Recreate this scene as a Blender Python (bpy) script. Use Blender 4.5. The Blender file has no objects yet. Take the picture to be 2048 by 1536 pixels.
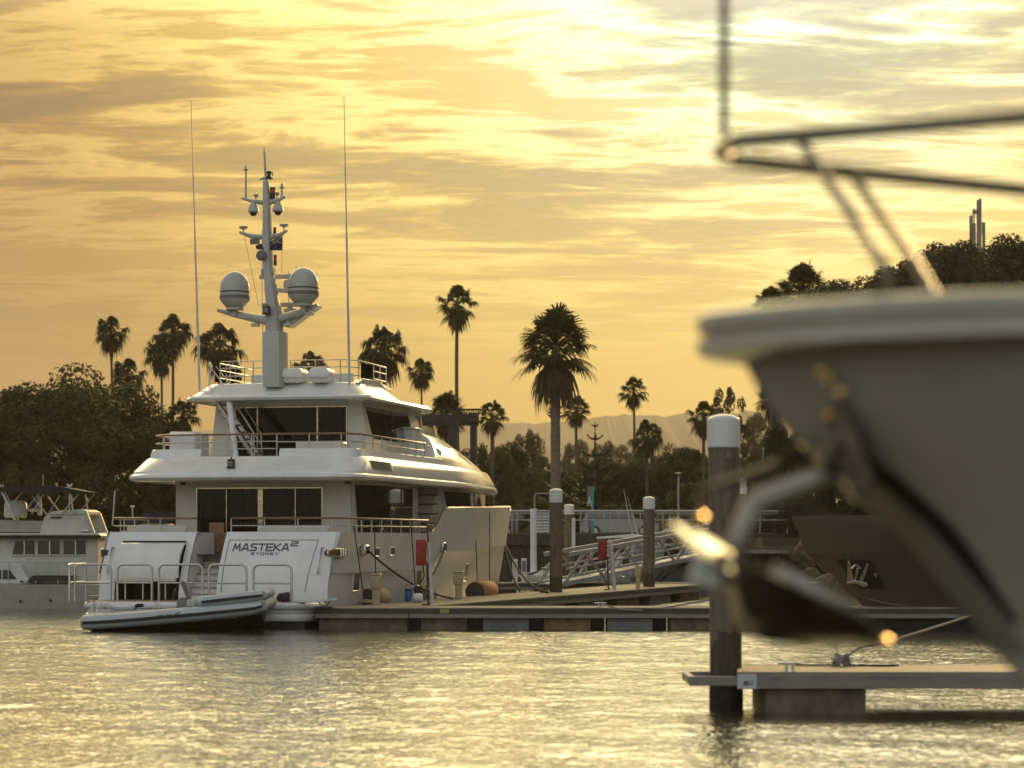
USE_HAZE = True
import bpy, bmesh, math, random
from mathutils import Vector, Matrix, noise as mnoise
R = math.radians
scene = bpy.context.scene
COL = scene.collection
F = 4835.0          # focal length in photo pixels (85 mm lens on a 36 mm sensor, 2048 px wide)
HC = 2.5            # eye height above the water
HZ = 1080.0         # row of the horizon

def P(px, py, Y):
    return Vector(((px - 1024.0) * Y / F, Y, HC + (HZ - py) * Y / F))
def XW(px, Y): return (px - 1024.0) * Y / F
def ZW(py, Y): return HC + (HZ - py) * Y / F

# ---------------------------------------------------------------- mesh builder
class MB:
    def __init__(self):
        self.v = []; self.f = []
    def add(self, vs, fs):
        o = len(self.v)
        self.v += [tuple(p) for p in vs]
        self.f += [tuple(i + o for i in f) for f in fs]
        return self
    def poly(self, pts):
        return self.add(pts, [tuple(range(len(pts)))])
    def box(self, c, s, rz=0.0, m=None):
        hx, hy, hz = s[0] / 2, s[1] / 2, s[2] / 2
        vs = [Vector((x, y, z)) for x in (-hx, hx) for y in (-hy, hy) for z in (-hz, hz)]
        M = Matrix.Translation(c) @ (m if m is not None else Matrix.Rotation(rz, 4, 'Z'))
        vs = [M @ p for p in vs]
        return self.add(vs, [(0, 1, 3, 2), (4, 6, 7, 5), (0, 4, 5, 1), (2, 3, 7, 6), (0, 2, 6, 4), (1, 5, 7, 3)])
    def bb(self, x0, x1, y0, y1, z0, z1):
        return self.box(((x0 + x1) / 2, (y0 + y1) / 2, (z0 + z1) / 2), (x1 - x0, y1 - y0, z1 - z0))
    def beam(self, a, b, w, h):
        a = Vector(a); b = Vector(b); d = b - a; L = d.length
        q = d.to_track_quat('Y', 'Z').to_matrix().to_4x4()
        return self.box((a + b) / 2, (w, L, h), m=q)
    def loft(self, rings, closed=True, cap0=False, cap1=False):
        n = len(rings[0]); vs = []; fs = []
        for r in rings: vs += list(r)
        m = n if closed else n - 1
        for i in range(len(rings) - 1):
            for j in range(m):
                k = (j + 1) % n
                fs.append((i * n + j, i * n + k, (i + 1) * n + k, (i + 1) * n + j))
        if cap0: fs.append(tuple(range(n - 1, -1, -1)))
        if cap1: fs.append(tuple((len(rings) - 1) * n + j for j in range(n)))
        return self.add(vs, fs)
    def tube(self, pts, r, n=8, cap=True):
        pts = [Vector(p) for p in pts]
        rs = r if isinstance(r, (list, tuple)) else [r] * len(pts)
        rings = []; up = None
        for i, p in enumerate(pts):
            if i == 0: d = pts[1] - p
            elif i == len(pts) - 1: d = p - pts[i - 1]
            else:
                d = (pts[i + 1] - p).normalized() + (p - pts[i - 1]).normalized()
            if d.length < 1e-9: d = Vector((0, 0, 1))
            d.normalize()
            if up is None:
                up = Vector((0, 0, 1)) if abs(d.z) < .9 else Vector((1, 0, 0))
            a = d.cross(up)
            if a.length < 1e-6: a = d.cross(Vector((0, 1, .1)))
            a.normalize(); b = a.cross(d).normalized(); up = b
            rings.append([p + (a * math.cos(t) + b * math.sin(t)) * rs[i] for t in [2 * math.pi * k / n for k in range(n)]])
        return self.loft(rings, True, cap, cap)
    def lathe(self, prof, c=(0, 0, 0), n=20, m=None):
        M = Matrix.Translation(c) @ (m if m is not None else Matrix.Identity(4))
        rings = [[M @ Vector((r * math.cos(2 * math.pi * k / n), r * math.sin(2 * math.pi * k / n), z)) for k in range(n)] for r, z in prof]
        return self.loft(rings, True, True, True)
    def prism(self, poly, off, a, b):
        """poly: list of 3D points, off: unit direction, thickness from a to b along it"""
        off = Vector(off)
        return self.loft([[Vector(p) + off * a for p in poly], [Vector(p) + off * b for p in poly]], True, True, True)
    def ball(self, c, r, n=12, s=(1, 1, 1)):
        prof = []
        h = n // 2
        rings = []
        for i in range(h + 1):
            t = math.pi * i / h
            rr = max(math.sin(t), 1e-3) * r
            rings.append([Vector((c[0] + rr * math.cos(2 * math.pi * k / n) * s[0], c[1] + rr * math.sin(2 * math.pi * k / n) * s[1], c[2] - math.cos(t) * r * s[2])) for k in range(n)])
        return self.loft(rings, True, True, True)
    def mesh(self, name, smooth=True, ang=35):
        me = bpy.data.meshes.new(name)
        me.from_pydata(self.v, [], self.f)
        bm = bmesh.new(); bm.from_mesh(me)
        bmesh.ops.recalc_face_normals(bm, faces=bm.faces)
        bm.to_mesh(me); bm.free()
        if smooth:
            me.shade_smooth()
            try: me.set_sharp_from_angle(angle=R(ang))
            except Exception: pass
        return me
    def build(self, name, mat, parent=None, smooth=True, ang=35, bev=0.0, seg=2, raw=False):
        if raw:
            me = bpy.data.meshes.new(name); me.from_pydata(self.v, [], self.f)
        else:
            me = self.mesh(name, smooth, ang)
        if mat: me.materials.append(mat)
        o = bpy.data.objects.new(name, me)
        COL.objects.link(o)
        if parent is not None: o.parent = parent
        if bev > 0:
            b = o.modifiers.new('Bevel', 'BEVEL'); b.width = bev; b.segments = seg; b.limit_method = 'ANGLE'; b.angle_limit = R(40)
            b.harden_normals = False
        return o

def tag(o, label=None, cat=None, group=None, kind=None):
    if label: o['label'] = label
    if cat: o['category'] = cat
    if group: o['group'] = group
    if kind: o['kind'] = kind
    return o
def empty(name, loc=(0, 0, 0), rz=0.0, label=None, cat=None, group=None):
    o = bpy.data.objects.new(name, None); COL.objects.link(o)
    o.location = loc; o.rotation_euler = (0, 0, rz); o.empty_display_size = .2
    return tag(o, label, cat, group)
def copy_thing(root, loc, rz=0.0, sc=1.0, label=None, group=None):
    c = root.copy(); COL.objects.link(c)
    c.location = loc; c.rotation_euler = (0, 0, rz)
    c.scale = (sc, sc, sc) if not isinstance(sc, tuple) else sc
    if label: c['label'] = label
    if group: c['group'] = group
    for ch in list(root.children):
        d = ch.copy(); COL.objects.link(d); d.parent = c
        for g in list(ch.children):
            e = g.copy(); COL.objects.link(e); e.parent = d
    return c

# ---------------------------------------------------------------- materials
def nodes_of(m):
    m.use_nodes = True
    nt = m.node_tree
    return nt, nt.nodes, nt.links
def mat(name, col, rough=.5, metal=0.0, var=.12, scale=3.0, bump=0.0, bscale=40.0, spec=.5, coat=0.0, stretch=(1, 1, 1), col2=None, rvar=.1):
    m = bpy.data.materials.new(name)
    nt, N, L = nodes_of(m)
    b = N['Principled BSDF']
    b.inputs['Metallic'].default_value = metal
    b.inputs['Specular IOR Level'].default_value = spec
    if coat: b.inputs['Coat Weight'].default_value = coat; b.inputs['Coat Roughness'].default_value = .06
    tc = N.new('ShaderNodeTexCoord'); mp = N.new('ShaderNodeMapping'); mp.inputs['Scale'].default_value = stretch
    L.new(tc.outputs['Object'], mp.inputs['Vector'])
    nz = N.new('ShaderNodeTexNoise'); nz.inputs['Scale'].default_value = scale; nz.inputs['Detail'].default_value = 6; nz.inputs['Roughness'].default_value = .65
    L.new(mp.outputs['Vector'], nz.inputs['Vector'])
    rp = N.new('ShaderNodeValToRGB')
    c2 = col2 if col2 else tuple(c * (1 - var) for c in col)
    c1 = col if col2 else tuple(min(1, c * (1 + var)) for c in col)
    rp.color_ramp.elements[0].position = .35; rp.color_ramp.elements[1].position = .65
    rp.color_ramp.elements[0].color = (*c2, 1); rp.color_ramp.elements[1].color = (*c1, 1)
    L.new(nz.outputs['Fac'], rp.inputs['Fac']); L.new(rp.outputs['Color'], b.inputs['Base Color'])
    mr = N.new('ShaderNodeMapRange'); mr.inputs['To Min'].default_value = max(.01, rough - rvar * rough); mr.inputs['To Max'].default_value = min(1, rough + rvar * rough)
    L.new(nz.outputs['Fac'], mr.inputs['Value']); L.new(mr.outputs['Result'], b.inputs['Roughness'])
    if bump:
        n2 = N.new('ShaderNodeTexNoise'); n2.inputs['Scale'].default_value = bscale; n2.inputs['Detail'].default_value = 4
        L.new(mp.outputs['Vector'], n2.inputs['Vector'])
        bp = N.new('ShaderNodeBump'); bp.inputs['Strength'].default_value = bump; bp.inputs['Distance'].default_value = .02
        L.new(n2.outputs['Fac'], bp.inputs['Height']); L.new(bp.outputs['Normal'], b.inputs['Normal'])
    return m
def mat_glass(name, tint, ior=1.5, rough=.02):
    m = bpy.data.materials.new(name)
    nt, N, L = nodes_of(m)
    N.remove(N['Principled BSDF']); out = N['Material Output']
    tr = N.new('ShaderNodeBsdfTransparent'); tr.inputs['Color'].default_value = (*tint, 1)
    gl = N.new('ShaderNodeBsdfGlossy'); gl.inputs['Roughness'].default_value = rough
    fr = N.new('ShaderNodeFresnel'); fr.inputs['IOR'].default_value = ior
    nz = N.new('ShaderNodeTexNoise'); nz.inputs['Scale'].default_value = .6
    tc = N.new('ShaderNodeTexCoord'); L.new(tc.outputs['Object'], nz.inputs['Vector'])
    bp = N.new('ShaderNodeBump'); bp.inputs['Strength'].default_value = .04; bp.inputs['Distance'].default_value = .05
    L.new(nz.outputs['Fac'], bp.inputs['Height']); L.new(bp.outputs['Normal'], gl.inputs['Normal'])
    mx = N.new('ShaderNodeMixShader'); L.new(fr.outputs['Fac'], mx.inputs['Fac']); L.new(tr.outputs['BSDF'], mx.inputs[1]); L.new(gl.outputs['BSDF'], mx.inputs[2])
    L.new(mx.outputs['Shader'], out.inputs['Surface'])
    return m
def mat_leaf(name, c1, c2, c3, trans=.25, scale=.35):
    m = bpy.data.materials.new(name)
    nt, N, L = nodes_of(m)
    b = N['Principled BSDF']; out = N['Material Output']
    b.inputs['Roughness'].default_value = .55; b.inputs['Specular IOR Level'].default_value = .3
    tc = N.new('ShaderNodeTexCoord')
    nz = N.new('ShaderNodeTexNoise'); nz.inputs['Scale'].default_value = scale; nz.inputs['Detail'].default_value = 5; nz.inputs['Roughness'].default_value = .75
    L.new(tc.outputs['Object'], nz.inputs['Vector'])
    rp = N.new('ShaderNodeValToRGB'); e = rp.color_ramp.elements
    e[0].position = .32; e[0].color = (*c1, 1); e[1].position = .68; e[1].color = (*c3, 1)
    k = e.new(.5); k.color = (*c2, 1)
    L.new(nz.outputs['Fac'], rp.inputs['Fac']); L.new(rp.outputs['Color'], b.inputs['Base Color'])
    t = N.new('ShaderNodeBsdfTranslucent'); L.new(rp.outputs['Color'], t.inputs['Color'])
    mx = N.new('ShaderNodeMixShader'); mx.inputs['Fac'].default_value = trans
    L.new(b.outputs['BSDF'], mx.inputs[1]); L.new(t.outputs['BSDF'], mx.inputs[2]); L.new(mx.outputs['Shader'], out.inputs['Surface'])
    return m

M = {}
M['white'] = mat('white_gelcoat', (.75, .735, .68), .11, var=.05, scale=1.6, stretch=(1, 1, .25))
M['white_flat'] = mat('white_paint', (.70, .69, .65), .4, var=.05, scale=2)
M['cream'] = mat('cream_gelcoat', (.66, .62, .54), .35, var=.05, scale=1.5)
M['dirty_white'] = mat('weathered_white_paint', (.56, .545, .47), .4, var=.1, scale=2.2)
M['steel'] = mat('polished_steel', (.62, .60, .56), .16, metal=1, var=.05)
M['satin'] = mat('satin_aluminium', (.50, .49, .46), .38, metal=1, var=.1)
M['alu'] = mat('galvanised_aluminium', (.42, .41, .38), .55, metal=.35, var=.15, scale=6)
M['gold'] = mat('polished_door_trim', (.42, .33, .20), .15, metal=1, var=.3, scale=9, stretch=(1, 1, 2))
M['teak'] = mat('varnished_teak', (.20, .095, .04), .3, var=.3, scale=7, stretch=(1, .3, 1), coat=.3)
M['teakdeck'] = mat('bare_teak_deck', (.34, .24, .14), .6, var=.2, scale=9, stretch=(6, .5, 1))
M['black'] = mat('black_plastic', (.012, .012, .012), .4, var=.3)
M['rubber'] = mat('black_rubber', (.02, .02, .02), .6, var=.3, scale=8)
M['rope'] = mat('black_rope', (.02, .018, .015), .85, var=.3, scale=30, bump=.4, bscale=90)
M['rope_grey'] = mat('grey_rope', (.24, .22, .20), .9, var=.2, scale=30, bump=.5, bscale=120)
M['antifoul'] = mat('black_antifouling', (.012, .012, .013), .5, var=.3)
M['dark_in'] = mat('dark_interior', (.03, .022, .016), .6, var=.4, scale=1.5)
M['curtain'] = mat('brown_curtain_cloth', (.040, .030, .021), .9, var=.3, scale=6)
M['glass'] = mat_glass('tinted_glass', (.26, .22, .18), 1.28)
M['mirror_glass'] = mat('dark_mirror_glass', (.012, .011, .010), .03, spec=1.0, var=.1, coat=1.0)
M['dark_glass'] = mat('dark_window_glass', (.016, .014, .012), .08, var=.2)
M['port_glass'] = mat('porthole_glass', (.06, .056, .05), .3, var=.2)
M['screen'] = mat_glass('clear_screen', (.75, .7, .6), 1.45)
M['letter'] = mat('grey_lettering', (.075, .08, .085), .3, metal=.4, var=.1)
M['red'] = mat('red_cover', (.30, .022, .018), .55, var=.2, scale=5, bump=.3, bscale=14)
M['redlamp'] = mat('red_lens', (.5, .01, .01), .2, var=.1)
M['blue'] = mat('blue_paint', (.03, .14, .36), .35, var=.2, scale=8)
M['yellow'] = mat('yellow_paint', (.42, .32, .05), .5, var=.2)
M['beige'] = mat('beige_plastic', (.46, .38, .22), .5, var=.12, scale=5)
M['fender'] = mat('orange_brown_fender_cloth', (.34, .15, .03), .75, var=.25, scale=5, bump=.2)
M['fender2'] = mat('grey_brown_fender_cloth', (.26, .21, .14), .8, var=.25, scale=5, bump=.2)
M['fender_end'] = mat('dark_fender_end', (.06, .04, .025), .7, var=.3, scale=5)
M['tube'] = mat('pale_hypalon', (.46, .49, .47), .45, var=.06, scale=3)
M['tube_grey'] = mat('grey_hypalon', (.16, .155, .15), .5, var=.1)
M['pile'] = mat('weathered_concrete_pile', (.15, .112, .075), .8, var=.35, scale=3, stretch=(3, 3, .35), bump=.25, bscale=18)
M['cap'] = mat('white_pile_cap', (.66, .65, .60), .4, var=.05, scale=4)
M['deck'] = mat('dock_decking', (.24, .185, .125), .75, var=.25, scale=5, stretch=(1, .4, 1), bump=.3, bscale=25)
M['fascia'] = mat('dock_fascia', (.25, .22, .175), .6, var=.2, scale=3, stretch=(.5, .5, 3))
M['fascia_dark'] = mat('dark_rubber_strake', (.055, .048, .04), .6, var=.3, scale=4)
M['float'] = mat('stained_concrete_float', (.15, .115, .075), .85, var=.4, scale=2.5, bump=.3, bscale=14, stretch=(1, 1, .6))
M['float_pale'] = mat('pale_plastic_float', (.16, .16, .145), .6, var=.2, scale=2)
M['float_rust'] = mat('brown_concrete_float', (.21, .125, .06), .85, var=.4, scale=2.5, bump=.3, bscale=14)
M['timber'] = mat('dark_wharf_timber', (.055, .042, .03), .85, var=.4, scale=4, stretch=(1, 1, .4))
M['concrete'] = mat('wharf_concrete', (.22, .19, .15), .8, var=.25, scale=1.2, bump=.2)
M['wall'] = mat('sea_wall_concrete', (.06, .048, .036), .9, var=.4, scale=.6, bump=.3, bscale=5)  # very dark concrete: the shade under the wharf is in the colour
M['crane'] = mat('dark_crane_steel', (.022, .018, .014), .6, var=.4, scale=2)
M['bark'] = mat('tree_bark', (.10, .072, .048), .9, var=.35, scale=5, stretch=(1, 1, .3), bump=.5, bscale=20)
M['palmbark'] = mat('palm_trunk_bark', (.125, .092, .062), .9, var=.35, scale=3, stretch=(1, 1, 6), bump=.6, bscale=9)
M['palmbark_pale'] = mat('pale_palm_trunk_bark', (.17, .135, .10), .9, var=.3, scale=3, stretch=(1, 1, 6), bump=.6, bscale=9)
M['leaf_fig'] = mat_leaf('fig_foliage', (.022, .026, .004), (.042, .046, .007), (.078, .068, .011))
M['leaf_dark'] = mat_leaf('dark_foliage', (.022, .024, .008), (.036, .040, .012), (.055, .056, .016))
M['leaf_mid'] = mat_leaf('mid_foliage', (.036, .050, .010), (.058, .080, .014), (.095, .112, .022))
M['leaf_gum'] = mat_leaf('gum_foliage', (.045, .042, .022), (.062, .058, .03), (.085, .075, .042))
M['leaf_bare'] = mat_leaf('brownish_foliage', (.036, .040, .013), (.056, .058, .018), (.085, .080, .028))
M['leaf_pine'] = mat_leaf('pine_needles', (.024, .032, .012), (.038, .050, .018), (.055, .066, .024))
M['frond'] = mat_leaf('palm_fronds', (.018, .022, .006), (.032, .038, .009), (.06, .062, .014), trans=.3, scale=.8)
M['skirt'] = mat_leaf('dead_palm_fronds', (.05, .033, .016), (.085, .055, .026), (.12, .08, .038), trans=.2, scale=1.2)
M['rock'] = mat('riprap_rock', (.13, .092, .055), .9, var=.4, scale=2, bump=.6, bscale=6)
M['grass'] = mat('lawn_grass', (.10, .105, .018), .9, var=.35, scale=1.2, bump=.4, bscale=8)
M['teal'] = mat('teal_post_paint', (.05, .30, .25), .4, var=.1)
M['sign_grey'] = mat('grey_sign_panel', (.16, .15, .14), .5, var=.1)
M['carwhite'] = mat('white_car_paint', (.66, .66, .64), .2, var=.04, coat=.7)
M['cardark'] = mat('dark_car_paint', (.04, .045, .05), .2, var=.05, coat=.7)
M['hullgrey'] = mat('bronze_grey_hull_paint', (.085, .066, .044), .28, var=.04, scale=.8, coat=.25)
M['bowhull'] = mat('pale_grey_bow_hull', (.42, .375, .30), .35, var=.10, scale=1.2, coat=.2)
M['bowgun'] = mat('painted_gunwale', (.48, .43, .33), .38, var=.06, scale=3)
M['chrome'] = mat('anchor_chrome', (.55, .50, .42), .13, metal=1, var=.12, scale=8)
M['satin_tip'] = mat('worn_bright_steel', (.62, .58, .50), .22, metal=1, var=.08)
M['worn'] = mat('worn_galvanised_steel', (.27, .24, .19), .3, metal=.8, var=.25, scale=9)
M['railsteel'] = mat('dull_rail_steel', (.22, .19, .15), .36, metal=1, var=.2, scale=9)
M['staff'] = mat('dark_staff', (.035, .026, .018), .5, var=.5, scale=14, stretch=(1, 1, 2))
M['cargrey'] = mat('pale_car_paint', (.36, .36, .35), .25, var=.05, coat=.5)
M['glint'] = mat('sun_glint_brass', (.80, .52, .14), .36, metal=1, var=.05)  # amber of the sun glints is put into the metal colour
M['weed'] = mat('weedy_tide_mark', (.02, .019, .011), .8, var=.5, scale=7, bump=.8, bscale=22)
M['pile_wet'] = mat('damp_stained_pile', (.062, .045, .028), .7, var=.45, scale=3, stretch=(3, 3, .4), bump=.3, bscale=18)
M['mast_paint'] = mat('mast_paint', (.45, .44, .38), .4, var=.06, scale=3)
M['hullwhite'] = mat('satin_hull_white', (.64, .63, .585), .34, var=.05, scale=1.2, stretch=(1, 1, .2), spec=.3)
M['dkmetal'] = mat('dark_stained_steel', (.10, .075, .05), .32, metal=.7, var=.4, scale=7)
M['canvas_dark'] = mat('dark_canvas', (.022, .019, .015), .85, var=.2)
M['canvas_blue'] = mat('navy_canvas', (.022, .027, .045), .85, var=.2)
M['canvas_beige'] = mat('beige_canvas', (.38, .34, .28), .8, var=.1)
M['patrol'] = mat('blue_grey_hull', (.22, .25, .25), .4, var=.06)
M['plate'] = mat('white_number_plate', (.55, .55, .53), .5, var=.05)
M['tower'] = mat('grey_tower_tube', (.26, .23, .19), .6, var=.12, scale=.5)

# ---------------------------------------------------------------- camera
cam = bpy.data.cameras.new('camera'); co = bpy.data.objects.new('camera', cam); COL.objects.link(co)
co.location = (0, 0, HC); co.rotation_euler = (R(90), 0, 0)
cam.lens = 85.0; cam.sensor_width = 36.0; cam.shift_y = (HZ - 768.0) / 2048.0
cam.clip_start = .3; cam.clip_end = 8000
cam.dof.use_dof = True; cam.dof.focus_distance = 74.0; cam.dof.aperture_fstop = 1.45; cam.dof.aperture_blades = 0
scene.camera = co
# ---------------------------------------------------------------- sky, sun, air
SUN_AZ, SUN_EL = 18.0, 13.0
GD = Vector((math.sin(R(7.0)) * math.cos(R(18.5)), math.cos(R(7.0)) * math.cos(R(18.5)), math.sin(R(18.5))))   # where the veiled clouds glow most
SD = Vector((math.sin(R(SUN_AZ)) * math.cos(R(SUN_EL)), math.cos(R(SUN_AZ)) * math.cos(R(SUN_EL)), math.sin(R(SUN_EL))))
def make_world():
    w = bpy.data.worlds.new('World'); scene.world = w; w.use_nodes = True
    nt = w.node_tree; N, L = nt.nodes, nt.links
    out = N['World Output']; bg = N['Background']
    def math_(op, a, b=None, c=None, clamp=False):
        n = N.new('ShaderNodeMath'); n.operation = op; n.use_clamp = clamp
        for i, x in enumerate((a, b, c)):
            if x is None: continue
            if isinstance(x, (int, float)): n.inputs[i].default_value = x
            else: L.new(x, n.inputs[i])
        return n.outputs[0]
    def mixc(f, a, b, mode='MIX'):
        n = N.new('ShaderNodeMix'); n.data_type = 'RGBA'; n.blend_type = mode; n.clamp_factor = True
        for s, x in ((0, f), (6, a), (7, b)):
            if isinstance(x, (int, float)): n.inputs[s].default_value = x
            elif isinstance(x, tuple): n.inputs[s].default_value = (*x, 1)
            else: L.new(x, n.inputs[s])
        return n.outputs[2]
    def smooth(x, a, b):
        n = N.new('ShaderNodeMapRange'); n.interpolation_type = 'SMOOTHSTEP'
        n.inputs['From Min'].default_value = a; n.inputs['From Max'].default_value = b
        L.new(x, n.inputs['Value']); return n.outputs['Result']
    tc = N.new('ShaderNodeTexCoord')
    d = tc.outputs['Generated']
    sp = N.new('ShaderNodeSeparateXYZ'); L.new(d, sp.inputs[0])
    dot = N.new('ShaderNodeVectorMath'); dot.operation = 'DOT_PRODUCT'; L.new(d, dot.inputs[0]); dot.inputs[1].default_value = GD
    ang = math_('MULTIPLY', math_('ARCCOSINE', math_('MINIMUM', dot.outputs['Value'], .99999)), 180 / math.pi)
    rp = N.new('ShaderNodeValToRGB'); cr = rp.color_ramp; cr.interpolation = 'B_SPLINE'
    stops = [(0, (2.4, 2.2, 1.6)), (3, (1.9, 1.72, 1.15)), (6, (1.28, 1.13, .66)), (9, (1.04, .87, .38)), (12, (.94, .70, .215)), (15, (.84, .575, .14)), (18, (.585, .355, .085)), (21, (.42, .245, .062)),
             (25, (.35, .22, .085)), (34, (.31, .245, .14)), (55, (.28, .25, .19)), (90, (.45, .455, .41)), (120, (.63, .64, .575))]
    e = cr.elements
    e[0].position = 0; e[0].color = (*stops[0][1], 1); e[1].position = 1; e[1].color = (*stops[-1][1], 1)
    for t, c in stops[1:-1]:
        k = e.new(t / 120); k.color = (*c, 1)
    L.new(math_('DIVIDE', ang, 120), rp.inputs['Fac'])
    base = rp.outputs['Color']
    # cloud deck seen in perspective: the direction meets a flat layer overhead
    den = math_('ADD', math_('MAXIMUM', sp.outputs['Z'], 0), .085)
    qx = math_('DIVIDE', sp.outputs['X'], den); qy = math_('DIVIDE', sp.outputs['Y'], den)
    cb = N.new('ShaderNodeCombineXYZ'); L.new(qx, cb.inputs[0]); L.new(qy, cb.inputs[1])
    def nz(scale, detail, rough, dist, mscale, loc, rot=0.0):
        mp = N.new('ShaderNodeMapping'); mp.inputs['Scale'].default_value = mscale; mp.inputs['Location'].default_value = loc; mp.inputs['Rotation'].default_value = (0, 0, rot)
        L.new(cb.outputs[0], mp.inputs['Vector'])
        n = N.new('ShaderNodeTexNoise'); n.inputs['Scale'].default_value = scale; n.inputs['Detail'].default_value = detail
        n.inputs['Roughness'].default_value = rough; n.inputs['Distortion'].default_value = dist
        L.new(mp.outputs['Vector'], n.inputs['Vector']); return n.outputs['Fac']
    big = nz(1.0, 3, .5, .5, (1.0, 1.5, 1), (3.1, 7.7, 0), R(6))
    med = nz(3.0, 9, .63, .75, (.72, 1.8, 1), (1.3, 2.2, 0), R(-5))
    fine = nz(10.0, 7, .66, .9, (.6, 1.6, 1), (5.3, 1.1, 0), R(10))
    body = math_('ADD', math_('MULTIPLY', big, .42), math_('ADD', math_('MULTIPLY', med, .42), math_('MULTIPLY', fine, .18)))
    hi = smooth(sp.outputs['Z'], .055, .165)          # clouds thin out into the haze near the horizon
    dark = math_('MULTIPLY', smooth(body, .50, .575), hi)
    edge = math_('MULTIPLY', math_('MULTIPLY', smooth(body, .435, .475), math_('SUBTRACT', 1, smooth(body, .485, .53))), hi)
    wisp = math_('MULTIPLY', smooth(fine, .50, .72), hi)
    near = smooth(ang, 30, 4)
    near = math_('SUBTRACT', 1, smooth(ang, 4, 26))
    # shaded cloud bellies are greyer than the glow behind them, sunlit margins are brighter
    belly = mixc(near, (.62, .66, 1.15), (.54, .52, .66))
    c1 = mixc(math_('MULTIPLY', dark, .92), base, mixc(1.0, base, belly, 'MULTIPLY'))
    glow = mixc(near, (1.55, 1.70, 1.95), (1.5, 1.6, 2.1))
    c2 = mixc(math_('MULTIPLY', edge, .85), c1, mixc(1.0, c1, glow, 'MULTIPLY'))
    c3 = mixc(math_('MULTIPLY', wisp, .62), c2, mixc(1.0, c2, (1.25, 1.3, 1.4), 'MULTIPLY'))
    # added bright sky band above the frame, to light the water and top surfaces
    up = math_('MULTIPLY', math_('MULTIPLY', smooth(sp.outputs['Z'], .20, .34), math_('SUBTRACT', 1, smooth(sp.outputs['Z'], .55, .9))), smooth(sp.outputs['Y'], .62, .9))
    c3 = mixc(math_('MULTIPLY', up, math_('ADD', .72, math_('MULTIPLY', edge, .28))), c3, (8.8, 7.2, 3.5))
    side = math_('MULTIPLY', smooth(sp.outputs['X'], .38, .75), .85)       # sky dimmed off to the right, added to darken the starboard side
    c3 = mixc(side, c3, mixc(1.0, c3, (.30, .31, .34), 'MULTIPLY'))
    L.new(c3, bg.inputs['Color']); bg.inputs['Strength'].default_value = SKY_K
    sky = N.new('ShaderNodeTexSky'); sky.sky_type = 'NISHITA'; sky.sun_disc = False
    sky.sun_elevation = R(SUN_EL); sky.sun_rotation = R(SUN_AZ); sky.dust_density = 1.0; sky.air_density = 1.0; sky.altitude = 0
    b2 = N.new('ShaderNodeBackground'); L.new(sky.outputs['Color'], b2.inputs['Color']); b2.inputs['Strength'].default_value = NISHITA_K
    ad = N.new('ShaderNodeAddShader'); L.new(bg.outputs[0], ad.inputs[0]); L.new(b2.outputs[0], ad.inputs[1]); L.new(ad.outputs[0], out.inputs['Surface'])
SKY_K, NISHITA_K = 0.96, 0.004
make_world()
sun = bpy.data.lights.new('sun', 'SUN'); so = bpy.data.objects.new('sun', sun); COL.objects.link(so)
sun.energy = 1.6; sun.angle = R(3.0); sun.color = (1.0, .66, .27)
so.rotation_euler = (-SD).to_track_quat('-Z', 'Y').to_euler(); so.location = (0, 0, 60)

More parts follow.
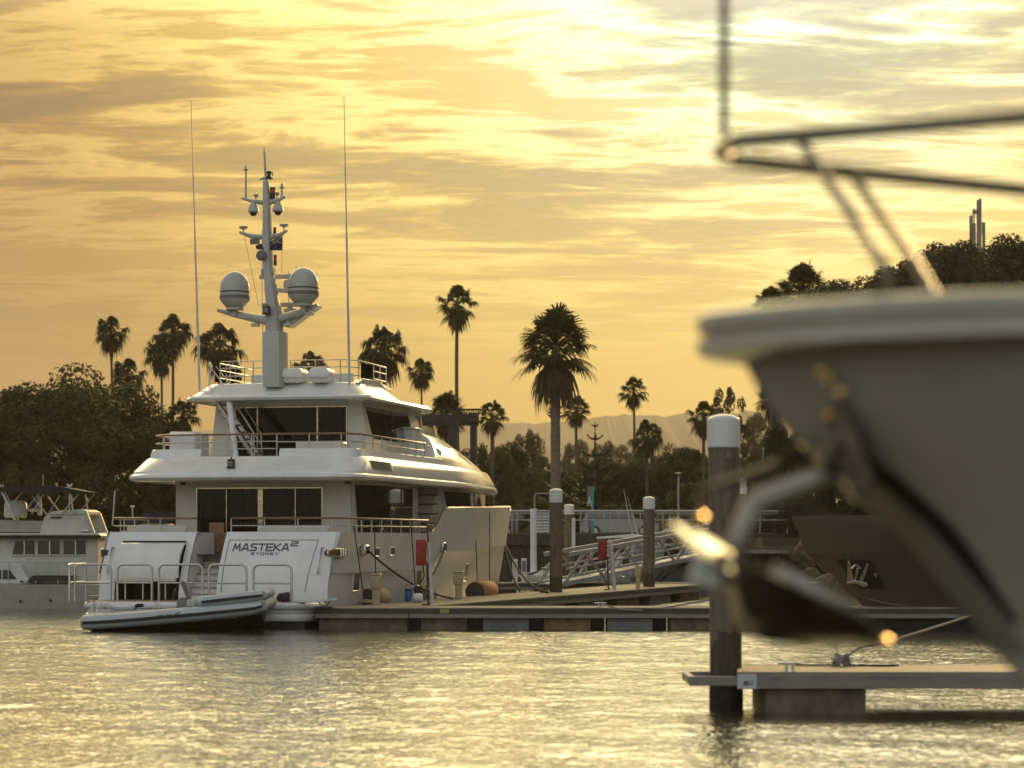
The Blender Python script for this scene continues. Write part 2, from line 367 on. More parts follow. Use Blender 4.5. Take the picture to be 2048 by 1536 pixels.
# ---------------------------------------------------------------- water
def make_water():
    m = bpy.data.materials.new('harbour_water'); nt, N, L = nodes_of(m); b = N['Principled BSDF']
    b.inputs['Base Color'].default_value = (.05, .045, .022, 1); b.inputs['IOR'].default_value = 1.33
    b.inputs['Roughness'].default_value = .17; b.inputs['Coat Weight'].default_value = 1.0; b.inputs['Coat Roughness'].default_value = .13; b.inputs['Coat IOR'].default_value = 1.45
    tc = N.new('ShaderNodeTexCoord')
    def nz(scale, det, st, rot, dist=.3):
        mp = N.new('ShaderNodeMapping'); mp.inputs['Scale'].default_value = st; mp.inputs['Rotation'].default_value = (0, 0, rot)
        L.new(tc.outputs['Object'], mp.inputs['Vector'])
        n = N.new('ShaderNodeTexNoise'); n.inputs['Scale'].default_value = scale; n.inputs['Detail'].default_value = det; n.inputs['Distortion'].default_value = dist
        n.inputs['Roughness'].default_value = .55
        L.new(mp.outputs['Vector'], n.inputs['Vector']); return n.outputs['Fac']
    q = N.new('ShaderNodeBump'); q.inputs['Distance'].default_value = .02; q.inputs['Strength'].default_value = 1.0
    L.new(nz(9.0, 2, (1, .8, 1), R(25)), q.inputs['Height']); L.new(q.outputs['Normal'], b.inputs['Normal']); L.new(q.outputs['Normal'], b.inputs['Coat Normal'])
    Y0, Y1 = 22.0, 104.0
    hx = lambda y: .27 * y + 4.0
    w = MB()
    for q in (((-1500, -40), (1500, -40), (1500, Y0), (-1500, Y0)), ((-1500, Y0), (-hx(Y0), Y0), (-hx(Y1), Y1), (-1500, Y1)), ((hx(Y0), Y0), (1500, Y0), (1500, Y1), (hx(Y1), Y1)), ((-1500, Y1), (1500, Y1), (1500, 2660), (-1500, 2660))):
        w.poly([(x, y, 0) for x, y in q])
    ys = []; y = Y0
    while y < Y1: ys.append(y); y += .055 + .0026 * (y - Y0)
    ys.append(Y1); nx = 560; V3 = Vector; nf = mnoise.noise
    vs = []; fs = []
    for y in ys:
        hw = min(1.0, (y - Y0) / 2, (Y1 - y) / 6); h = hx(y); fine = max(0, 1 - (y - 24) / 46)
        for i in range(nx + 1):
            x = h * (2 * i / nx - 1)
            e = hw * min(1.0, (h - abs(x)) / 1.5)
            gust = .75 + .6 * nf(V3((x * .09, y * .06, 4.0)))
            z = .024 * nf(V3((x * .55 + y * .08, y * .50, 0))) + gust * (.016 * nf(V3((x * 1.35, y * 1.1 + x * .3, 3.1))) + .0135 * nf(V3((x * 2.9 - y * .4, y * 2.3, 7.7))) + .0115 * nf(V3((x * 6.3, y * 4.2 + x, 1.7))))
            if fine > 0: z += fine * .0075 * nf(V3((x * 13.0, y * 8.0, 5.5)))
            vs.append((x, y, z * e))
    n = nx + 1
    for j in range(len(ys) - 1):
        o = j * n
        for i in range(nx): fs.append((o + i, o + i + 1, o + n + i + 1, o + n + i))
    w.add(vs, fs)
    o = w.build('water', m, raw=True); o.data.shade_smooth()
    tag(o, 'rippled golden harbour water', kind='structure')
make_water()

# ---------------------------------------------------------------- land
def make_land():
    g = mat('shore_earth', (.075, .065, .03), .95, var=.4, scale=.15, bump=.4, bscale=3)
    pts = [(-1450, 150), (-60, 140), (-22, 137), (12, 137), (12.6, 121.5), (40, 119), (90, 110), (1450, 100), (1450, 2650), (-1450, 2650)]
    m = MB(); m.prism([(x, y, 0) for x, y in pts], (0, 0, 1), -.9, 2.62)
    tag(m.build('shore_ground', g, smooth=False), 'earth of the shore behind the wharf', kind='structure')
    lawn = MB(); lawn.prism([(-3, 139, 2.62), (30, 139, 2.62), (30, 158, 2.62), (-3, 158, 2.62)], (0, 0, 1), .004, .12)
    tag(lawn.build('lawn', M['grass'], smooth=False), 'strip of lawn behind the wharf', kind='structure')
    # hills far behind
    hm = mat('hill_scrub', (.075, .062, .035), .95, var=.3, scale=.02)
    tops = [(-2600, 850), (-1200, 872), (0, 866), (600, 858), (1020, 848), (1100, 846), (1180, 838), (1215, 834), (1245, 829), (1330, 833), (1375, 827), (1440, 830), (1500, 823), (1545, 829), (1800, 812), (2300, 835), (3400, 820), (5600, 850)]
    def top(px):
        for (a, ya), (b, yb) in zip(tops, tops[1:]):
            if a <= px <= b: return ya + (yb - ya) * (px - a) / (b - a)
        return 850
    YR = 2500.0; rows = [[], [], [], [], []]
    px = -1800.0
    while px < 4500:
        t = top(px) + 3.0 * (mnoise.noise((px * .035, 3.3, 0))) - 5.5 * max(0, mnoise.noise((px * .16, 7.1, 0)) - .05) - 3 * max(0, mnoise.noise((px * .4, 1.7, 0)))
        x = XW(px, YR); z = ZW(t, YR)
        for r, (yy, k) in enumerate(((1800, -.2), (2020, .34 + .05 * mnoise.noise((px * .02, 1, 0))), (2280, .70 + .07 * mnoise.noise((px * .03, 9, 0))), (YR, 1.0), (2640, .3))):
            rows[r].append((x, yy, 1.0 + (z - 1.0) * k))
        px += 3.5 if 900 < px < 1700 else 14
    h = MB(); h.loft(rows, closed=False)
    tag(h.build('hills', hm, ang=180), 'wooded hills far beyond the shore', kind='structure')
make_land()
def make_haze():
    m = bpy.data.materials.new('haze_air'); nt, N, L = nodes_of(m); N.remove(N['Principled BSDF'])
    v = N.new('ShaderNodeVolumePrincipled'); v.inputs['Color'].default_value = (.95, .80, .62, 1); v.inputs['Density'].default_value = HAZE_D; v.inputs['Anisotropy'].default_value = .35
    L.new(v.outputs[0], N['Material Output'].inputs['Volume'])
    o = MB().bb(-1650, 1950, -60, 2680, -2.0, 190).build('haze', m, smooth=False)
    tag(o, 'golden evening haze in the air', kind='stuff')
HAZE_D = .00015
if USE_HAZE: make_haze()
# ---------------------------------------------------------------- the big yacht (x = starboard, y = forward, z = up in its own frame)
TH = 13.2; CX, CY = -8.7, 70.0
SN, CS = math.sin(R(TH)), math.cos(R(TH))
def yu(px, v):                       # how far forward a picture column meets the plane at starboard offset v
    k = (px - 1024.0) / F
    return (k * (CY - v * SN) - CX - v * CS) / (SN - k * CS)
def yv(px, u):
    k = (px - 1024.0) / F
    return (k * (CY + u * CS) - CX - u * SN) / (CS + k * SN)
def yz(py, u, v):
    return HC + (HZ - py) * (CY + u * CS - v * SN) / F
yacht = empty('motor_yacht', (CX, CY, 0), -R(TH), 'large white three-deck motor yacht moored stern-on beside the floating dock', 'yacht')

def half_plan(hw, ua, uf, ut, bulge=.2, rc=.5, q=2.2, e=.55, na=6, nc=6, ns=8, nt=16):
    pts = []
    for i in range(na):
        v = (hw - rc) * i / na
        pts.append((v, ua - bulge * (1 - (v / hw) ** 2)))
    ue = ua - bulge * (1 - ((hw - rc) / hw) ** 2)
    for i in range(nc):
        t = math.pi / 2 * i / (nc - 1)
        pts.append((hw - rc + rc * math.sin(t), ue + rc * (1 - math.cos(t))))
    u0 = ue + rc
    for i in range(1, ns): pts.append((hw, u0 + (ut - u0) * i / ns))
    for i in range(nt + 1):
        s = i / nt
        s = 1 - (1 - s) ** 1.6
        pts.append((hw * max(0, 1 - s ** q) ** e, ut + (uf - ut) * s))
    return pts
def plan(*a, **k):
    h = half_plan(*a, **k)
    return h + [(-v, u) for v, u in reversed(h[1:-1])]
def lev(z, pl, camber=0.0): return [(v, u, z) for v, u in pl]

# --- hull
def ut_(z):
    t = max(0.0, min(1.0, (z - .75) / 2.0)); return .95 * t ** 1.7
def zs_(u):
    a = 2.72
    b = 3.55 + .40 * max(0, (u - 11.9)) / 25.7
    if u < 9.9: return a
    if u > 12.2: return b
    t = (u - 9.9) / 2.3; t = t ** 1.5; t = t * t * (3 - 2 * t); return a + (b - a) * t
def bd_(u):
    if u < 12: return 3.62 + .2 * (u / 12)
    s = max(0, (u - 14.5) / 23.1)
    return 3.82 * (1 - s ** 1.48) + .05
def bw_(u):
    if u < 9: return 3.35 + .08 * (u / 9)
    s = min(1, (u - 9) / 25.4); return 3.43 * (1 - s ** 1.5)
def station(u):
    zs = zs_(u); zb = -.6
    if u > 34.4: zb = -.6 + (zs + .6) * min(.985, ((u - 34.4) / 3.2)) ** .9
    out = []
    fr = [0, .14, .28, .40, .52, .63, .645, .655, .76, .88, 1.0]
    for f in fr:
        z = zb + (zs - zb) * f
        t = f
        b = bw_(u) + (bd_(u) - bw_(u)) * t ** .85 if u <= 34.4 else bd_(u) * t ** .85
        if f == 0: b *= .93
        if .64 < f < .66: b += .045
        uu = u + ut_(z) * max(0, 1 - u / 6)
        out.append((max(b, .012), uu, z))
    return out
us = [0, .5, 1, 2, 3.5, 5, 6.5, 8, 9, 9.6, 9.9, 10.1, 10.3, 10.5, 10.7, 10.9, 11.1, 11.3, 11.5, 11.7, 11.9, 12.1, 12.5, 13.5] + [14.5 + i * .85 for i in range(24)] + [34.4, 34.9, 35.5, 36.1, 36.7, 37.2, 37.58]
us = sorted(set(us))
hb = MB()
for s in (1, -1):
    rings = [[(s * v, u, z) for v, u, z in station(x)] for x in us]
    hb.loft(rings, closed=False)
    inner = [[(s * max(.0, r[-1][0] - .0), r[-1][1], r[-1][2]) for _ in (0,)] + [(s * max(.0, r[-1][0] - .12), r[-1][1], r[-1][2] + .0), (s * max(0, r[-1][0] - .14), r[-1][1], r[-1][2] - .75)] for r in [station(x) for x in us[:-1]]]
    hb.loft(inner, closed=False)
hull = hb.build('hull', M['hullwhite'], yacht, ang=40)
wb = MB()      # black boot top at the waterline
for s in (1, -1):
    rings = []
    for x in us:
        if x > 34.4: break
        st = station(x); a, b = st[0], st[1]
        rings.append([(s * (st[2][0] + .012), st[2][1], .26), (s * (b[0] + .012), b[1], .05), (s * (a[0] + .012), a[1], -.5)])
    wb.loft(rings, closed=False)
wb.build('boot_top', M['antifoul'], yacht)
dk = MB()
loop = [(station(x)[6][0] - .12, x + .9 * max(0, 1 - x / 6)) for x in us if x < 34]
dk.poly([(v, u, 2.08) for v, u in loop] + [(-v, u, 2.08) for v, u in reversed(loop)])
dk.build('main_deck', M['teakdeck'], yacht, smooth=False)
cr = MB()      # brown cap rail of the high forward bulwark
for s in (1, -1):
    cr.tube([(s * (bd_(x) - .04), x, zs_(x) + .02) for x in us if x >= 10.4 and x < 37.4], .045, 6)
cr.build('cap_rail', M['teak'], yacht)
# rub rail strip already in the hull; portholes
for u, z, w, h in ((yu(715, 3.6), 1.30, .62, .62), (yu(840, 3.7), 1.34, .62, .62), (yu(941, 3.5), 1.35, .7, .62), (yu(757, 3.7), 2.13 - .0, .5, .24), (yu(786, 3.7), 2.15, .5, .24)):
    st = station(u); ts = [p for p in st]
    bb = None
    for a, b in zip(st, st[1:]):
        if a[2] <= z <= b[2]: bb = a[0] + (b[0] - a[0]) * (z - a[2]) / (b[2] - a[2])
    sl = (station(u)[4][0] - station(u)[2][0]) / (station(u)[4][2] - station(u)[2][2])
    pts = []
    for du, dz in ((-w / 2, -h / 2), (w / 2, -h / 2), (w / 2, h / 2), (-w / 2, h / 2)):
        du2 = du
        tang = (station(u + .5)[4][0] - station(u - .5)[4][0])
        pts.append((bb + dz * sl + du2 * tang, u + du2, z + dz))
    fr = MB(); fr.tube(pts + [pts[0]], .03, 6)
    f = fr.build('porthole', M['white_flat'], yacht)
    pn = MB(); pn.prism(pts, (1, 0, 0), .004, .016); pn.build('pane', M['port_glass'], f, smooth=False)
# --- swim platform: two moulded white bands over a dark step
sp = MB()
def plat(hw, ua, uf, z0, z1, r=.06):
    n = [(hw, uf), (hw, ua + .5), (hw - .12, ua + .2), (hw - .45, ua), (-hw + .45, ua), (-hw + .12, ua + .2), (-hw, ua + .5), (-hw, uf)]
    sp.loft([[(v * .995, u + .02, z0) for v, u in n], [(v, u, z0 + r) for v, u in n], [(v, u, z1 - r) for v, u in n], [(v * .985, u + .05, z1) for v, u in n]], True, True, True)
plat(3.46, -1.62, .3, .56, .74); plat(3.40, -1.55, .3, .42, .56, .02); plat(3.44, -1.62, .3, .22, .42)
plate = sp.build('swim_platform', M['white'], yacht, ang=50)
sk = MB(); sk.bb(-3.3, 3.3, -1.45, .6, -.5, .22); sk.build('platform_skirt', M['antifoul'], yacht, smooth=False, bev=.05)
lad = MB()
lad.bb(-3.15, -2.55, -1.72, -1.6, .02, .3); lad.build('fender_block', M['rubber'], yacht, bev=.04)
td = MB(); td.bb(-3.3, 3.3, -1.5, .4, .742, .752); td.build('platform_deck', M['teakdeck'], yacht, smooth=False)
# --- transom
def tsurf(v, z, off=0.0): return (v, ut_(z) - off, z)
VS0, VS1 = -.80, .14                     # the stair bay
tb = MB()
zz = [.74 + (2.72 - .74) * i / 14 for i in range(15)]
def tpanel(b, va, vb, z0, z1, off, th=.05, n=10):
    zl = [z0 + (z1 - z0) * i / n for i in range(n + 1)]
    fa = [[(va + (vb - va) * j / 6, ut_(z) - off, z) for j in range(7)] for z in zl]
    bk = [[(va + (vb - va) * j / 6, ut_(z) - off + th, z) for j in range(7)] for z in zl]
    b.loft([f + k[::-1] for f, k in zip(fa, bk)], True, True, True)
tpanel(tb, VS1, 3.50, .75, 2.72, 0, .1)
tpanel(tb, -3.50, -3.02, .75, 2.72, 0, .1)
tpanel(tb, -1.02, VS0, .75, 2.72, 0, .1)
tpanel(tb, -3.02, -1.02, 2.36, 2.72, 0, .1)
for s in (1, -1): tb.loft([[(s * 3.5, ut_(z), z) for z in zz], [(s * (3.36 + .26 * ((z + .6) / 3.3)), ut_(z) + .12, z) for z in zz]], closed=False)
# side walls of the stair bay
for v in (VS0, VS1): tb.loft([[(v, ut_(z), z) for z in zz], [(v, 3.4, z) for z in zz]], closed=False)
tb.bb(-3.55, VS0, .95, 1.25, 2.62, 2.74); tb.bb(VS1, 3.6, .95, 1.25, 2.62, 2.74)
tb.build('transom', M['white'], yacht, ang=40)
# name panel: fine groove outline
gp = MB()
def gl(pts, r=.012): gp.tube([tsurf(v, z, .004) for v, z in pts], r, 5)
gl([(.28, 2.5), (3.0, 2.5)]); gl([(.28, z) for z in [2.5 - i * .15 for i in range(11)]]); gl([(3.0 - .12 * (2.5 - z), z) for z in [2.5 - i * .15 for i in range(11)]])
gp.build('panel_groove', M['sign_grey'], yacht)
# garage door, lifted off the opening: a bulging white shell
gd = MB(); rings = []
for j in range(13):
    v = -3.02 + 2.0 * j / 12
    t = j / 12
    outer = []; 
    for i in range(11):
        s = i / 10
        z = 2.42 - (2.42 - 1.40) * s
        bul = .10 + .62 * math.sin(min(1, s * 1.15) * math.pi / 2) ** .8
        sidefall = 1 - .10 * abs(2 * t - 1) ** 4
        outer.append((v, ut_(2.4) * .86 - bul * sidefall, z))
    inner = [(v, u + .10, z + (.0 if k == 0 else .0)) for k, (v, u, z) in enumerate(reversed(outer))]
    rings.append(outer + inner)
gd.loft(rings, True, True, True)
gdo = gd.build('garage_door', M['white'], yacht, ang=50)
ge = MB(); ge.bb(-3.0, -1.08, -.12, .05, 1.29, 1.41); ge.build('door_edge', M['cream'], gdo, bev=.02)
ck = MB(); prof_ = [(u, z) for v, u, z in rings[0][:11]]
ck.prism([(-3.03, u, z) for u, z in prof_] + [(-3.03, ut_(z) + .06, z) for u, z in reversed(prof_)], (1, 0, 0), -.02, .02); ck.build('door_cheek', M['white'], gdo, smooth=False)
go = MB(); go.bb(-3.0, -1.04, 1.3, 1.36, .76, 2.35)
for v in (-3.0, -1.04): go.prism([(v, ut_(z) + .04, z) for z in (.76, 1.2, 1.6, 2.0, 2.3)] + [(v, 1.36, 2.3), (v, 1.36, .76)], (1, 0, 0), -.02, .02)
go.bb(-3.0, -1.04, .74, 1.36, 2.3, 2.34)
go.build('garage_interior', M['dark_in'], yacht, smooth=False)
sh = MB(); sh.bb(-3.0, -1.04, .62, .70, 2.42, 2.48); sh.build('door_shadow_bar', M['dark_in'], yacht, smooth=False)  # solid dark bar drawn as the shadow line above the door
for v in (-2.75, -2.2, -1.5): 
    q = MB(); q.bb(v - .02, v + .02, .2, .26, .76, 1.4); q.build('garage_strut', M['satin'], yacht)
# stairs
for i in range(7):
    z1 = .75 + (i + 1) * .19; u0 = .12 + i * .27
    q = MB(); q.bb(VS0 + .02, VS1 - .02, u0, u0 + 1.2, z1 - .19, z1 - .035); s_ = q.build('stair_riser', M['white_flat'], yacht, smooth=False)
    q = MB(); q.bb(VS0 + .02, VS1 - .02, u0 - .03, u0 + .29, z1 - .033, z1); q.build('tread', M['teakdeck'], s_, smooth=False)
q = MB(); q.bb(yv(418, 2.4), yv(448, 2.4), 2.4, 2.45, 2.1, 3.02); q.build('stair_gate', M['teak'], yacht, bev=.02)
# grab handles by the transom corners and chrome corner fairleads
for v in (-3.28, 3.18):
    q = MB(); q.tube([tsurf(v, 2.28, .0), tsurf(v, 2.28, .09), tsurf(v, 1.55, .09), tsurf(v, 1.55, .0)], .025, 8); q.build('grab_handle', M['steel'], yacht)
for u, v in ((yu(667, 3.62), 3.66),):
    pts = []
    for i in range(24):
        t = 2 * math.pi * i / 24
        c_, s_ = math.cos(t), math.sin(t)
        pts.append((v + .012 * s_ , u + .25 + .92 * math.copysign(abs(c_) ** .4, c_), 2.13 + .105 * math.copysign(abs(s_) ** .7, s_)))
    q = MB(); q.tube(pts + pts[:1], .03, 8, False); f = q.build('fairlead', M['steel'], yacht)
    q = MB(); q.prism(pts, (1, 0, 0), -.1, .02); q.build('opening', M['black'], f, smooth=False)
    for du in (.5, .72, .94):
        q = MB(); q.tube([(v + .03, u + du, 2.04), (v + .03, u + du, 2.22)], .045, 10); q.build('roller', M['steel'], f)
q = MB(); q.tube([(-3.60, .62, 2.02), (-3.66, .62, 2.02), (-3.66, .62, 2.22), (-3.60, .62, 2.22)], .035, 8)
f = q.build('fairlead', M['steel'], yacht); q = MB(); q.bb(-3.6, -3.42, .45, .62, 2.03, 2.21); q.build('opening', M['black'], f, smooth=False)
# fairleads in the side
for px, py in ((728, 1100), (884, 1094)):
    u = yu(px, 3.72); z = yz(py, u, 3.72)
    q = MB(); q.bb(3.66, 3.84, u - .2, u + .2, z - .16, z + .16); f = q.build('side_fairlead', M['steel'], yacht, bev=.04)
    q = MB(); q.bb(3.8, 3.86, u - .12, u + .12, z - .09, z + .09); q.build('opening', M['black'], f, smooth=False)
# --- platform guard rails: five square hoops and one round the corner
for a, b in ((150, 222), (235, 304), (318, 405), (418, 493), (507, 583)):
    va, vb = yv(a, -1.5), yv(b, -1.5); z0, z1, r = .75, 1.80, .16
    q = MB()
    arc = [(va, -1.5, z0), (va, -1.5, z1 - r)] + [(va + r - r * math.cos(t), -1.5, z1 - r + r * math.sin(t)) for t in [math.pi / 2 * k / 5 for k in range(1, 6)]]
    arc += [(vb - r + r * math.sin(t), -1.5, z1 - r + r * math.cos(t)) for t in [math.pi / 2 * k / 5 for k in range(0, 6)]] + [(vb, -1.5, z0)]
    q.tube(arc, .034, 10); q.tube([(va, -1.5, 1.28), (vb, -1.5, 1.28)], .026, 8)
    q.build('guard_hoop', M['satin'], yacht, ang=60)
va = yv(148, -1.5) - .22
q = MB(); q.tube([(va + .06, -1.45, .75), (va + .06, -1.45, 1.68), (va + .02, -1.4, 1.76), (va - .06, -1.2, 1.8), (va - .06, .0, 1.8)], .034, 10)
q.tube([(va + .06, -1.45, 1.28), (va - .06, -1.2, 1.28), (va - .06, 0, 1.28)], .026, 8); q.tube([(va - .06, 0, .75), (va - .06, 0, 1.8)], .03, 8)
q.build('guard_hoop', M['satin'], yacht, ang=60)
# --- aft bulwark rails with varnished handrail
def railing(name, pts, z0, bars, hand=None, post=1.0, rp=.02, rh=.032, woody=True, zfun=None):
    """pts: (x,y) corner list in the yacht frame"""
    b = MB(); top = z0 + max(bars)
    L_ = 0; segs = []
    for a, c in zip(pts, pts[1:]):
        d = math.hypot(c[0] - a[0], c[1] - a[1]); segs.append((a, c, L_, d)); L_ += d
    n = max(1, round(L_ / post))
    for i in range(n + 1):
        t = L_ * i / n
        for a, c, s, d in segs:
            if s - 1e-6 <= t <= s + d + 1e-6:
                f = (t - s) / d; x = a[0] + (c[0] - a[0]) * f; y = a[1] + (c[1] - a[1]) * f; break
        b.tube([(x, y, z0), (x, y, top)], rp, 7)
    for h in bars[:-1] if woody else bars:
        b.tube([(x, y, z0 + h) for x, y in pts], rp * .85, 7)
    o = b.build(name, M['satin'], yacht, ang=60)
    if woody:
        h = MB(); h.tube([(x, y, top) for x, y in pts], rh, 8); h.build('handrail', M['teak'], o, ang=60)
    return o
railing('aft_railing', [(-3.62, 4.2), (-3.6, 1.4), (-3.45, 1.12), (VS0 - .08, 1.12)], 2.72, [.2, .42], post=1.05)
railing('aft_railing', [(VS1 + .06, 1.12), (3.4, 1.12), (3.6, 1.4), (3.72, 10.2)], 2.72, [.2, .42], post=1.05)
for v0, v1 in ((-3.2, -1.3), (.9, 3.1)):
    q = MB(); q.bb(v0, v1, 1.5, 2.2, 2.1, 2.62); q.bb(v0, v1, 1.35, 1.55, 2.62, 2.92); q.build('aft_sofa', M['cream'], yacht, bev=.07)
# --- main deck house
mh = MB()
def wallbox(b, x0, x1, y0, y1, z0, z1): b.bb(x0, x1, y0, y1, z0, z1)
ZO = 4.30
U0 = 4.5
vL, vR = yv(392, U0), yv(646, U0)
mh.prism([(-2.88, U0, 2.08), (vL, U0, 2.08), (vL, U0, ZO), (-2.78, U0, ZO)], (0, 1, 0), 0, .12)
mh.prism([(vR, U0, 2.08), (2.88, U0, 2.08), (2.80, U0, ZO), (vR, U0, ZO)], (0, 1, 0), 0, .12)
mh.bb(vL, vR, U0, U0 + .12, 4.12, ZO)
for s in (1, -1):
    mh.bb(s * 2.84 - .04, s * 2.84 + .04, U0 + .12, 12.0, 2.08, ZO)
    mh.bb(s * 2.4 - .44, s * 2.4 + .44, 11.9, 12.0, 2.08, ZO)
mh.bb(-2.0, 2.0, 14.3, 14.4, 2.08, ZO)
mh.build('main_saloon_walls', M['cream'], yacht, smooth=False)
# forward owner's house, rounded front
fo = plan(3.02, 14.4, 32.0, 15.2, bulge=0, rc=.1, q=1.9, e=.62)
fh = MB(); fh.loft([lev(2.08, fo), lev(3.42, fo)], True); 
fo2 = plan(2.97, 14.4, 31.9, 15.2, bulge=0, rc=.1, q=1.9, e=.62)
fh.loft([lev(4.20, fo2), lev(4.34, fo2)], True)
fh.loft([lev(2.08, plan(2.88, 14.5, 31.6, 15.2, bulge=0, rc=.1, q=1.9, e=.62)), lev(4.3, plan(2.84, 14.5, 31.5, 15.2, bulge=0, rc=.1, q=1.9, e=.62))], True)
for s in (1, -1): fh.prism([(s * 3.02, 14.4, 3.40), (s * 3.02, 15.5, 3.40), (s * 2.97, 15.0, 4.22), (s * 2.97, 14.4, 4.22)], (s, 0, 0), -.1, .0)
fh.build('forward_house', M['white'], yacht, ang=30)
hp = half_plan(3.005, 14.4, 31.97, 15.2, bulge=0, rc=.1, q=1.9, e=.62)
ht = half_plan(2.972, 14.4, 31.88, 15.2, bulge=0, rc=.1, q=1.9, e=.62)
w2 = MB()
for s in (1, -1):
    k0 = 18
    w2.loft([[(s * v, u, 3.42) for v, u in hp[k0:]], [(s * v, u, 4.20) for v, u in ht[k0:]]], closed=False)
w2.build('forward_window_band', M['mirror_glass'], yacht, ang=60)
# main deck side windows
for s in (1, -1):
    a = 4.75 if s > 0 else 4.6
    q = MB(); q.prism([(s * 2.88, a + .35, 2.75), (s * 2.88, 11.3, 2.75), (s * 2.88, 11.3, 4.2), (s * 2.88, a, 4.2)], (s, 0, 0), .002, .02)
    f = q.build('saloon_side_window', M['mirror_glass'], yacht, smooth=False)
    q = MB(); q.tube([(s * 2.9, 9.9, 2.75), (s * 2.9, 9.9, 4.2)], .025, 6); q.build('mullion', M['black'], f)
# side stairs seen in the recess
for i in range(6):
    q = MB(); q.bb(2.02, 2.98, 12.4 + i * .3, 12.75 + i * .3 + .6, 2.1 + i * .33, 2.1 + i * .33 + .27); s_ = q.build('side_stair', M['cream'], yacht, smooth=False, bev=.02)
    q = MB(); q.bb(2.0, 3.0, 12.36 + i * .3, 12.42 + i * .3, 2.1 + i * .33 + .272, 2.1 + i * .33 + .325); q.build('tread', M['teak'], s_, smooth=False)
# sliding doors, gold trimmed, with curtains behind
def doors(name, u0, v0, v1, z0, z1, splits, thick):
    tr = MB()
    tr.bb(v0, v0 + .05, u0 - .04, u0 + .06, z0, z1); tr.bb(v1 - .05, v1, u0 - .04, u0 + .06, z0, z1); tr.bb(v0 + .05, v1 - .05, u0 - .04, u0 + .06, z1 - .06, z1)
    t = tr.build(name, M['gold'], yacht, smooth=False, bev=.012)
    for i, (vs, w) in enumerate(splits):
        q = MB(); q.bb(vs - w / 2, vs + w / 2, u0 - .035 - .004 * i, u0 + .05, z0, z1 - .062); q.build('door_frame', M['gold'], t, smooth=False, bev=.01)
    q = MB(); q.bb(v0 + .05, v1 - .05, u0 + .01, u0 + .018, z0, z1 - .06); q.build('pane', M['glass'], t, smooth=False)
    rows = []
    for z in (z0, z1 - .05):
        rows.append([(v0 + (v1 - v0) * i / 260, u0 + .5 + .05 * math.sin(i * .62) + .03 * math.sin(i * 1.37 + 1), z) for i in range(261)])
    q = MB(); q.loft(rows, closed=False); q.build('curtain', M['curtain'], t)
    q = MB(); q.bb(v0 - .2, v1 + .2, u0 + .9, u0 + 1.0, z0, z1 + .1); q.build('inner_bulkhead', M['dark_in'], t, smooth=False)
doors('saloon_door', U0 + .02, vL, vR, 2.1, 4.13, [(yv(453, U0), .035), (yv(521, U0), .17), (yv(591, U0), .035)], .03)
# --- upper deck: lip, sloping coaming and the long rounded forward brow
ud = MB()
PK = dict(bulge=.18, q=1.7, e=.75)
def L1(z, hw, ua, uf, ut, rc=.9): return lev(z, plan(hw, ua, uf, ut, rc=rc, **PK))
ud.loft([L1(4.27, 3.30, 2.8, 31.4, 14), L1(4.27, 3.66, 2.5, 31.9, 14), L1(4.31, 3.74, 2.40, 32.1, 14), L1(4.38, 3.78, 2.34, 32.2, 14), L1(4.45, 3.76, 2.36, 32.15, 14),
         L1(4.49, 3.72, 2.42, 32.05, 14), L1(4.50, 3.69, 2.46, 32.0, 14), L1(4.57, 3.69, 2.50, 31.9, 14), L1(4.98, 3.56, 3.22, 30.9, 13.8), L1(5.04, 3.50, 3.36, 30.8, 13.8), L1(5.05, 3.0, 3.7, 30.4, 13.8)], True, True, True)
ud.build('upper_deck_overhang', M['white'], yacht, ang=28)
ab = MB()
def bulw(pts, z0, z1, lean, th=.1):
    # raised bulwark along a line; pts (x, y, nx, ny) with the outward normal
    rings = []
    for x, y, nx, ny in pts:
        rings.append([(x, y, z0), (x - nx * lean, y - ny * lean, z1 - .03), (x - nx * (lean + .04), y - ny * (lean + .04), z1), (x - nx * (lean + th), y - ny * (lean + th), z1), (x - nx * (lean + th), y - ny * (lean + th), z0)])
    ab.loft(rings, True, True, True)
def arc_corner(sg):
    o = []
    for i in range(7):
        t = math.pi / 2 * i / 6
        o.append((sg * (2.90 + .5 * math.sin(t)), 3.86 - .5 * math.cos(t) - .0, sg * math.sin(t), -math.cos(t)))
    return o
g0, g1 = yv(403, 3.4), yv(560, 3.4)
bulw([(g1 + .0, 3.3, 0, -1), (g1 + .3, 3.3, 0, -1)] + arc_corner(1) + [(3.40, y, 1, 0) for y in (5, 7, 9, 11, 12.5, 13.6)], 5.03, 5.27, .06)
bulw([(g0, 3.3, 0, -1)] + arc_corner(-1) + [(-3.40, y, -1, 0) for y in (5, 7, 9, 11, 12.5, 13.6)], 5.03, 5.27, .06)
ab.build('upper_bulwark', M['white'], yacht, ang=35)
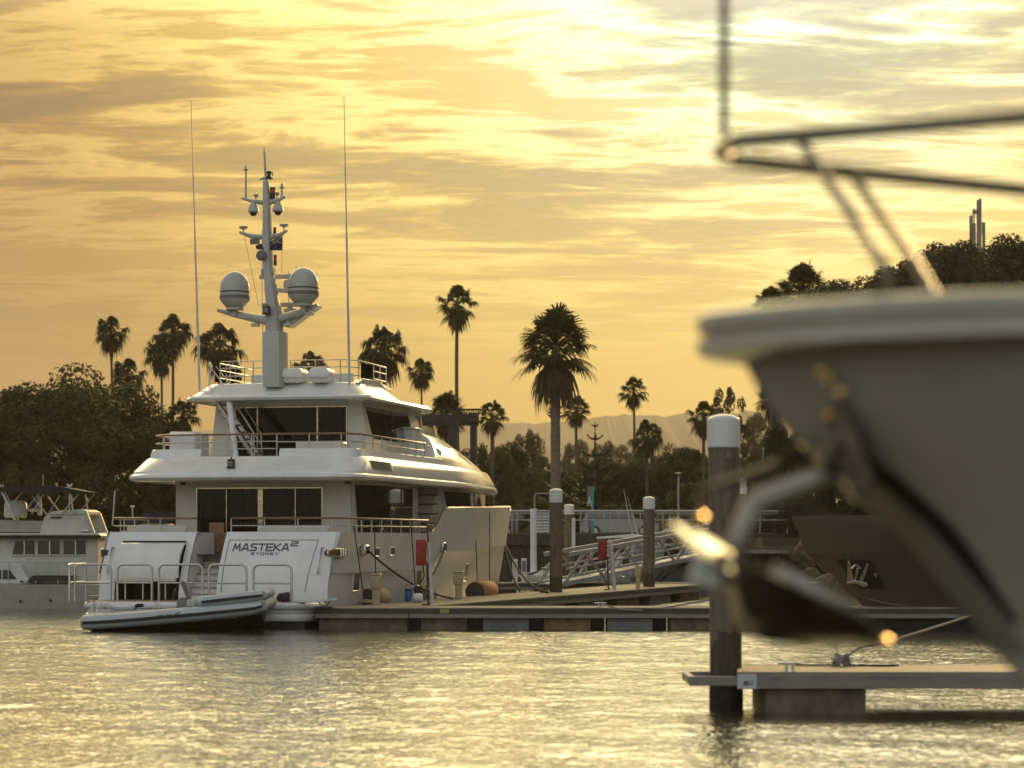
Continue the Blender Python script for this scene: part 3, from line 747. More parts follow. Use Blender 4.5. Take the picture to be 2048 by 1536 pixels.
# brow
bl = [(4.95, 3.38, 30.8, 13.9), (5.2, 3.30, 29.6, 13.9), (5.5, 3.16, 27.6, 13.9), (5.75, 3.02, 25.4, 13.9), (5.95, 2.88, 23.2, 13.9), (6.08, 2.72, 21.4, 13.9), (6.14, 2.55, 20.2, 13.9), (6.16, 2.3, 19.0, 13.9)]
aft = [11.9, 12.6, 12.95, 13.15, 13.3, 13.4, 13.5, 13.7]
br = MB(); br.loft([lev(z, plan(hw, ua, uf, ut, bulge=0, rc=.2, q=1.7, e=.75)) for (z, hw, uf, ut), ua in zip(bl, aft)], True, False, True)
brow = br.build('wheelhouse_brow', M['white'], yacht, ang=40)
ws = MB()
hh = half_plan(2.5, 14.0, 18.6, 15.5, bulge=0, rc=.2)
h2 = half_plan(2.42, 14.0, 18.2, 15.5, bulge=0, rc=.2)
for s in (1, -1): ws.loft([[(s * v, u, 6.12) for v, u in hh[11:]], [(s * v, u, 6.52) for v, u in h2[11:]]], closed=False)
ws.build('wind_screen', M['screen'], yacht)
q = MB(); q.bb(2.05, 2.85, 11.6, 12.5, 5.1, 6.2); q.bb(2.0, 2.9, 11.55, 12.55, 6.2, 6.27); q.build('wing_console', M['white'], yacht, bev=.05)
cn = MB(); cn.lathe([(.06, 0), (.16, .05), (.24, .45), (.29, .8), (.29, .84), (.24, .84)], (3.12, 13.9, 5.48), 20, Matrix.Rotation(R(90), 4, 'X') @ Matrix.Rotation(R(-25), 4, 'Y'))
cn.build('horn_cowl', M['white'], yacht)
# louvre grille in the starboard coaming
u0, u1 = 3.95, 6.2
gr = MB()
def csurf(z): return 3.69 + (3.56 - 3.69) * (z - 4.57) / (.41)
gr.prism([(csurf(4.64), u0 + .1, 4.64), (csurf(4.64), u1 + .05, 4.64), (csurf(4.9), u1, 4.9), (csurf(4.9), u0, 4.9)], (.95, 0, .31), -.02, .006)
g = gr.build('vent_grille', M['dark_in'], yacht, smooth=False)
for i in range(5):
    z = 4.65 + i * .06
    q = MB(); q.box((csurf(z) + .0, (u0 + u1) / 2 + .03, z + .02), (.07, u1 - u0, .016), m=Matrix.Rotation(R(18), 4, 'Y')); q.build('louvre', M['white'], g, smooth=False)
# upper deck rails
railing('upper_railing', [(-3.28, 9.5), (-3.28, 4.0), (-2.8, 3.5), (g0 - .02, 3.42)], 5.27, [.2, .44], post=1.15)
railing('upper_railing', [(g1 - .1, 3.42), (2.8, 3.5), (3.28, 4.0), (3.28, 11.4)], 5.27, [.2, .44], post=1.0)
railing('upper_gate_rail', [(g0 + .0, 3.46), (g1 - .12, 3.46)], 5.05, [.22, .44, .66], post=.75)
q = MB(); q.bb(yv(340, 4), yv(392, 4), 3.9, 5.2, 5.1, 5.83); q.build('barbecue_locker', M['white'], yacht, bev=.06)
q = MB(); q.bb(g1 + .3, 2.7, 3.95, 4.6, 5.05, 5.5); q.build('upper_sofa', M['cream'], yacht, bev=.06)
# --- upper saloon
U1 = 7.0; ZR = 6.90
a0, a1 = yv(470, U1), yv(695, U1)
uh = MB()
uh.prism([(-2.64, U1, 5.05), (a0, U1, 5.05), (a0, U1, ZR), (-2.42, U1, ZR)], (0, 1, 0), 0, .12)
uh.prism([(a1, U1, 5.05), (2.66, U1, 5.05), (2.42, U1, ZR), (a1, U1, ZR)], (0, 1, 0), 0, .12)
uh.bb(a0, a1, U1, U1 + .12, 6.75, ZR)
for s in (1, -1):
    x = lambda z: s * (2.66 - .24 * (z - 5.05) / 1.85)
    for (ya, yb, za, zb) in ((U1, 14.2, 5.05, 5.72), (U1, 14.0, 6.74, ZR), ):
        uh.prism([(x(za), ya + .12, za), (x(za), yb, za), (x(zb), yb, zb), (x(zb), ya + .12, zb)], (s, 0, 0), -.08, 0)
    uh.prism([(x(5.72), U1 + .12, 5.72), (x(5.72), U1 + .75, 5.72), (x(6.74), U1 + .3, 6.74), (x(6.74), U1 + .12, 6.74)], (s, 0, 0), -.08, 0)
    uh.prism([(x(5.72), 12.75, 5.72), (x(5.72), 14.2, 5.72), (x(6.74), 13.3, 6.74), (x(6.74), 12.4, 6.74)], (s, 0, 0), -.08, 0)
    for (y0, y1, y2, y3) in ((U1 + .75, 12.75, 12.4, U1 + .3),):
        g = MB(); g.prism([(x(5.72), y0, 5.72), (x(5.72), y1, 5.72), (x(6.74), y2, 6.74), (x(6.74), y3, 6.74)], (s, 0, 0), -.04, -.015)
        f = g.build('upper_side_window', M['mirror_glass'], yacht, smooth=False)
        for yy in (9.6, 10.6):
            q = MB(); q.tube([(x(5.72) - s * .01, yy, 5.72), (x(6.74) - s * .01, yy - .3, 6.74)], .018, 6); q.build('mullion', M['black'], f)
uh.prism([(-2.6, 14.2, 5.05), (2.6, 14.2, 5.05), (2.42, 14.0, ZR), (-2.42, 14.0, ZR)], (0, 1, 0), -.05, .05)
uh.build('upper_saloon_walls', M['cream'], yacht, smooth=False)
doors('upper_saloon_door', U1 + .02, a0, a1, 5.08, 6.76, [(yv(515, U1), .05), (yv(635, U1), .06)], .03)
# --- hardtop
hd = MB()
def H(z, hw, ua, uf, ut, rc=.9): return lev(z, plan(hw, ua, uf, ut, bulge=.25, rc=rc))
hd.loft([H(6.86, 2.5, 6.0, 16.0, 12.5), H(6.84, 2.9, 5.7, 16.3, 12.5), H(6.86, 3.02, 5.45, 16.5, 12.5), H(6.93, 3.07, 5.38, 16.6, 12.5), H(7.0, 3.03, 5.42, 16.5, 12.5), H(7.02, 2.98, 5.5, 16.4, 12.5), H(7.06, 2.6, 5.9, 15.5, 12.3), H(7.10, 1.5, 7.0, 14.0, 12.0)], True, True, True)
hd.build('hardtop', M['white'], yacht, ang=35)
hc = MB()
def HH(z, hw, ua, uf, ut, rc=.7): return lev(z, plan(hw, ua, uf, ut, bulge=.2, rc=rc))
hc.loft([HH(7.0, 2.95, 5.55, 12.6, 9.6), HH(7.40, 2.55, 6.15, 11.2, 8.8), HH(7.43, 2.5, 6.2, 11.1, 8.8), HH(7.43, 2.3, 6.4, 10.9, 8.8)], True, True, True)
hc.build('sundeck_coaming', M['white'], yacht, ang=35)
hc = MB()
bulk = half_plan(2.35, 6.6, 10.9, 8.8, bulge=.1, rc=.5)
hc.bb(-1.3, 2.1, 7.1, 7.2, 7.42, 7.78); hc.build('sundeck_bulkhead', M['white_flat'], yacht, bev=.03)
sl = MB(); sl.prism([(2.0, 6.5, 7.42), (2.5, 6.35, 7.42), (2.44, 7.0, 7.6), (2.44, 8.6, 7.62), (2.42, 10.6, 7.43)], (1, 0, 0), -.05, .05)
sl.build('sundeck_fairing', M['white'], yacht, bev=.02)
railing('sundeck_railing', [(-2.3, 10.2), (-2.38, 7.2), (-2.1, 6.5), (-.15, 6.32)], 7.42, [.27, .52, .74], post=.8, woody=False)
railing('sundeck_railing', [(.3, 6.32), (2.1, 6.5), (2.38, 7.2), (2.3, 10.2)], 7.42, [.27, .52, .74], post=.8, woody=False)
q = MB(); q.prism([(2.4, 7.0, 7.5), (2.4, 8.4, 7.5), (2.4, 8.3, 8.1), (2.4, 7.0, 8.1)], (1, 0, 0), -.006, .006); q.build('side_screen', M['screen'], yacht, smooth=False)
q = MB(); q.prism([(-2.42, 6.9, 7.55), (-2.42, 9.4, 7.55), (-2.42, 9.4, 8.1), (-2.42, 6.9, 8.1)], (1, 0, 0), -.006, .006); q.build('side_screen', M['screen'], yacht, smooth=False)
for px in (591, 644):
    v = yv(px, 6.0)
    q = MB(); q.loft([[(v + sx * a, 6.0 + sy * b, z) for sx, sy in ((-1, -1), (1, -1), (1, 1), (-1, 1))] for a, b, z in ((.22, .3, 7.4), (.30, .36, 7.46), (.33, .40, 7.62), (.33, .4, 7.66), (.30, .38, 7.80), (.24, .34, 7.86))], True, True, True)
    f = q.build('liferaft_locker', M['white'], yacht, bev=.025); 
    q = MB(); q.tube([(v - .31, 5.575, 7.55), (v + .31, 5.575, 7.55)], .008, 5); q.build('seam', M['sign_grey'], f)
# curved stair handrail on the port side and the diagonal stair to the sun deck
st = MB()
sa, sb = Vector((yv(432, 6.2), 6.2, 6.9)), Vector((yv(508, 5.2), 5.2, 5.1))
for dv in (0, .55): st.beam(sa + Vector((0, dv * 1.2, 0)), sb + Vector((0, dv * 1.2, 0)), .05, .12)
for dv in (-.02, .68): st.tube([sa + Vector((-.25, dv, 1.15)), sa + Vector((.1, dv, .72)), sb + Vector((0, dv, .75)), sb + Vector((0.02, dv, 0))], .018, 7); st.tube([sa + Vector((.0, dv, .4)), sb + Vector((0, dv, .4))], .012, 6)
so_ = st.build('sundeck_stair', M['satin'], yacht)
for i in range(8):
    p = sa.lerp(sb, (i + .5) / 8); q = MB(); q.bb(p.x - .16, p.x + .16, p.y + .02, p.y + .62, p.z - .02, p.z + .02); q.build('tread', M['teak'], so_, smooth=False)
q = MB(); q.tube([(yv(413, 6.2), 6.4, 8.1), (yv(420, 6.2), 6.2, 8.12), (yv(424, 6.0), 6.0, 7.95), (yv(419, 5.9), 5.9, 7.7), (yv(418, 5.8), 5.8, 7.35), (yv(428, 5.7), 5.7, 7.12)], .026, 8); q.build('stair_handrail', M['steel'], yacht)
q = MB(); q.tube([(yv(455, 5.4), 5.55, 6.88), (yv(472, 3.3), 3.3, 5.06), (yv(474, 3.1), 3.0, 4.9)], [.10, .08, .06], 10); q.build('support_strut', M['white_flat'], yacht)
# black floodlights
def flood(v, u, z, parent):
    q = MB(); q.bb(v - .10, v + .10, u - .10, u + .06, z + .02, z + .26); q.bb(v - .12, v + .12, u - .12, u + .08, z, z + .04); q.tube([(v, u, z + .26), (v, u, z + .33)], .03, 8)
    o = q.build('floodlight', M['black'], parent, bev=.02)
    q = MB(); q.bb(v - .07, v + .07, u - .112, u - .104, z + .06, z + .2); q.build('lamp_glass', M['mirror_glass'], o, smooth=False)
flood(yv(463, 2.5), 2.5, 4.66, yacht); flood(yv(541, 5.6), 5.72, 7.28, yacht)
for px, u in ((282, 3.6), (366, 3.9), (695, 3.6)):
    v = yv(px, u); q = MB(); q.lathe([(.09, 0), (.09, .06), (.05, .08)], (v, u, 4.19), 12); q.build('downlight', M['black'], yacht)
# --- whip aerials
for name_, px0, py0, px1, py1, v0 in (('whip_aerial', 400, 800, 382, 200, -2.75), ('whip_aerial', 699, 770, 688, 193, 2.35)):
    u = yu(px0, v0); z0 = yz(py0, u, v0); z1 = yz(py1, u, v0); v1 = yv(px1, u)
    n = 12; q = MB(); q.tube([(v0 + (v1 - v0) * (t / n), u, z0 + (z1 - z0) * t / n) for t in range(n + 1)], [.042 if t < 4 else (.034 if t < 7 else .022 if t < 10 else .013) for t in range(n + 1)], 7)
    q.build('whip_aerial', M['dirty_white'], yacht)
# --- mast (sub-parts hang from it)
UM = 5.8
def mv(px): return yv(px, UM)
def mz(py): return yz(py, UM, 0)
mb = MB()
def sect(px, py, wpx, d, du=0.0):
    v = mv(px); z = mz(py); w = wpx / 64.0 / 2
    return [(v - w, UM + du - d, z), (v + w * .75, UM + du - d, z), (v + w, UM + du - d * .6, z), (v + w, UM + du + d, z), (v - w, UM + du + d, z)]
mb.loft([sect(551, 775, 38, .34), sect(551, 668, 38, .34), sect(551, 664, 37, .30)], True, True, True)
mb.loft([sect(549, 668, 27, .24), sect(548, 630, 27, .24), sect(545, 600, 20, .22), sect(540, 560, 16, .2), sect(537, 535, 15, .19), sect(535, 480, 14, .17), sect(534, 400, 12, .13), sect(532, 362, 9, .1)], True, True, True)
mb.tube([(mv(532), UM, mz(364)), (mv(529), UM, mz(310)), (mv(528), UM, mz(292))], [.045, .03, .008], 8)
for a, b in ((-5, -6), (6, -6)): mb.tube([(mv(528), UM, mz(310)), (mv(528 + a), UM, mz(310 + b))], .008, 5)
mast = mb.build('mast', M['mast_paint'], yacht, ang=40)
def arm(pts, r, name='spreader', m='mast_paint'):
    q = MB(); q.tube([(mv(px), UM + du, mz(py)) for px, py, du in pts], r, 8); return q.build(name, M[m], mast, ang=60)
arm([(434, 617, .1), (470, 627, 0), (541, 643, -.05), (600, 626, 0), (634, 611, .1)], [.06, .10, .16, .10, .06])
q = MB(); q.prism([(mv(548), UM + .1, mz(648)), (mv(575), UM + .1, mz(655)), (mv(634), UM + .15, mz(612)), (mv(600), UM + .1, mz(628))], (0, 1, 0), 0, .5); q.build('spreader_web', M['mast_paint'], mast, bev=.02)
arm([(479, 462, 0), (500, 470, 0), (536, 475, 0), (560, 470, 0), (575, 461, 0)], [.04, .07, .10, .07, .04])
arm([(484, 394, 0), (505, 401, 0), (534, 405, 0), (556, 401, 0), (571, 393, 0)], [.035, .06, .10, .07, .04])
arm([(524, 543, 0), (549, 543, 0)], [.12, .12], 'mast_collar')
arm([(520, 357 + 0, 0), (532, 355, 0), (546, 357, 0)], [.03, .06, .03], 'top_bracket')
# domes
for px, py0, py1, w in ((471, 613, 541, 60), (608, 608, 537, 61)):
    r = w / 64.0 / 2; z0 = mz(py0) ; z1 = mz(py1); h = z1 - z0; v = mv(px)
    zb = z0 + h * .20
    pr = [(r * .45, z0), (r * .62, z0 + .01), (r * .95, zb - .04), (r, zb), (r, zb + h * .12)]
    d = MB(); d.lathe(pr + [(r * .985, zb + h * .2), (r * .98, zb + h * .34)] + [(r * .98 * math.cos(t), zb + h * .34 + (z1 - zb - h * .34) * math.sin(t)) for t in [math.pi / 2 * k / 9 for k in range(1, 9)]] + [(.004, z1)], (v, UM - .05, 0), 32)
    dome = d.build('satellite_dome', M['mast_paint'], mast, ang=50)
    for q0, q1 in ((.025, .125), (.205, .235)):
        b = MB(); b.lathe([(r + .004, zb + h * q0), (r + .012, zb + h * q0 + .005), (r + .012, zb + h * q1 - .005), (r + .004, zb + h * q1)], (v, UM - .05, 0), 32); b.build('dome_band', M['sign_grey'] if q1 < .2 else M['black'], mast, ang=50)
    b = MB(); b.lathe([(r * .62, z0 - .10), (r * .62, z0 + .0)], (v, UM - .05, 0), 8); b.tube([(v, UM - .05, z0 - .12), (v, UM - .05, z0 - .3)], .1, 10); b.build('dome_pedestal', M['mast_paint'], mast, bev=.02)
# camera domes under the top spreader
for px in (507, 556):
    v = mv(px); d = MB(); d.lathe([(.05, mz(402)), (.07, mz(404)), (.13, mz(411)), (.165, mz(418)), (.18, mz(422)), (.14, mz(424))], (v, UM, 0), 18); cdm = d.build('camera_dome', M['mast_paint'], mast)
    b = MB(); b.ball((v, UM, mz(424)), .115, 14); b.build('camera_lens', M['black'], mast)
# little mushroom aerials
for px, py, r in ((487, 454, .14), (568, 452, .14), (512, 390, .08), (554, 388, .08)):
    v = mv(px); z = mz(py); q = MB(); q.tube([(v, UM, z - .22), (v, UM, z)], .022, 6); q.lathe([(.04, z - .05), (r, z), (r, z + .05), (.02, z + .075)], (v, UM, 0), 14); q.build('mushroom_aerial', M['mast_paint'], mast)
for px, y0, y1 in ((492, 396, 328), (564, 396, 366)):
    v = mv(px); q = MB(); q.tube([(v, UM, mz(y0)), (v, UM, mz(y1 + 12))], [.045, .03], 7); q.lathe([(.02, mz(y1 + 12)), (.09, mz(y1 + 9)), (.05, mz(y1 + 8)), (.045, mz(y1 + 4)), (.005, mz(y1))], (v, UM, 0), 12); q.build('stub_aerial', M['mast_paint'], mast)
# red and white signal lamps on the forward side
for px, y0, y1, r in ((543, 398, 372, .085), (547, 468, 453, .05), (548, 530, 508, .05)):
    v = mv(px); za, zb = mz(y0), mz(y1); h = zb - za
    q = MB(); q.lathe([(r, za), (r, za + h * .45), (r * .9, za + h * .46), (r * .9, za + h * .8), (r, za + h * .82), (r, za + h * .95), (.02, zb)], (v, UM + .12, 0), 14); q.build('signal_lamp', M['black'], mast)
    q = MB(); q.lathe([(r * .93, za + h * .47), (r * .93, za + h * .79)], (v, UM + .12, 0), 14); q.build('red_lens', M['redlamp'], mast)
flood(mv(541), UM - .35, mz(631), mast)
q = MB(); q.lathe([(.1, mz(358)), (.1, mz(354)), (.06, mz(352)), (.06, mz(347)), (.08, mz(346)), (.07, mz(342))], (mv(538), UM, 0), 10); q.tube([(mv(541), UM, mz(345)), (mv(545), UM, mz(345)), (mv(545), UM, mz(352))], .02, 5); q.build('anchor_light', M['black'], mast)
q = MB(); q.lathe([(.16, -.06), (.17, .02), (.12, .08), (.02, .09)], (mv(528), UM - .25, mz(512)), 16, Matrix.Rotation(R(90), 4, 'X')); q.build('mast_spotlight', M['sign_grey'], mast)
q = MB(); q.bb(mv(500), mv(519), UM - .02, UM + .06, mz(487), mz(476)); q.tube([(mv(509), UM, mz(476)), (mv(509), UM, mz(471))], .02, 5); q.build('loud_hailer', M['sign_grey'], mast, bev=.02)
# two open-array radars forward of the mast
for ya, px0, px1, yb in ((547, 497, 620, 575), (604, 502, 606, 636)):
    u = UM + .9
    z = mz(ya); vc = mv((px0 + px1) / 2)
    L_ = (px1 - px0) / 64.0
    q = MB(); q.bb(vc - L_ / 2, vc + L_ / 2, u - .07, u + .07, z - .07, z + .07); sc = q.build('radar_scanner', M['mast_paint'], mast, bev=.03)
    q = MB(); q.bb(vc - L_ / 2 + .05, vc - L_ / 2 + .5, u - .085, u - .068, z - .03, z + .05); q.build('scanner_label', M['yellow'], mast, smooth=False)
    q = MB(); q.lathe([(.2, z - .42), (.22, z - .3), (.2, z - .14), (.08, z - .1), (.08, z - .05)], (mv(562), u, 0), 14); q.build('radar_motor', M['mast_paint'], mast)
    q = MB(); q.beam((mv(548), UM + .1, z - .5), (mv(572), u + .2, z - .48), .2, .12); q.bb(mv(530), mv(536), UM - .1, UM + .15, z - .58, z - .42); q.build('radar_bracket', M['white'], mast, bev=.02)
for px, y0, y1 in ((571, 610, 540), (586, 600, 530), (519, 745, 612), (518, 628, 458)):
    q = MB(); q.tube([(mv(px), UM + .3, mz(y0)), (mv(px), UM + .3, mz(y1))], .012, 5); q.build('rod_aerial', M['satin'], mast)
q = MB()
for a, b in (((488, 464), (518, 612)), ((566, 464), (564, 545))): q.tube([(mv(a[0]), UM - .02, mz(a[1])), (mv(b[0]), UM - .02, mz(b[1]))], .007, 5)
q.build('halyard', M['rope_grey'], mast)
q = MB()
for v, z in ((mv(486), mz(623)), (mv(512), mz(640)), (mv(577), mz(640)), (mv(620), mz(620))):
    q2 = MB(); q2.tube([(v, UM - .05, z), (v, UM - .05, z - .12)], .03, 6); q2.bb(v - .13, v + .13, UM - .13, UM + .05, z - .2, z - .1); q2.build('deck_lamp', M['mast_paint'], mast, bev=.02)
# --- lettering
def text_mesh(body, size, name, m, parent, place, sx=1.0, bold=.0, spacing=1.0, thick=.012, align='CENTER'):
    cu = bpy.data.curves.new(name, 'FONT'); cu.body = body; cu.size = size; cu.align_x = align; cu.extrude = thick / 2; cu.offset = bold; cu.space_character = spacing; cu.resolution_u = 3
    t = bpy.data.objects.new('tmp', cu); COL.objects.link(t)
    bpy.context.view_layer.update()
    dg = bpy.context.evaluated_depsgraph_get()
    me = bpy.data.meshes.new_from_object(t.evaluated_get(dg)); me.name = name
    bpy.data.objects.remove(t)
    for v in me.vertices:
        p = place(v.co.x * sx, v.co.y, v.co.z); v.co = p
    me.materials.clear(); me.materials.append(m)
    o = bpy.data.objects.new(name, me); COL.objects.link(o); o.parent = parent
    return o
GL = {'M': (1.5, [[(0, 0), (.22, 1), (.75, .3), (1.28, 1), (1.5, 0)]]), 'A': (1.5, [[(0, 0), (.62, 1), (.88, 1), (1.5, 0)], [(.42, .27), (1.1, .27)]]), 'S': (1.35, [[(1.3, 1), (.2, 1), (.02, .8), (.2, .54), (1.15, .48), (1.33, .22), (1.15, 0), (0, 0)]]),
      'T': (1.35, [[(0, 1), (1.35, 1)], [(.68, 1), (.68, 0)]]), 'E': (1.25, [[(1.25, 1), (0, 1), (0, 0), (1.25, 0)], [(0, .5), (1.15, .5)]]), 'K': (1.35, [[(0, 0), (0, 1)], [(1.3, 1), (.25, .5), (1.35, 0)]]), '2': (1.1, [[(0, 1), (1, 1), (1.1, .78), (1, .55), (.1, .42), (0, .22), (0, 0), (1.1, 0)]]),
      'Y': (1.2, [[(0, 1), (.6, .45), (1.2, 1)], [(.6, .45), (.6, 0)]]), 'D': (1.2, [[(0, 0), (0, 1), (.95, 1), (1.2, .75), (1.2, .25), (.95, 0), (0, 0)]]), 'N': (1.2, [[(0, 0), (0, 1), (1.2, 0), (1.2, 1)]])}
def strokes(word, h, th, gap, x0, z0, width=None):
    tot = sum(GL[c][0] for c in word) + gap * (len(word) - 1); k = h if not width else width / tot
    q = MB(); x = x0
    for c in word:
        w_, ls = GL[c]
        for l in ls:
            for a, b in zip(l, l[1:]):
                ax, az, bx, bz = x + a[0] * k, z0 + a[1] * h, x + b[0] * k, z0 + b[1] * h
                d = math.hypot(bx - ax, bz - az); ex, ez = (bx - ax) / d * th * .45, (bz - az) / d * th * .45; nx, nz_ = -(bz - az) / d * th / 2, (bx - ax) / d * th / 2
                pts = [(ax - ex + nx, az - ez + nz_), (bx + ex + nx, bz + ez + nz_), (bx + ex - nx, bz + ez - nz_), (ax - ex - nx, az - ez - nz_)]
                q.loft([[(px_, ut_(pz) - o_, pz) for px_, pz in pts] for o_ in (.003, .014)], True, True, True)
        x += (w_ + gap) * k
    return q
xa, xb = yv(472, .8), yv(582, .8)
strokes('MASTEKA', .185, .040, .46, xa, 2.20, xb - xa).build('name_lettering', M['letter'], yacht, smooth=False)
xa, xb = yv(586, .85), yv(600, .85)
strokes('2', .12, .028, .2, xa, 2.335, xb - xa).build('name_lettering', M['letter'], yacht, smooth=False)
xa, xb = yv(507, .7), yv(561, .7)
strokes('SYDNEY', .065, .014, .7, xa, 2.075, xb - xa).build('port_lettering', M['letter'], yacht, smooth=False)
from mathutils.bvhtree import BVHTree
bvh = BVHTree.FromPolygons([v.co[:] for v in brow.data.vertices], [p.vertices[:] for p in brow.data.polygons])
def on_brow(x, y, d):
    z = 5.52 + y; u = 16.3 + x
    h = bvh.ray_cast(Vector((6, u, z)), Vector((-1, 0, 0)))[0]
    return Vector(((h.x if h else 2.9) + .012 + d, u, z))
text_mesh('MASTEKA\u00b2', .28, 'side_lettering', M['letter'], yacht, on_brow, sx=1.5, bold=.006)
# --- flag on the mast halyard
fl = MB(); rows = []
for j in range(7):
    t = j / 6; r = []
    for i in range(15):
        s = i / 14
        px = 567 - 53 * s; top = 474 + 18 * s; bot = 502 - 4 * s ** 2 * 1 - 0 * s
        py = top + (bot - top) * t
        r.append((mv(px), UM - .12 - .10 * math.sin(s * 9 + t * 1.5) * s, mz(py)))
    rows.append(r)
fl.loft(rows, closed=False)
def flag_mat():
    m = bpy.data.materials.new('navy_ensign_cloth'); nt, N, L = nodes_of(m); b = N['Principled BSDF']; b.inputs['Roughness'].default_value = .85
    b.inputs['Base Color'].default_value = (.010, .011, .03, 1)
    return m
mw = Matrix.Translation((CX, CY, 0)) @ Matrix.Rotation(-R(TH), 4, 'Z')
def totop(o, label, cat, group=None):
    o.parent = None; o.matrix_world = mw; tag(o, label, cat, group); return o
flag = fl.build('ensign_flag', flag_mat(), None, ang=180)
totop(flag, 'dark blue ensign flying from the yacht mast halyard', 'flag')
# union cross pattern and stars as thin cloth strips sewn on
def fpt(s, t, off=.01):
    px = 567 - 53 * s; top = 474 + 18 * s; bot = 502 - 4 * s ** 2
    return (mv(px), UM - .12 - .10 * math.sin(s * 9 + t * 1.5) * s - off, mz(top + (bot - top) * t))
def strip(a, b, w, name, m, off):
    q = MB(); n = 8; dx, dy = b[0] - a[0], b[1] - a[1]; l = math.hypot(dx, dy); nx, ny = -dy / l * w, dx / l * w
    q.loft([[fpt(a[0] + dx * i / n + nx, a[1] + dy * i / n + ny, off) for i in range(n + 1)], [fpt(a[0] + dx * i / n - nx, a[1] + dy * i / n - ny, off) for i in range(n + 1)]], closed=False)
    return q.build(name, m, flag)
wf = mat('white_flag_cloth', (.42, .40, .36), .85); rf = mat('red_flag_cloth', (.20, .02, .02), .85)
for a, b in (((.02, .03), (.46, .47)), ((.02, .47), (.46, .03)), ((.24, .02), (.24, .48)), ((.02, .25), (.46, .25))): strip(a, b, .028, 'flag_cross', wf, .012)
for a, b in (((.24, .02), (.24, .48)), ((.02, .25), (.46, .25))): strip(a, b, .014, 'flag_cross', rf, .018)
for s, t in ((.24, .75), (.75, .2), (.62, .45), (.86, .42), (.75, .75)): strip((s - .02, t), (s + .02, t), .03, 'flag_star', wf, .012)
# ---------------------------------------------------------------- inflatable tender lying across the stern
TY = 66.2
tdr = empty('inflatable_tender', P(160, 1259, TY), 0, 'pale grey inflatable tender with dark rubbing strip lying across the yacht stern', 'tender')
TO = P(165, 1259, TY)
def tp(px, py, dy=0.0):
    p = P(px, py, TY); return Vector((p.x - TO.x, dy, p.z - TO.z))
def ring_tube(pts, r, n=16): return pts, r
line = [(166, 1245, .2), (172, 1245, .2), (200, 1244, .205), (260, 1240, .205), (330, 1234, .205), (400, 1228, .205), (450, 1223, .2), (500, 1218, .19), (518, 1215.5, .18), (530, 1212, .15)]
tb = MB(); tb.tube([tp(166, 1245)] + [tp(a, b) for a, b, r in line[1:]], [.10] + [r for a, b, r in line[1:]], 18)
tb.tube([tp(530, 1212), tp(537, 1207, .35), tp(540, 1204, .8), tp(537, 1207, 1.25), tp(530, 1212, 1.6)], [.15, .165, .17, .165, .15], 16)
tb.tube([tp(a, b, 1.6) for a, b, r in line], [r * .97 for a, b, r in line], 16)
tb.build('side_tube', M['tube'], tdr, ang=60)
t2 = MB()
l2 = [(398, 1206, .03), (402, 1205, .12), (410, 1203.5, .155), (450, 1199, .16), (500, 1193.5, .155), (520, 1191.5, .145), (531, 1190, .11)]
t2.tube([tp(a, b, .02) for a, b, r in l2], [r for a, b, r in l2], 16); t2.tube([tp(531, 1190, .02), tp(537, 1187, .4), tp(539, 1185, .8), tp(537, 1187, 1.2), tp(531, 1190, 1.58)], [.11, .13, .14, .13, .11], 14)
t2.build('bow_dodger', M['tube'], tdr, ang=60)
rs = MB()
def rub(pts, dyk, w, r):
    rs.loft([[v for v in q] for q in [[tp(a, b + dy, -rr * .985 - .012 + .0) for (a, b, rr) in pts] for dy in (-w, w)]], closed=False)
rsm = MB()
for pts, off in ((line[1:], 2.0), (l2[2:], 1.2)):
    ringsA = []
    for a, b, rr in pts:
        c0 = tp(a, b, 0)
        o = []
        for t in (-.28, -.14, 0, .14):
            o.append(c0 + Vector((0, -(rr + .016) * math.cos(t + .05), (rr + .016) * math.sin(t + .05))))
        ringsA.append(o)
    rsm.loft(ringsA, closed=False)
rsm.build('rubbing_strip', M['rubber'], tdr)
gp = MB()
for a0, a1 in ((315, 328), (333, 345), (350, 360)):
    ringsA = []
    for k in range(5):
        t = .05 + k * .32; 
        sl = 18 * (t - .05)
        o = []
        for px in (a0 + sl, (a0 + a1) / 2 + sl, a1 + sl):
            cy = 1236 - (px - 320) * .088
            c0 = tp(px, cy, 0); o.append(c0 + Vector((0, -.212 * math.cos(t), .212 * math.sin(t))))
        ringsA.append(o)
    gp.loft(ringsA, closed=False)
gp.build('tube_stripe', M['tube_grey'], tdr)
hl = MB(); kk = [(330, 1250), (380, 1252), (430, 1250), (475, 1246), (508, 1238), (526, 1226)]
hl.loft([[tp(a, b - 10, .05), tp(a + 2, 1264 - (.0 if a < 500 else 10), .8), tp(a, b - 10, 1.55), tp(a, b - 22, .8)] for a, b in [(180, 1262)] + kk], True, True, True)
hl.build('rigid_hull', M['antifoul'], tdr, ang=50)
q = MB(); q.bb(.55, 2.6, .3, 1.35, .35, .42); q.build('cockpit_floor', M['sign_grey'], tdr, smooth=False)
q = MB(); q.loft([[tp(352, 1217, .45), tp(378, 1214, .45), tp(378, 1214, 1.1), tp(352, 1217, 1.1)], [tp(354, 1203, .5), tp(374, 1202, .5), tp(374, 1202, 1.05), tp(354, 1203, 1.05)], [tp(360, 1196, .55), tp(370, 1197, .55), tp(370, 1197, 1.0), tp(360, 1196, 1.0)]], True, True, True)
con = q.build('steering_console', M['tube_grey'], tdr, bev=.02)
q = MB(); q.beam(tp(379, 1200, .55), tp(364, 1163, .55), .30, .10); q.build('seat_back', M['tube_grey'], tdr, bev=.03)
q = MB(); q.bb(tp(374, 0).x, tp(394, 0).x, .35, 1.2, tp(0, 1216).z, tp(0, 1199).z); q.build('helm_seat', M['tube'], tdr, bev=.05)
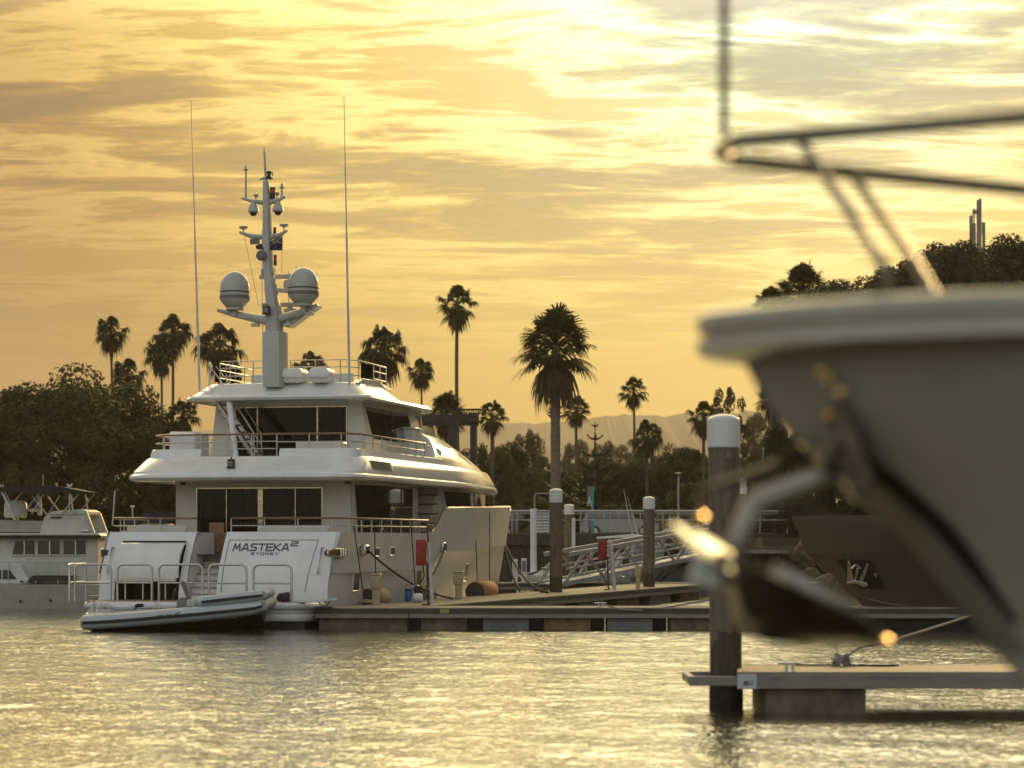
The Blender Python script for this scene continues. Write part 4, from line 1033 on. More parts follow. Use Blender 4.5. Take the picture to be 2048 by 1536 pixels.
q = MB(); pts = [tp(347, 1190, .6) + Vector((.10 * math.cos(t) * .45, .17 * math.sin(t), .14 * math.cos(t))) for t in [2 * math.pi * k / 14 for k in range(15)]]; q.tube(pts, .016, 6, False); q.tube([tp(347, 1190, .6), tp(356, 1197, .6)], .02, 6); q.build('steering_wheel', M['black'], con)
q = MB(); q.bb(tp(225, 0).x, tp(268, 0).x, .35, 1.2, tp(0, 1222).z, tp(0, 1213).z); q.build('bench_seat', M['tube'], tdr, bev=.04)
for px in (190, 206, 216, 315):
    q = MB(); q.tube([tp(px - 5, 1224, .3), tp(px - 5, 1211, .3), tp(px - 3, 1207.5, .3), tp(px + 1, 1207.5, .3), tp(px + 4, 1211, .3), tp(px + 6, 1224, .3)], .022, 7); q.build('grab_rail', M['steel'], tdr)
q = MB(); q.tube([tp(183, 1226, .8), tp(183, 1203, .8)], .025, 7); q.lathe([(.03, 0), (.15, .12), (.16, .14), (.14, .14)], tp(183, 1203, .8), 14); q.build('stern_bracket', M['dirty_white'], tdr)
q = MB(); q.bb(tp(268, 0).x, tp(282, 0).x, .6, 1.0, tp(0, 1216).z, tp(0, 1209).z); q.build('coiled_line', M['rope'], tdr, bev=.03)
# black outboard and board by the platform edge
ob = empty('covered_outboard', P(566, 1205, 68.2), 0, 'black covered outboard clamped at the right end of the swim platform', 'outboard')
q = MB(); q.loft([[(-.16, -.1, .05), (.14, -.1, .0), (.14, .15, .0), (-.16, .15, .05)], [(-.19, -.13, .14), (.2, -.13, .16), (.2, .17, .16), (-.19, .17, .14)], [(-.12, -.1, .26), (.18, -.1, .30), (.18, .14, .30), (-.12, .14, .26)]], True, True, True); q.build('cowling', M['black'], ob, bev=.03)
q = MB(); q.beam((.05, 0, .1), (.75, .1, -.1), .05, .05); q.bb(-.03, .05, -.03, .05, -.3, .06); q.build('tiller', M['black'], ob)
bd = empty('paddle_board', P(628, 1206, 67.2), 0, 'white paddle board lying on a low rack at the dock end', 'board')
q = MB(); q.loft([[( -.62 + .62 * 2 * t, -.26 * math.sin(math.pi * (t * .9 + .05)) + .2, .02 + .06 * t * t), (-.62 + 1.24 * t, .26 * math.sin(math.pi * (t * .9 + .05)) + .2, .02 + .06 * t * t), (-.62 + 1.24 * t, .26 * math.sin(math.pi * (t * .9 + .05)) + .2, .075 + .06 * t * t), (-.62 + 1.24 * t, -.26 * math.sin(math.pi * (t * .9 + .05)) + .2, .075 + .06 * t * t)] for t in [k / 10 for k in range(11)]], True, True, True); q.build('deck', M['white'], bd, ang=60)
q = MB(); q.tube([(.1, .1, .03), (.3, .1, -.12)], .02, 6); q.tube([(.45, .1, .05), (.3, .1, -.12)], .02, 6); q.bb(.0, .5, .05, .3, -.14, -.1); q.build('rack', M['black'], bd)

# ---------------------------------------------------------------- flybridge cruiser at the left
BY = 88.0
cz = empty('flybridge_cruiser', (XW(60, BY), BY, 0), 0, 'white flybridge cruiser with dark bimini lying beyond the yacht at far left', 'cruiser')
B0 = cz.location.copy()
def bp(px, py, dy=0.0):
    Y = BY + dy; p = P(px, py, BY); return Vector((p.x - B0.x, dy, p.z))
def panel(pts, y0, y1, m, name, parent=cz, bev=0.0):
    q = MB(); q.prism([bp(a, b) for a, b in pts], (0, 1, 0), y0, y1); return q.build(name, M[m], parent, smooth=False, bev=bev)
h = MB(); rings = []
for px in (-330, -250, -150, -50, 40, 100, 150, 200, 215):
    t = max(0, (-60 - px) / 270); w = 2.0 * (1 - t ** 2) + .02; zt = bp(0, 1170 - 14 * t).z
    x = bp(px, 0).x
    rings.append([(x + .5 * t, 2.0 - w * .8, -.3), (x + .2 * t, 2.0 - w * .88, .1), (x, 2.0 - w, zt - .1), (x, 2 - w - .04, zt), (x, 2 - w + .1, zt + .02), (x, 2 + w - .1, zt + .02), (x, 2 + w, zt), (x + .5 * t, 2 + w * .8, -.3)])
h.loft(rings, True, True, True); h.build('hull', M['dirty_white'], cz, ang=40)
q = MB(); q.loft([[(r[1][0], r[1][1] - .01, .14), (r[0][0], r[0][1] - .02, -.2)] for r in rings], closed=False); q.build('boot_top', M['antifoul'], cz)
panel([(-400 + 70, 1168), (62, 1168), (38, 1128), (-300, 1122)], .15, 3.8, 'white_flat', 'trunk_cabin', bev=.04)
f = panel([(-120, 1158), (32, 1158), (17, 1140), (-120, 1140)], .12, .2, 'dark_glass', 'cabin_window'); panel([(2, 1158), (4, 1158), (4, 1140), (2, 1140)], .1, .13, 'satin', 'mullion', f)
panel([(-40, 1168), (190, 1168), (190, 1075), (-40, 1075)], .55, 3.4, 'dirty_white', 'deckhouse', bev=.04)
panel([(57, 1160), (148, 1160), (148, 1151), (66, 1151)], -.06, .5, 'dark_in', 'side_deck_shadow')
for a, b, s in ((19, 63, 6), (70, 114, 0), (122, 166, 0)):
    f = panel([(a, 1109), (b, 1109), (b, 1081), (a + s, 1081)], .52, .57, 'dark_glass', 'saloon_window')
    for k in ((a + b) / 2 + 2,): panel([(k - 1, 1109), (k + 1, 1109), (k + 1, 1081), (k - 1, 1081)], .5, .53, 'satin', 'mullion', f)
    panel([(a - 1, 1111), (b + 1, 1111), (b + 1, 1109.3), (a - 1, 1109.3)], .49, .56, 'satin', 'sill', f)
panel([(-60, 1076), (200, 1076), (200, 1071.5), (-60, 1071.5)], .2, 3.7, 'dark_in', 'roof_gutter')
panel([(-60, 1071), (200, 1071), (196, 1066), (-60, 1066)], .1, 3.8, 'dirty_white', 'roof', bev=.03)
panel([(-60, 1064), (78, 1064), (82, 1042), (-60, 1038)], .5, .62, 'canvas_beige', 'side_dodger')
panel([(74, 1068), (186, 1068), (170, 1024), (152, 1019), (100, 1022), (84, 1034)], .45, .6, 'dirty_white', 'flybridge_side', bev=.03)
panel([(74, 1068), (186, 1068), (170, 1024), (152, 1019), (100, 1022), (84, 1034)], 3.3, 3.45, 'dirty_white', 'flybridge_side', bev=.03)
panel([(96, 1030), (168, 1029), (170, 1022), (160, 1018), (112, 1021), (97, 1026)], .4, 3.4, 'dirty_white', 'flybridge_top', bev=.06)
panel([(97, 1037), (119, 1036), (119, 1033), (97, 1033)], .40, .46, 'black', 'air_vent')
q = MB(); 
q.loft([[bp(-40, 975, .2), bp(-40, 975, 3.6)], [bp(20, 973, .1), bp(20, 973, 3.7)], [bp(80, 971, .1), bp(80, 971, 3.7)], [bp(120, 973, .1), bp(120, 973, 3.7)], [bp(163, 982, .2), bp(163, 982, 3.6)]], closed=False)
q.loft([[bp(-40, 975, .2), bp(-40, 982, .15)], [bp(20, 973, .1), bp(20, 984, .1)], [bp(80, 971, .1), bp(80, 988, .1)], [bp(120, 973, .1), bp(120, 986, .1)], [bp(163, 982, .2), bp(163, 987, .2)]], closed=False)
q.build('bimini_cover', M['canvas_dark'], cz, ang=60)
for dy in (.3, 3.4):
    for a, b in (((92, 1031), (60, 990)), ((60, 1028), (84, 988)), ((144, 1030), (138, 985)), ((118, 1030), (156, 986)), ((145, 1000), (136, 988)), ((4, 1030), (40, 985))):
        q = MB(); q.tube([bp(*a, dy), bp(*b, dy)], .025, 6); q.build('bimini_pole', M['satin'], cz)
q = MB(); q.tube([bp(-6, 968, .3), bp(27, 1040, .3)], .05, 8); q.tube([bp(-6, 968, .9), bp(27, 1040, .9)], .03, 8); q.build('stern_davit', M['satin'], cz)
q = MB(); q.lathe([(.36, 0), (.42, .06), (.42, .5), (.34, .62), (.02, .66)], bp(18, 1035, 1.2), 18); q.build('life_raft', M['dirty_white'], cz)
q = MB(); q.loft([[bp(58, 1030, 1.5), bp(66, 1030, 1.5), bp(66, 1030, 1.8), bp(58, 1030, 1.8)], [bp(60, 1000, 1.5), bp(65, 1000, 1.5), bp(65, 1000, 1.8), bp(60, 1000, 1.8)], [bp(55, 990, 1.5), bp(64, 989, 1.5), bp(64, 989, 1.8), bp(55, 990, 1.8)]], True, True, True)
q.bb(bp(40, 0).x, bp(62, 0).x, 1.3, 2.0, bp(0, 1022).z, bp(0, 1015).z); q.build('radar_arch', M['white_flat'], cz, bev=.04)
q = MB(); q.tube([bp(134, 1030, .5), bp(134, 972, .5)], .03, 7); q.tube([bp(128, 968, .5), bp(134, 972, .5), bp(139, 968, .5)], .03, 6); q.bb(bp(131, 0).x, bp(137, 0).x, .4, .6, bp(0, 973).z, bp(0, 969).z); q.build('light_mast', M['satin'], cz)
q = MB(); q.tube([bp(-200, 1124, -.0), bp(160, 1123, -.0)], .022, 6)
for px in (-100, 17, 72, 116): q.tube([bp(px, 1168, 0), bp(px, 1123, 0)], .02, 6)
q.tube([bp(78, 1128, 0), bp(102, 1147, 0)], .015, 5); q.build('side_rail', M['satin'], cz)
q = MB(); q.tube([bp(65, 975, 2), bp(65, 946, 2)], .015, 5); q.build('aerial', M['satin'], cz)
q = MB(); q.tube([bp(168, 1035, .42), bp(184, 1066, .42)], .04, 8); q.tube([bp(158, 1061, .4), bp(174, 1061, .4)], .06, 10); q.build('flybridge_trim', M['steel'], cz)
for px, py in ((43, 1163), (56, 1163), (67, 1162)):
    q = MB(); q.bb(bp(px - 3, 0).x, bp(px + 3, 0).x, -.02, .12, bp(0, py + 1.5).z, bp(0, py - 1.5).z); q.build('cleat', M['black'], cz)
for px, py in ((40, 1203), (100, 1201)):
    q = MB(); q.lathe([(.05, 0), (.05, .05)], bp(px, py, .1), 10, Matrix.Rotation(R(90), 4, 'X')); q.build('skin_fitting', M['black'], cz)
# small blue-canopied boat beyond it
sb = empty('canopied_sport_boat', (XW(285, 100), 100, 0), 0, 'low white boat with navy canopy half hidden behind the yacht port rail', 'boat')
def s2(px, py, dy=0.0): p = P(px, py, 100); return Vector((p.x - sb.location.x, dy, p.z))
q = MB(); q.prism([s2(225, 1150), s2(400, 1150), s2(400, 1062), s2(240, 1062)], (0, 1, 0), 0, 2.6); q.build('hull', M['dirty_white'], sb, bev=.08)
q = MB(); q.prism([s2(255, 1062), s2(335, 1062), s2(332, 1047), s2(285, 1045)], (0, 1, 0), .2, 2.4); q.build('cabin_side', M['canvas_beige'], sb, bev=.05)
q = MB(); q.loft([[s2(238, 1050, .1), s2(238, 1050, 2.5)], [s2(262, 1037, .1), s2(262, 1037, 2.5)], [s2(300, 1025, .1), s2(300, 1025, 2.5)], [s2(345, 1025, .1), s2(345, 1025, 2.5)]], closed=False)
q.loft([[s2(238, 1050, .1), s2(240, 1052, .1)], [s2(262, 1037, .1), s2(262, 1046, .1)], [s2(300, 1025, .1), s2(300, 1044, .1)], [s2(345, 1025, .1), s2(345, 1044, .1)]], closed=False); q.build('canopy', M['canvas_blue'], sb, ang=70)
q = MB(); q.tube([s2(217, 1050, 1), s2(222, 980, 1)], .03, 6); q.tube([s2(258, 1045, 1), s2(257, 1012, 1)], .03, 6); q.bb(s2(254, 0).x, s2(261, 0).x, .9, 1.1, s2(0, 1014).z, s2(0, 1010).z); q.build('aerial', M['satin'], sb)

# ---------------------------------------------------------------- bronze-grey motor yacht behind the near anchor
GY = 66.5
gy = empty('bronze_motor_yacht', (XW(1780, GY), GY, 0), 0, 'bronze-grey motor yacht bow with recessed anchor pocket, beyond the near anchor', 'yacht')
def gp_(px, py, dy=0.0): p = P(px, py, GY); return Vector((p.x - gy.location.x, dy, p.z))
rings = []
prof = [(-.8, 1815, .30), (.0, 1788, .36), (.35, 1772, .42), (.36, 1771, .47), (.9, 1738, .60), (1.5, 1694, .75), (2.1, 1640, .90), (2.12, 1638, .94), (2.7, 1622, 1.06), (3.2, 1606, 1.16)]
hg = MB(); nst = 22
for s in (-1, 1):
    rows = []
    for z, pxs, k in prof:
        x0 = gp_(pxs, 0).x; row = []
        for i in range(nst):
            d = (i / (nst - 1)) ** 1.7 * 16.0
            w = (2.7 * k / 1.0) * (1 - math.exp(-d / (3.4))) if k < 1.0 else 2.9 * (1 - math.exp(-d / 2.9))
            row.append((x0 + d, 3.0 + s * w, z))
        rows.append(row)
    hg.loft(rows, closed=False)
hg.build('hull', M['hullgrey'], gy, ang=25)
top = rows[-1]
q = MB(); q.poly([(x, 3.0 - (y - 3.0), z - .02) for x, y, z in top] + [(x, y, z - .02) for x, y, z in reversed(top)]); q.build('foredeck', M['white_flat'], gy, smooth=False)
wl = MB()
for s in (-1, 1):
    rows = []
    for z, pxs, k in ((-.7, 1812, .305), (.0, 1788, .365), (.3, 1774, .425)):
        x0 = gp_(pxs, 0).x; rows.append([(x0 + (i / 21) ** 1.7 * 16.0, 3.0 + s * ((2.7 * k) * (1 - math.exp(-((i / 21) ** 1.7 * 16.0) / 3.4)) + .015), z) for i in range(22)])
    wl.loft(rows, closed=False)
wl.build('boot_top', M['antifoul'], gy)
def gside(px, z):      # a point on the near side of the hull at this picture column
    zs = [p[0] for p in prof]
    for a, b in zip(prof, prof[1:]):
        if a[0] <= z <= b[0]:
            t = (z - a[0]) / (b[0] - a[0]); pxs = a[1] + (b[1] - a[1]) * t; k = a[2] + (b[2] - a[2]) * t
            break
    x = gp_(px, 0).x; d = max(0, x - gp_(pxs, 0).x); w = 2.7 * k * (1 - math.exp(-d / 3.4)) if k < 1 else 2.9 * (1 - math.exp(-d / 2.9))
    return Vector((x, 3.0 - w, z))
def gz(py): return HC + (HZ - py) * (GY + 1.9) / F
pk = MB(); pk.prism([gside(px, gz(py)) for px, py in ((1698, 1120), (1764, 1120), (1784, 1149), (1797, 1180), (1748, 1178), (1722, 1150))], (.15, -1, -.1), -.02, .03)
pko = pk.build('anchor_pocket', M['black'], gy, smooth=False)
def gq(px, py, o=.08): v = gside(px, gz(py)); return v + Vector((0, -o, 0))
q = MB(); q.tube([gq(1740, 1136), gq(1738, 1163)], [.045, .05], 8); q.build('anchor_shank', M['steel'], gy)
q = MB(); q.prism([gq(1719, 1121), gq(1724, 1123), gq(1735, 1160), (gq(1722, 1163))], (0, -1, 0), 0, .05); q.prism([gq(1757, 1127), gq(1761, 1128), gq(1754, 1162), gq(1745, 1162)], (0, -1, 0), 0, .05); q.build('anchor_fluke', M['satin'], gy, bev=.01)
q = MB(); q.prism([gq(1720, 1165), gq(1736, 1161), gq(1760, 1166), gq(1764, 1172), gq(1755, 1176), gq(1740, 1168), gq(1724, 1168)], (0, -1, 0), 0, .1); q.build('anchor_crown', M['steel'], gy, bev=.015)
q = MB(); q.tube([gq(1738, 1138, .1) + Vector((.12 * math.cos(t), 0, .1 * math.sin(t))) for t in [math.pi * k / 8 for k in range(9)]], .03, 6); q.build('anchor_shackle', M['steel'], gy)
q = MB(); q.prism([gq(1772, 1148), gq(1780, 1146), gq(1778, 1157)], (0, -1, 0), 0, .03); q.build('pocket_fitting', M['satin'], gy)
text_mesh('1644', .17, 'draught_marks', M['plate'], gy, lambda x, y, d: gside(1790 + x * 73, .12 + y) + Vector((0, -.03 - d, 0)), sx=1.0)
q = MB(); q.tube([gside(px, gz(py)) + Vector((0, -.005, 0)) for px, py in ((1735, 1193), (1800, 1208), (1860, 1217), (1935, 1222))], .035, 6); q.build('spray_rail', M['hullgrey'], gy)
q = MB(); q.bb(3.5, 12.5, 1.2, 4.8, 3.2, 5.0); q.build('deckhouse', M['hullgrey'], gy, bev=.3)
q = MB(); q.bb(3.46, 12.4, 1.18, 4.82, 4.1, 4.8); q.build('window_band', M['mirror_glass'], gy, bev=.1)
# ---------------------------------------------------------------- floating docks
DZ = .60
def dock(name, label, corners, floats, dark=True, group=None, pale=()):
    """corners: near-left, near-right, far-right, far-left (x, y)"""
    o = empty(name, (corners[0][0], corners[0][1], 0), 0, label, 'dock', group)
    ox, oy = corners[0]
    pts = [(x - ox, y - oy) for x, y in corners]
    q = MB(); q.prism([(x, y, 0) for x, y in pts], (0, 0, 1), DZ - .06, DZ); q.build('decking', M['deck'], o, smooth=False)
    cx = sum(p[0] for p in pts) / 4; cy = sum(p[1] for p in pts) / 4
    q = MB(); d_ = MB()
    for a, b in zip(pts, pts[1:] + pts[:1]):
        ax, ay = a; bx, by = b; L_ = math.hypot(bx - ax, by - ay); nx, ny = (by - ay) / L_, -(bx - ax) / L_
        def off(p, k): return (p[0] + nx * k, p[1] + ny * k)
        for (z0, z1, k, bld) in ((DZ - .02, DZ + .012, .05, q), (DZ - .15, DZ - .022, .07, d_), (DZ - .28, DZ - .152, .045, q)):
            p0, p1 = off(a, k), off(b, k); i0, i1 = off(a, -.02), off(b, -.02)
            bld.prism([(p0[0], p0[1], 0), (p1[0], p1[1], 0), (i1[0], i1[1], 0), (i0[0], i0[1], 0)], (0, 0, 1), z0, z1)
    q.build('edge_beam', M['fascia'], o, smooth=False)
    d_.build('rubbing_strake', M['fascia_dark'], o, smooth=False)
    for (fx0, fx1, fy0, fy1, m) in floats:
        b = MB(); b.bb(fx0 - ox, fx1 - ox, fy0 - oy, fy1 - oy, -.45, DZ - .28); b.build('float', M[m], o, smooth=False, bev=.03)
    return o
DY = 67.6
def dx(px): return XW(px, DY)
d1 = dock('floating_dock', 'long timber-decked floating dock running right from the yacht stern', [(-5.45, DY), (16, DY), (16, DY + 1.9), (-5.45, DY + 1.9)],
     [(dx(a), dx(b), DY + .12, DY + 1.8, m) for a, b, m in ((638, 815, 'float'), (842, 934, 'float'), (966, 1058, 'float_pale'), (1088, 1182, 'float_rust'), (1214, 1306, 'float_pale'), (1340, 1430, 'float'), (1484, 1555, 'float_pale'), (1590, 1690, 'float'))])
q = MB(); q.bb(.1, 21.3, .7, 1.2, -.3, DZ - .285); q.build('gap_shade_bar', M['antifoul'], d1, smooth=False)  # dark bar added as the deck's shade in the gaps between floats
for px in (1210, 1334):
    q = MB(); q.bb(dx(px - 1.5) + 5.45, dx(px + 1.5) + 5.45, .08, .12, -.2, DZ - .28); q.build('steel_bracket', M['gold'], d1, smooth=False)
q = MB(); q.bb(dx(880) + 5.45, dx(898) + 5.45, -.075, .0, DZ - .14, DZ - .03); q.build('yellow_mark', M['yellow'], d1, smooth=False)
q = MB(); q.bb(dx(816) + 5.45, dx(818) + 5.45, -.073, -.04, DZ - .3, DZ - .02); q.build('dock_joint', M['black'], d1, smooth=False)
NL, NR, FR, FL = (-4.55, 69.65), (-2.34, 69.65), (8.5, 104.5), (5.5, 105.4)
def lerp2(a, b, t): return (a[0] + (b[0] - a[0]) * t, a[1] + (b[1] - a[1]) * t)
fl_ = []
d2 = dock('side_dock', 'floating dock running away along the starboard side of the yacht', [NL, NR, FR, FL], [])
for i in range(7):
    a = lerp2(NR, FR, (i + .15) / 7); b = lerp2(NR, FR, (i + .8) / 7); c_ = lerp2(NL, FL, (i + .8) / 7); e = lerp2(NL, FL, (i + .15) / 7)
    q = MB(); pin = [(p[0] - NL[0], p[1] - NL[1], 0) for p in (lerp2(a, e, .06), lerp2(b, c_, .06), lerp2(c_, b, .06), lerp2(e, a, .06))]
    q.prism(pin, (0, 0, 1), -.45, DZ - .28); q.build('float', M['float_pale' if i % 2 else 'float_rust'], d2, smooth=False, bev=.03)
FYD = 106.5
d3 = dock('landing_dock', 'floating landing under the foot of the sloping gangway', [(-2.5, FYD), (13.5, FYD), (13.5, FYD + 2.2), (-2.5, FYD + 2.2)], [(-2.0 + i * 3, .2 + i * 3, FYD + .1, FYD + 2, 'float') for i in range(5)])
# near finger with its pile guide
NY = 34.7
fx = XW(1480, NY)
fg = empty('finger_dock', (fx, NY, 0), 0, 'narrow grey finger dock in front at right, ending at the tall near pile', 'dock')
q = MB(); q.prism([(0, 0, 0), (13, 0, 0), (13, 2.1, 0), (.22, 2.1, 0)], (0, 0, 1), DZ - .05, DZ); q.build('decking', M['deck'], fg, smooth=False)
q = MB(); q.bb(-.0, 13, -.06, .0, DZ - .235, DZ + .012); q.bb(0, 13, 2.1, 2.16, DZ - .235, DZ + .006); q.prism([(-.05, -.06, 0), (0, -.06, 0), (.22, 2.1, 0), (.16, 2.1, 0)], (0, 0, 1), DZ - .235, DZ + .01); q.build('edge_beam', M['fascia'], fg, smooth=False, bev=.008)
x0, x1 = XW(1532, NY) - fx, XW(1733, NY) - fx
q = MB(); q.loft([[(x0 + (.0 if z < 0 else -.0), .05, z), (x1, .05, z), (x1 + .10, 2.0, z), (x0, 2.0, z)] for z in (-.5, DZ - .237)], True, True, True); q.build('float', M['float'], fg, smooth=False, bev=.02)
q = MB(); q.bb(6.2, 8, .05, 2.0, -.5, DZ - .237); q.build('float', M['float'], fg, smooth=False, bev=.02)
q = MB(); xa = XW(1377, NY) - fx
q.prism([(xa, -.02, 0), (xa + .06, -.05, 0), (-.052, -.05, 0), (-.052, .06, 0), (xa + .03, .06, 0)], (0, 0, 1), DZ - .19, DZ - .055)
q.bb(xa + .02, .0, 1.35, 1.45, DZ - .17, DZ - .06); q.bb(xa + .0, xa + .10, .06, 1.35, DZ - .17, DZ - .06); q.build('pile_guide', M['fascia'], fg, smooth=False, bev=.01)
q = MB(); q.bb(-.045, XW(1512, NY) - fx, -.068, -.0605, DZ - .232, DZ - .02); pl = q.build('berth_plate', M['plate'], fg, smooth=False)
text_mesh('BS-1', .085, 'berth_number', M['black'], fg, lambda x, y, d: Vector((.115 + x, -.071 - d * .2, DZ - .18 + y)), sx=.9, bold=.003)
def cleat(name, loc, rz, label, s=1.0, group='dock cleats'):
    c = empty(name, loc, rz, label, 'cleat', group)
    q = MB(); q.tube([(-.17 * s, 0, .115 * s), (-.14 * s, 0, .128 * s), (0, 0, .122 * s), (.14 * s, 0, .128 * s), (.17 * s, 0, .115 * s)], [.012 * s, .017 * s, .02 * s, .017 * s, .012 * s], 8); q.build('horn', M['satin'], c)
    q = MB(); q.tube([(-.05 * s, 0, 0), (-.04 * s, 0, .12 * s)], [.028 * s, .018 * s], 8); q.tube([(.05 * s, 0, 0), (.04 * s, 0, .12 * s)], [.028 * s, .018 * s], 8); q.bb(-.08 * s, .08 * s, -.04 * s, .04 * s, 0, .012 * s); q.build('base', M['satin'], c)
    return c
cleat('dock_cleat', (XW(1581, NY), NY + .12, DZ), 0, 'bare horn cleat near the left end of the finger dock')
cleat('dock_cleat', (XW(1683, 36.4), 36.4, DZ), 0, 'roped cleat on the far edge of the finger dock')
cleat('dock_cleat', (XW(1202, DY) , DY + .5, DZ), 0, 'small cleat with a grey rope on the long dock')
# ---------------------------------------------------------------- piles
def pile(px, pytop, pycap, w, pybase, Y, label, dx_top=0.0, cap='cap', body='pile'):
    o = empty('mooring_pile', (XW(px, Y), Y, 0), 0, label, 'pile', 'white-capped mooring piles')
    r = w * Y / F / 2; zt = ZW(pytop, Y); zc = ZW(pycap, Y)
    tilt = dx_top * Y / F
    n = 9
    q = MB(); rings = []
    for i in range(n + 1):
        z = -1.2 + (zc + .08 + 1.2) * i / n; ox = tilt * (z / zt)
        rings.append([(ox + r * math.cos(t), r * math.sin(t), z) for t in [2 * math.pi * k / 28 for k in range(28)]])
    q.loft(rings, True, True, True); q.build('shaft', M[body], o, ang=60)
    q = MB(); rc = r * 1.045; hd_ = min(rc * .42, zt - zc)
    prof = [(rc, zc), (rc, zt - hd_)] + [(rc * math.cos(t), zt - hd_ + hd_ * math.sin(t)) for t in [math.pi / 2 * k / 7 for k in range(1, 7)]] + [(.003, zt)]
    q.lathe(prof, (tilt, 0, 0), 28); q.build('pile_cap', M[cap], o, ang=50)
    rg = random.Random(px); q = MB(); rr_ = []
    top_ = [.42 + .10 * mnoise.noise((k * .6, px, 0)) + rg.uniform(-.04, .04) for k in range(28)]
    for f in (0, .5, .85, 1.0): rr_.append([((r + (.016 + rg.uniform(-.006, .006) if f < 1 else .001)) * math.cos(t), (r + (.016 + rg.uniform(-.006, .006) if f < 1 else .001)) * math.sin(t), -.5 + (top_[k] + .5) * f) for k, t in enumerate([2 * math.pi * k / 28 for k in range(28)])])
    q.loft(rr_, True, True, False); q.build('tide_band', M['weed'], o, ang=80)
    st_ = [1.15 + .22 * mnoise.noise((k * .9, px + 5, 0)) for k in range(28)]
    q = MB(); q.loft([[((r + .003) * math.cos(t) + tilt * .12, (r + .003) * math.sin(t), z if z < .5 else st_[k]) for k, t in enumerate([2 * math.pi * k / 28 for k in range(28)])] for z in (.2, 1.1)], True, False, False); q.build('stain_band', M['pile_wet'], o, ang=60)
    return o
pn = pile(1452, 828, 895, 63, 1425, 35.75, 'thick tall near pile with a white domed cap at the finger dock end', -5)
q = MB(); q.bb(-.02, .05, -.26, -.24, 3.7, 3.8); q.build('lamp_bracket', M['sign_grey'], pn)
pile(1112, 977, 1005, 25.5, 1205, 88, 'capped pile rising in front of the runabout, left of the tall pile')
pile(1138, 1008, 1029, 19, 1165, 114, 'shorter capped pile with a narrow sign, close behind the gangway foot')
pile(1298, 993, 1018, 23, 1205, 98, 'capped pile standing in front of the middle of the gangway')
pile(1485, 955, 988, 17, 1160, 126, 'distant capped pile peeping out right of the thick near pile')
for px, Y, w in ((1112, 88, 46), (1298, 98, 42)):
    q = MB(); r = w * Y / F / 2; q.bb(-r, r, -.42, .42, 0, .13); g = q.build('pile_collar', M['fascia'], None, smooth=False, bev=.02)
    g.location = (XW(px, Y), Y, DZ - .12); tag(g, 'flat steel guide collar round the pile %s' % ('left of the gangway' if px < 1200 else 'in front of the gangway'), 'pile collar', 'pile guide collars')
o = empty('signal_pole', (XW(1067, 112), 112, 0), 0, 'slim white pipe pole with a thin bent bracket, left of the piles', 'pole')
q = MB(); r = 13 * 112 / F / 2; q.lathe([(r, -1), (r, ZW(1018, 112)), (r * .9, ZW(1017.5, 112))], (0, 0, 0), 20); q.build('pipe', M['white_flat'], o)
q = MB(); q.tube([(.05, 0, ZW(1018, 112)), (.05, 0, ZW(989, 112)), (.1, 0, ZW(987, 112)), (.75, 0, ZW(986.5, 112))], .03, 6); q.build('bracket', M['alu'], o)
q = MB(); q.lathe([(r + .01, -1), (r + .012, .45), (r, .5)], (0, 0, 0), 20); q.build('tide_band', M['beige'], o)
sg = empty('pile_sign', (XW(1147, 113), 113, 0), 0, 'narrow upright white sign with faded letters fixed beside the shorter pile', 'sign')
q = MB(); q.bb(-.08, .08, -.02, .02, ZW(1110, 113), ZW(1036, 113)); q.build('board', M['white_flat'], sg, smooth=False)
for i, ch in enumerate('VISI'): text_mesh('I' if i % 2 else 'H', .16, 'faded_letter', M['sign_grey'], sg, lambda x, y, d, i=i: Vector((x, -.026 - d * .2, ZW(1046 + i * 4.5, 113) + y)), sx=.6)
# ---------------------------------------------------------------- dock furniture
def on_side(px, py):      # a point of the deck seen at this pixel
    Y = F * (HC - DZ) / (py - HZ); return Vector((XW(px, Y), Y, DZ))
def pedestal(px, py, w, h, label):
    p = on_side(px, py); o = empty('power_pedestal', p, R(-13), label, 'power pedestal', 'beige power pedestals along the dock'); k = p.y / F; W = w * k; H = h * k
    q = MB(); q.bb(-W * .36, W * .36, -W * .36, W * .36, 0, H * .55); q.build('post', M['beige'], o, bev=.02)
    q = MB(); q.bb(-W * .5, W * .5, -W * .5, W * .5, H * .5, H * .94); b = q.build('head', M['beige'], o, bev=.025)
    q = MB(); q.bb(-W * .36, W * .36, -W * .53, -W * .49, H * .58, H * .85); q.build('socket_flap', M['beige'], b, bev=.01)
    q = MB(); q.bb(-W * .55, W * .55, -W * .55, W * .55, H * .94, H); q.build('lid', M['beige'], b, bev=.03)
    return o
pedestal(752, 1209, 18, 62, 'beige power pedestal nearest the yacht stern, in front of a fender')
pedestal(917, 1198, 17, 56, 'beige power pedestal beside the orange-brown fender')
pedestal(1276, 1177, 12, 46, 'small beige power pedestal just left of the pile before the gangway')
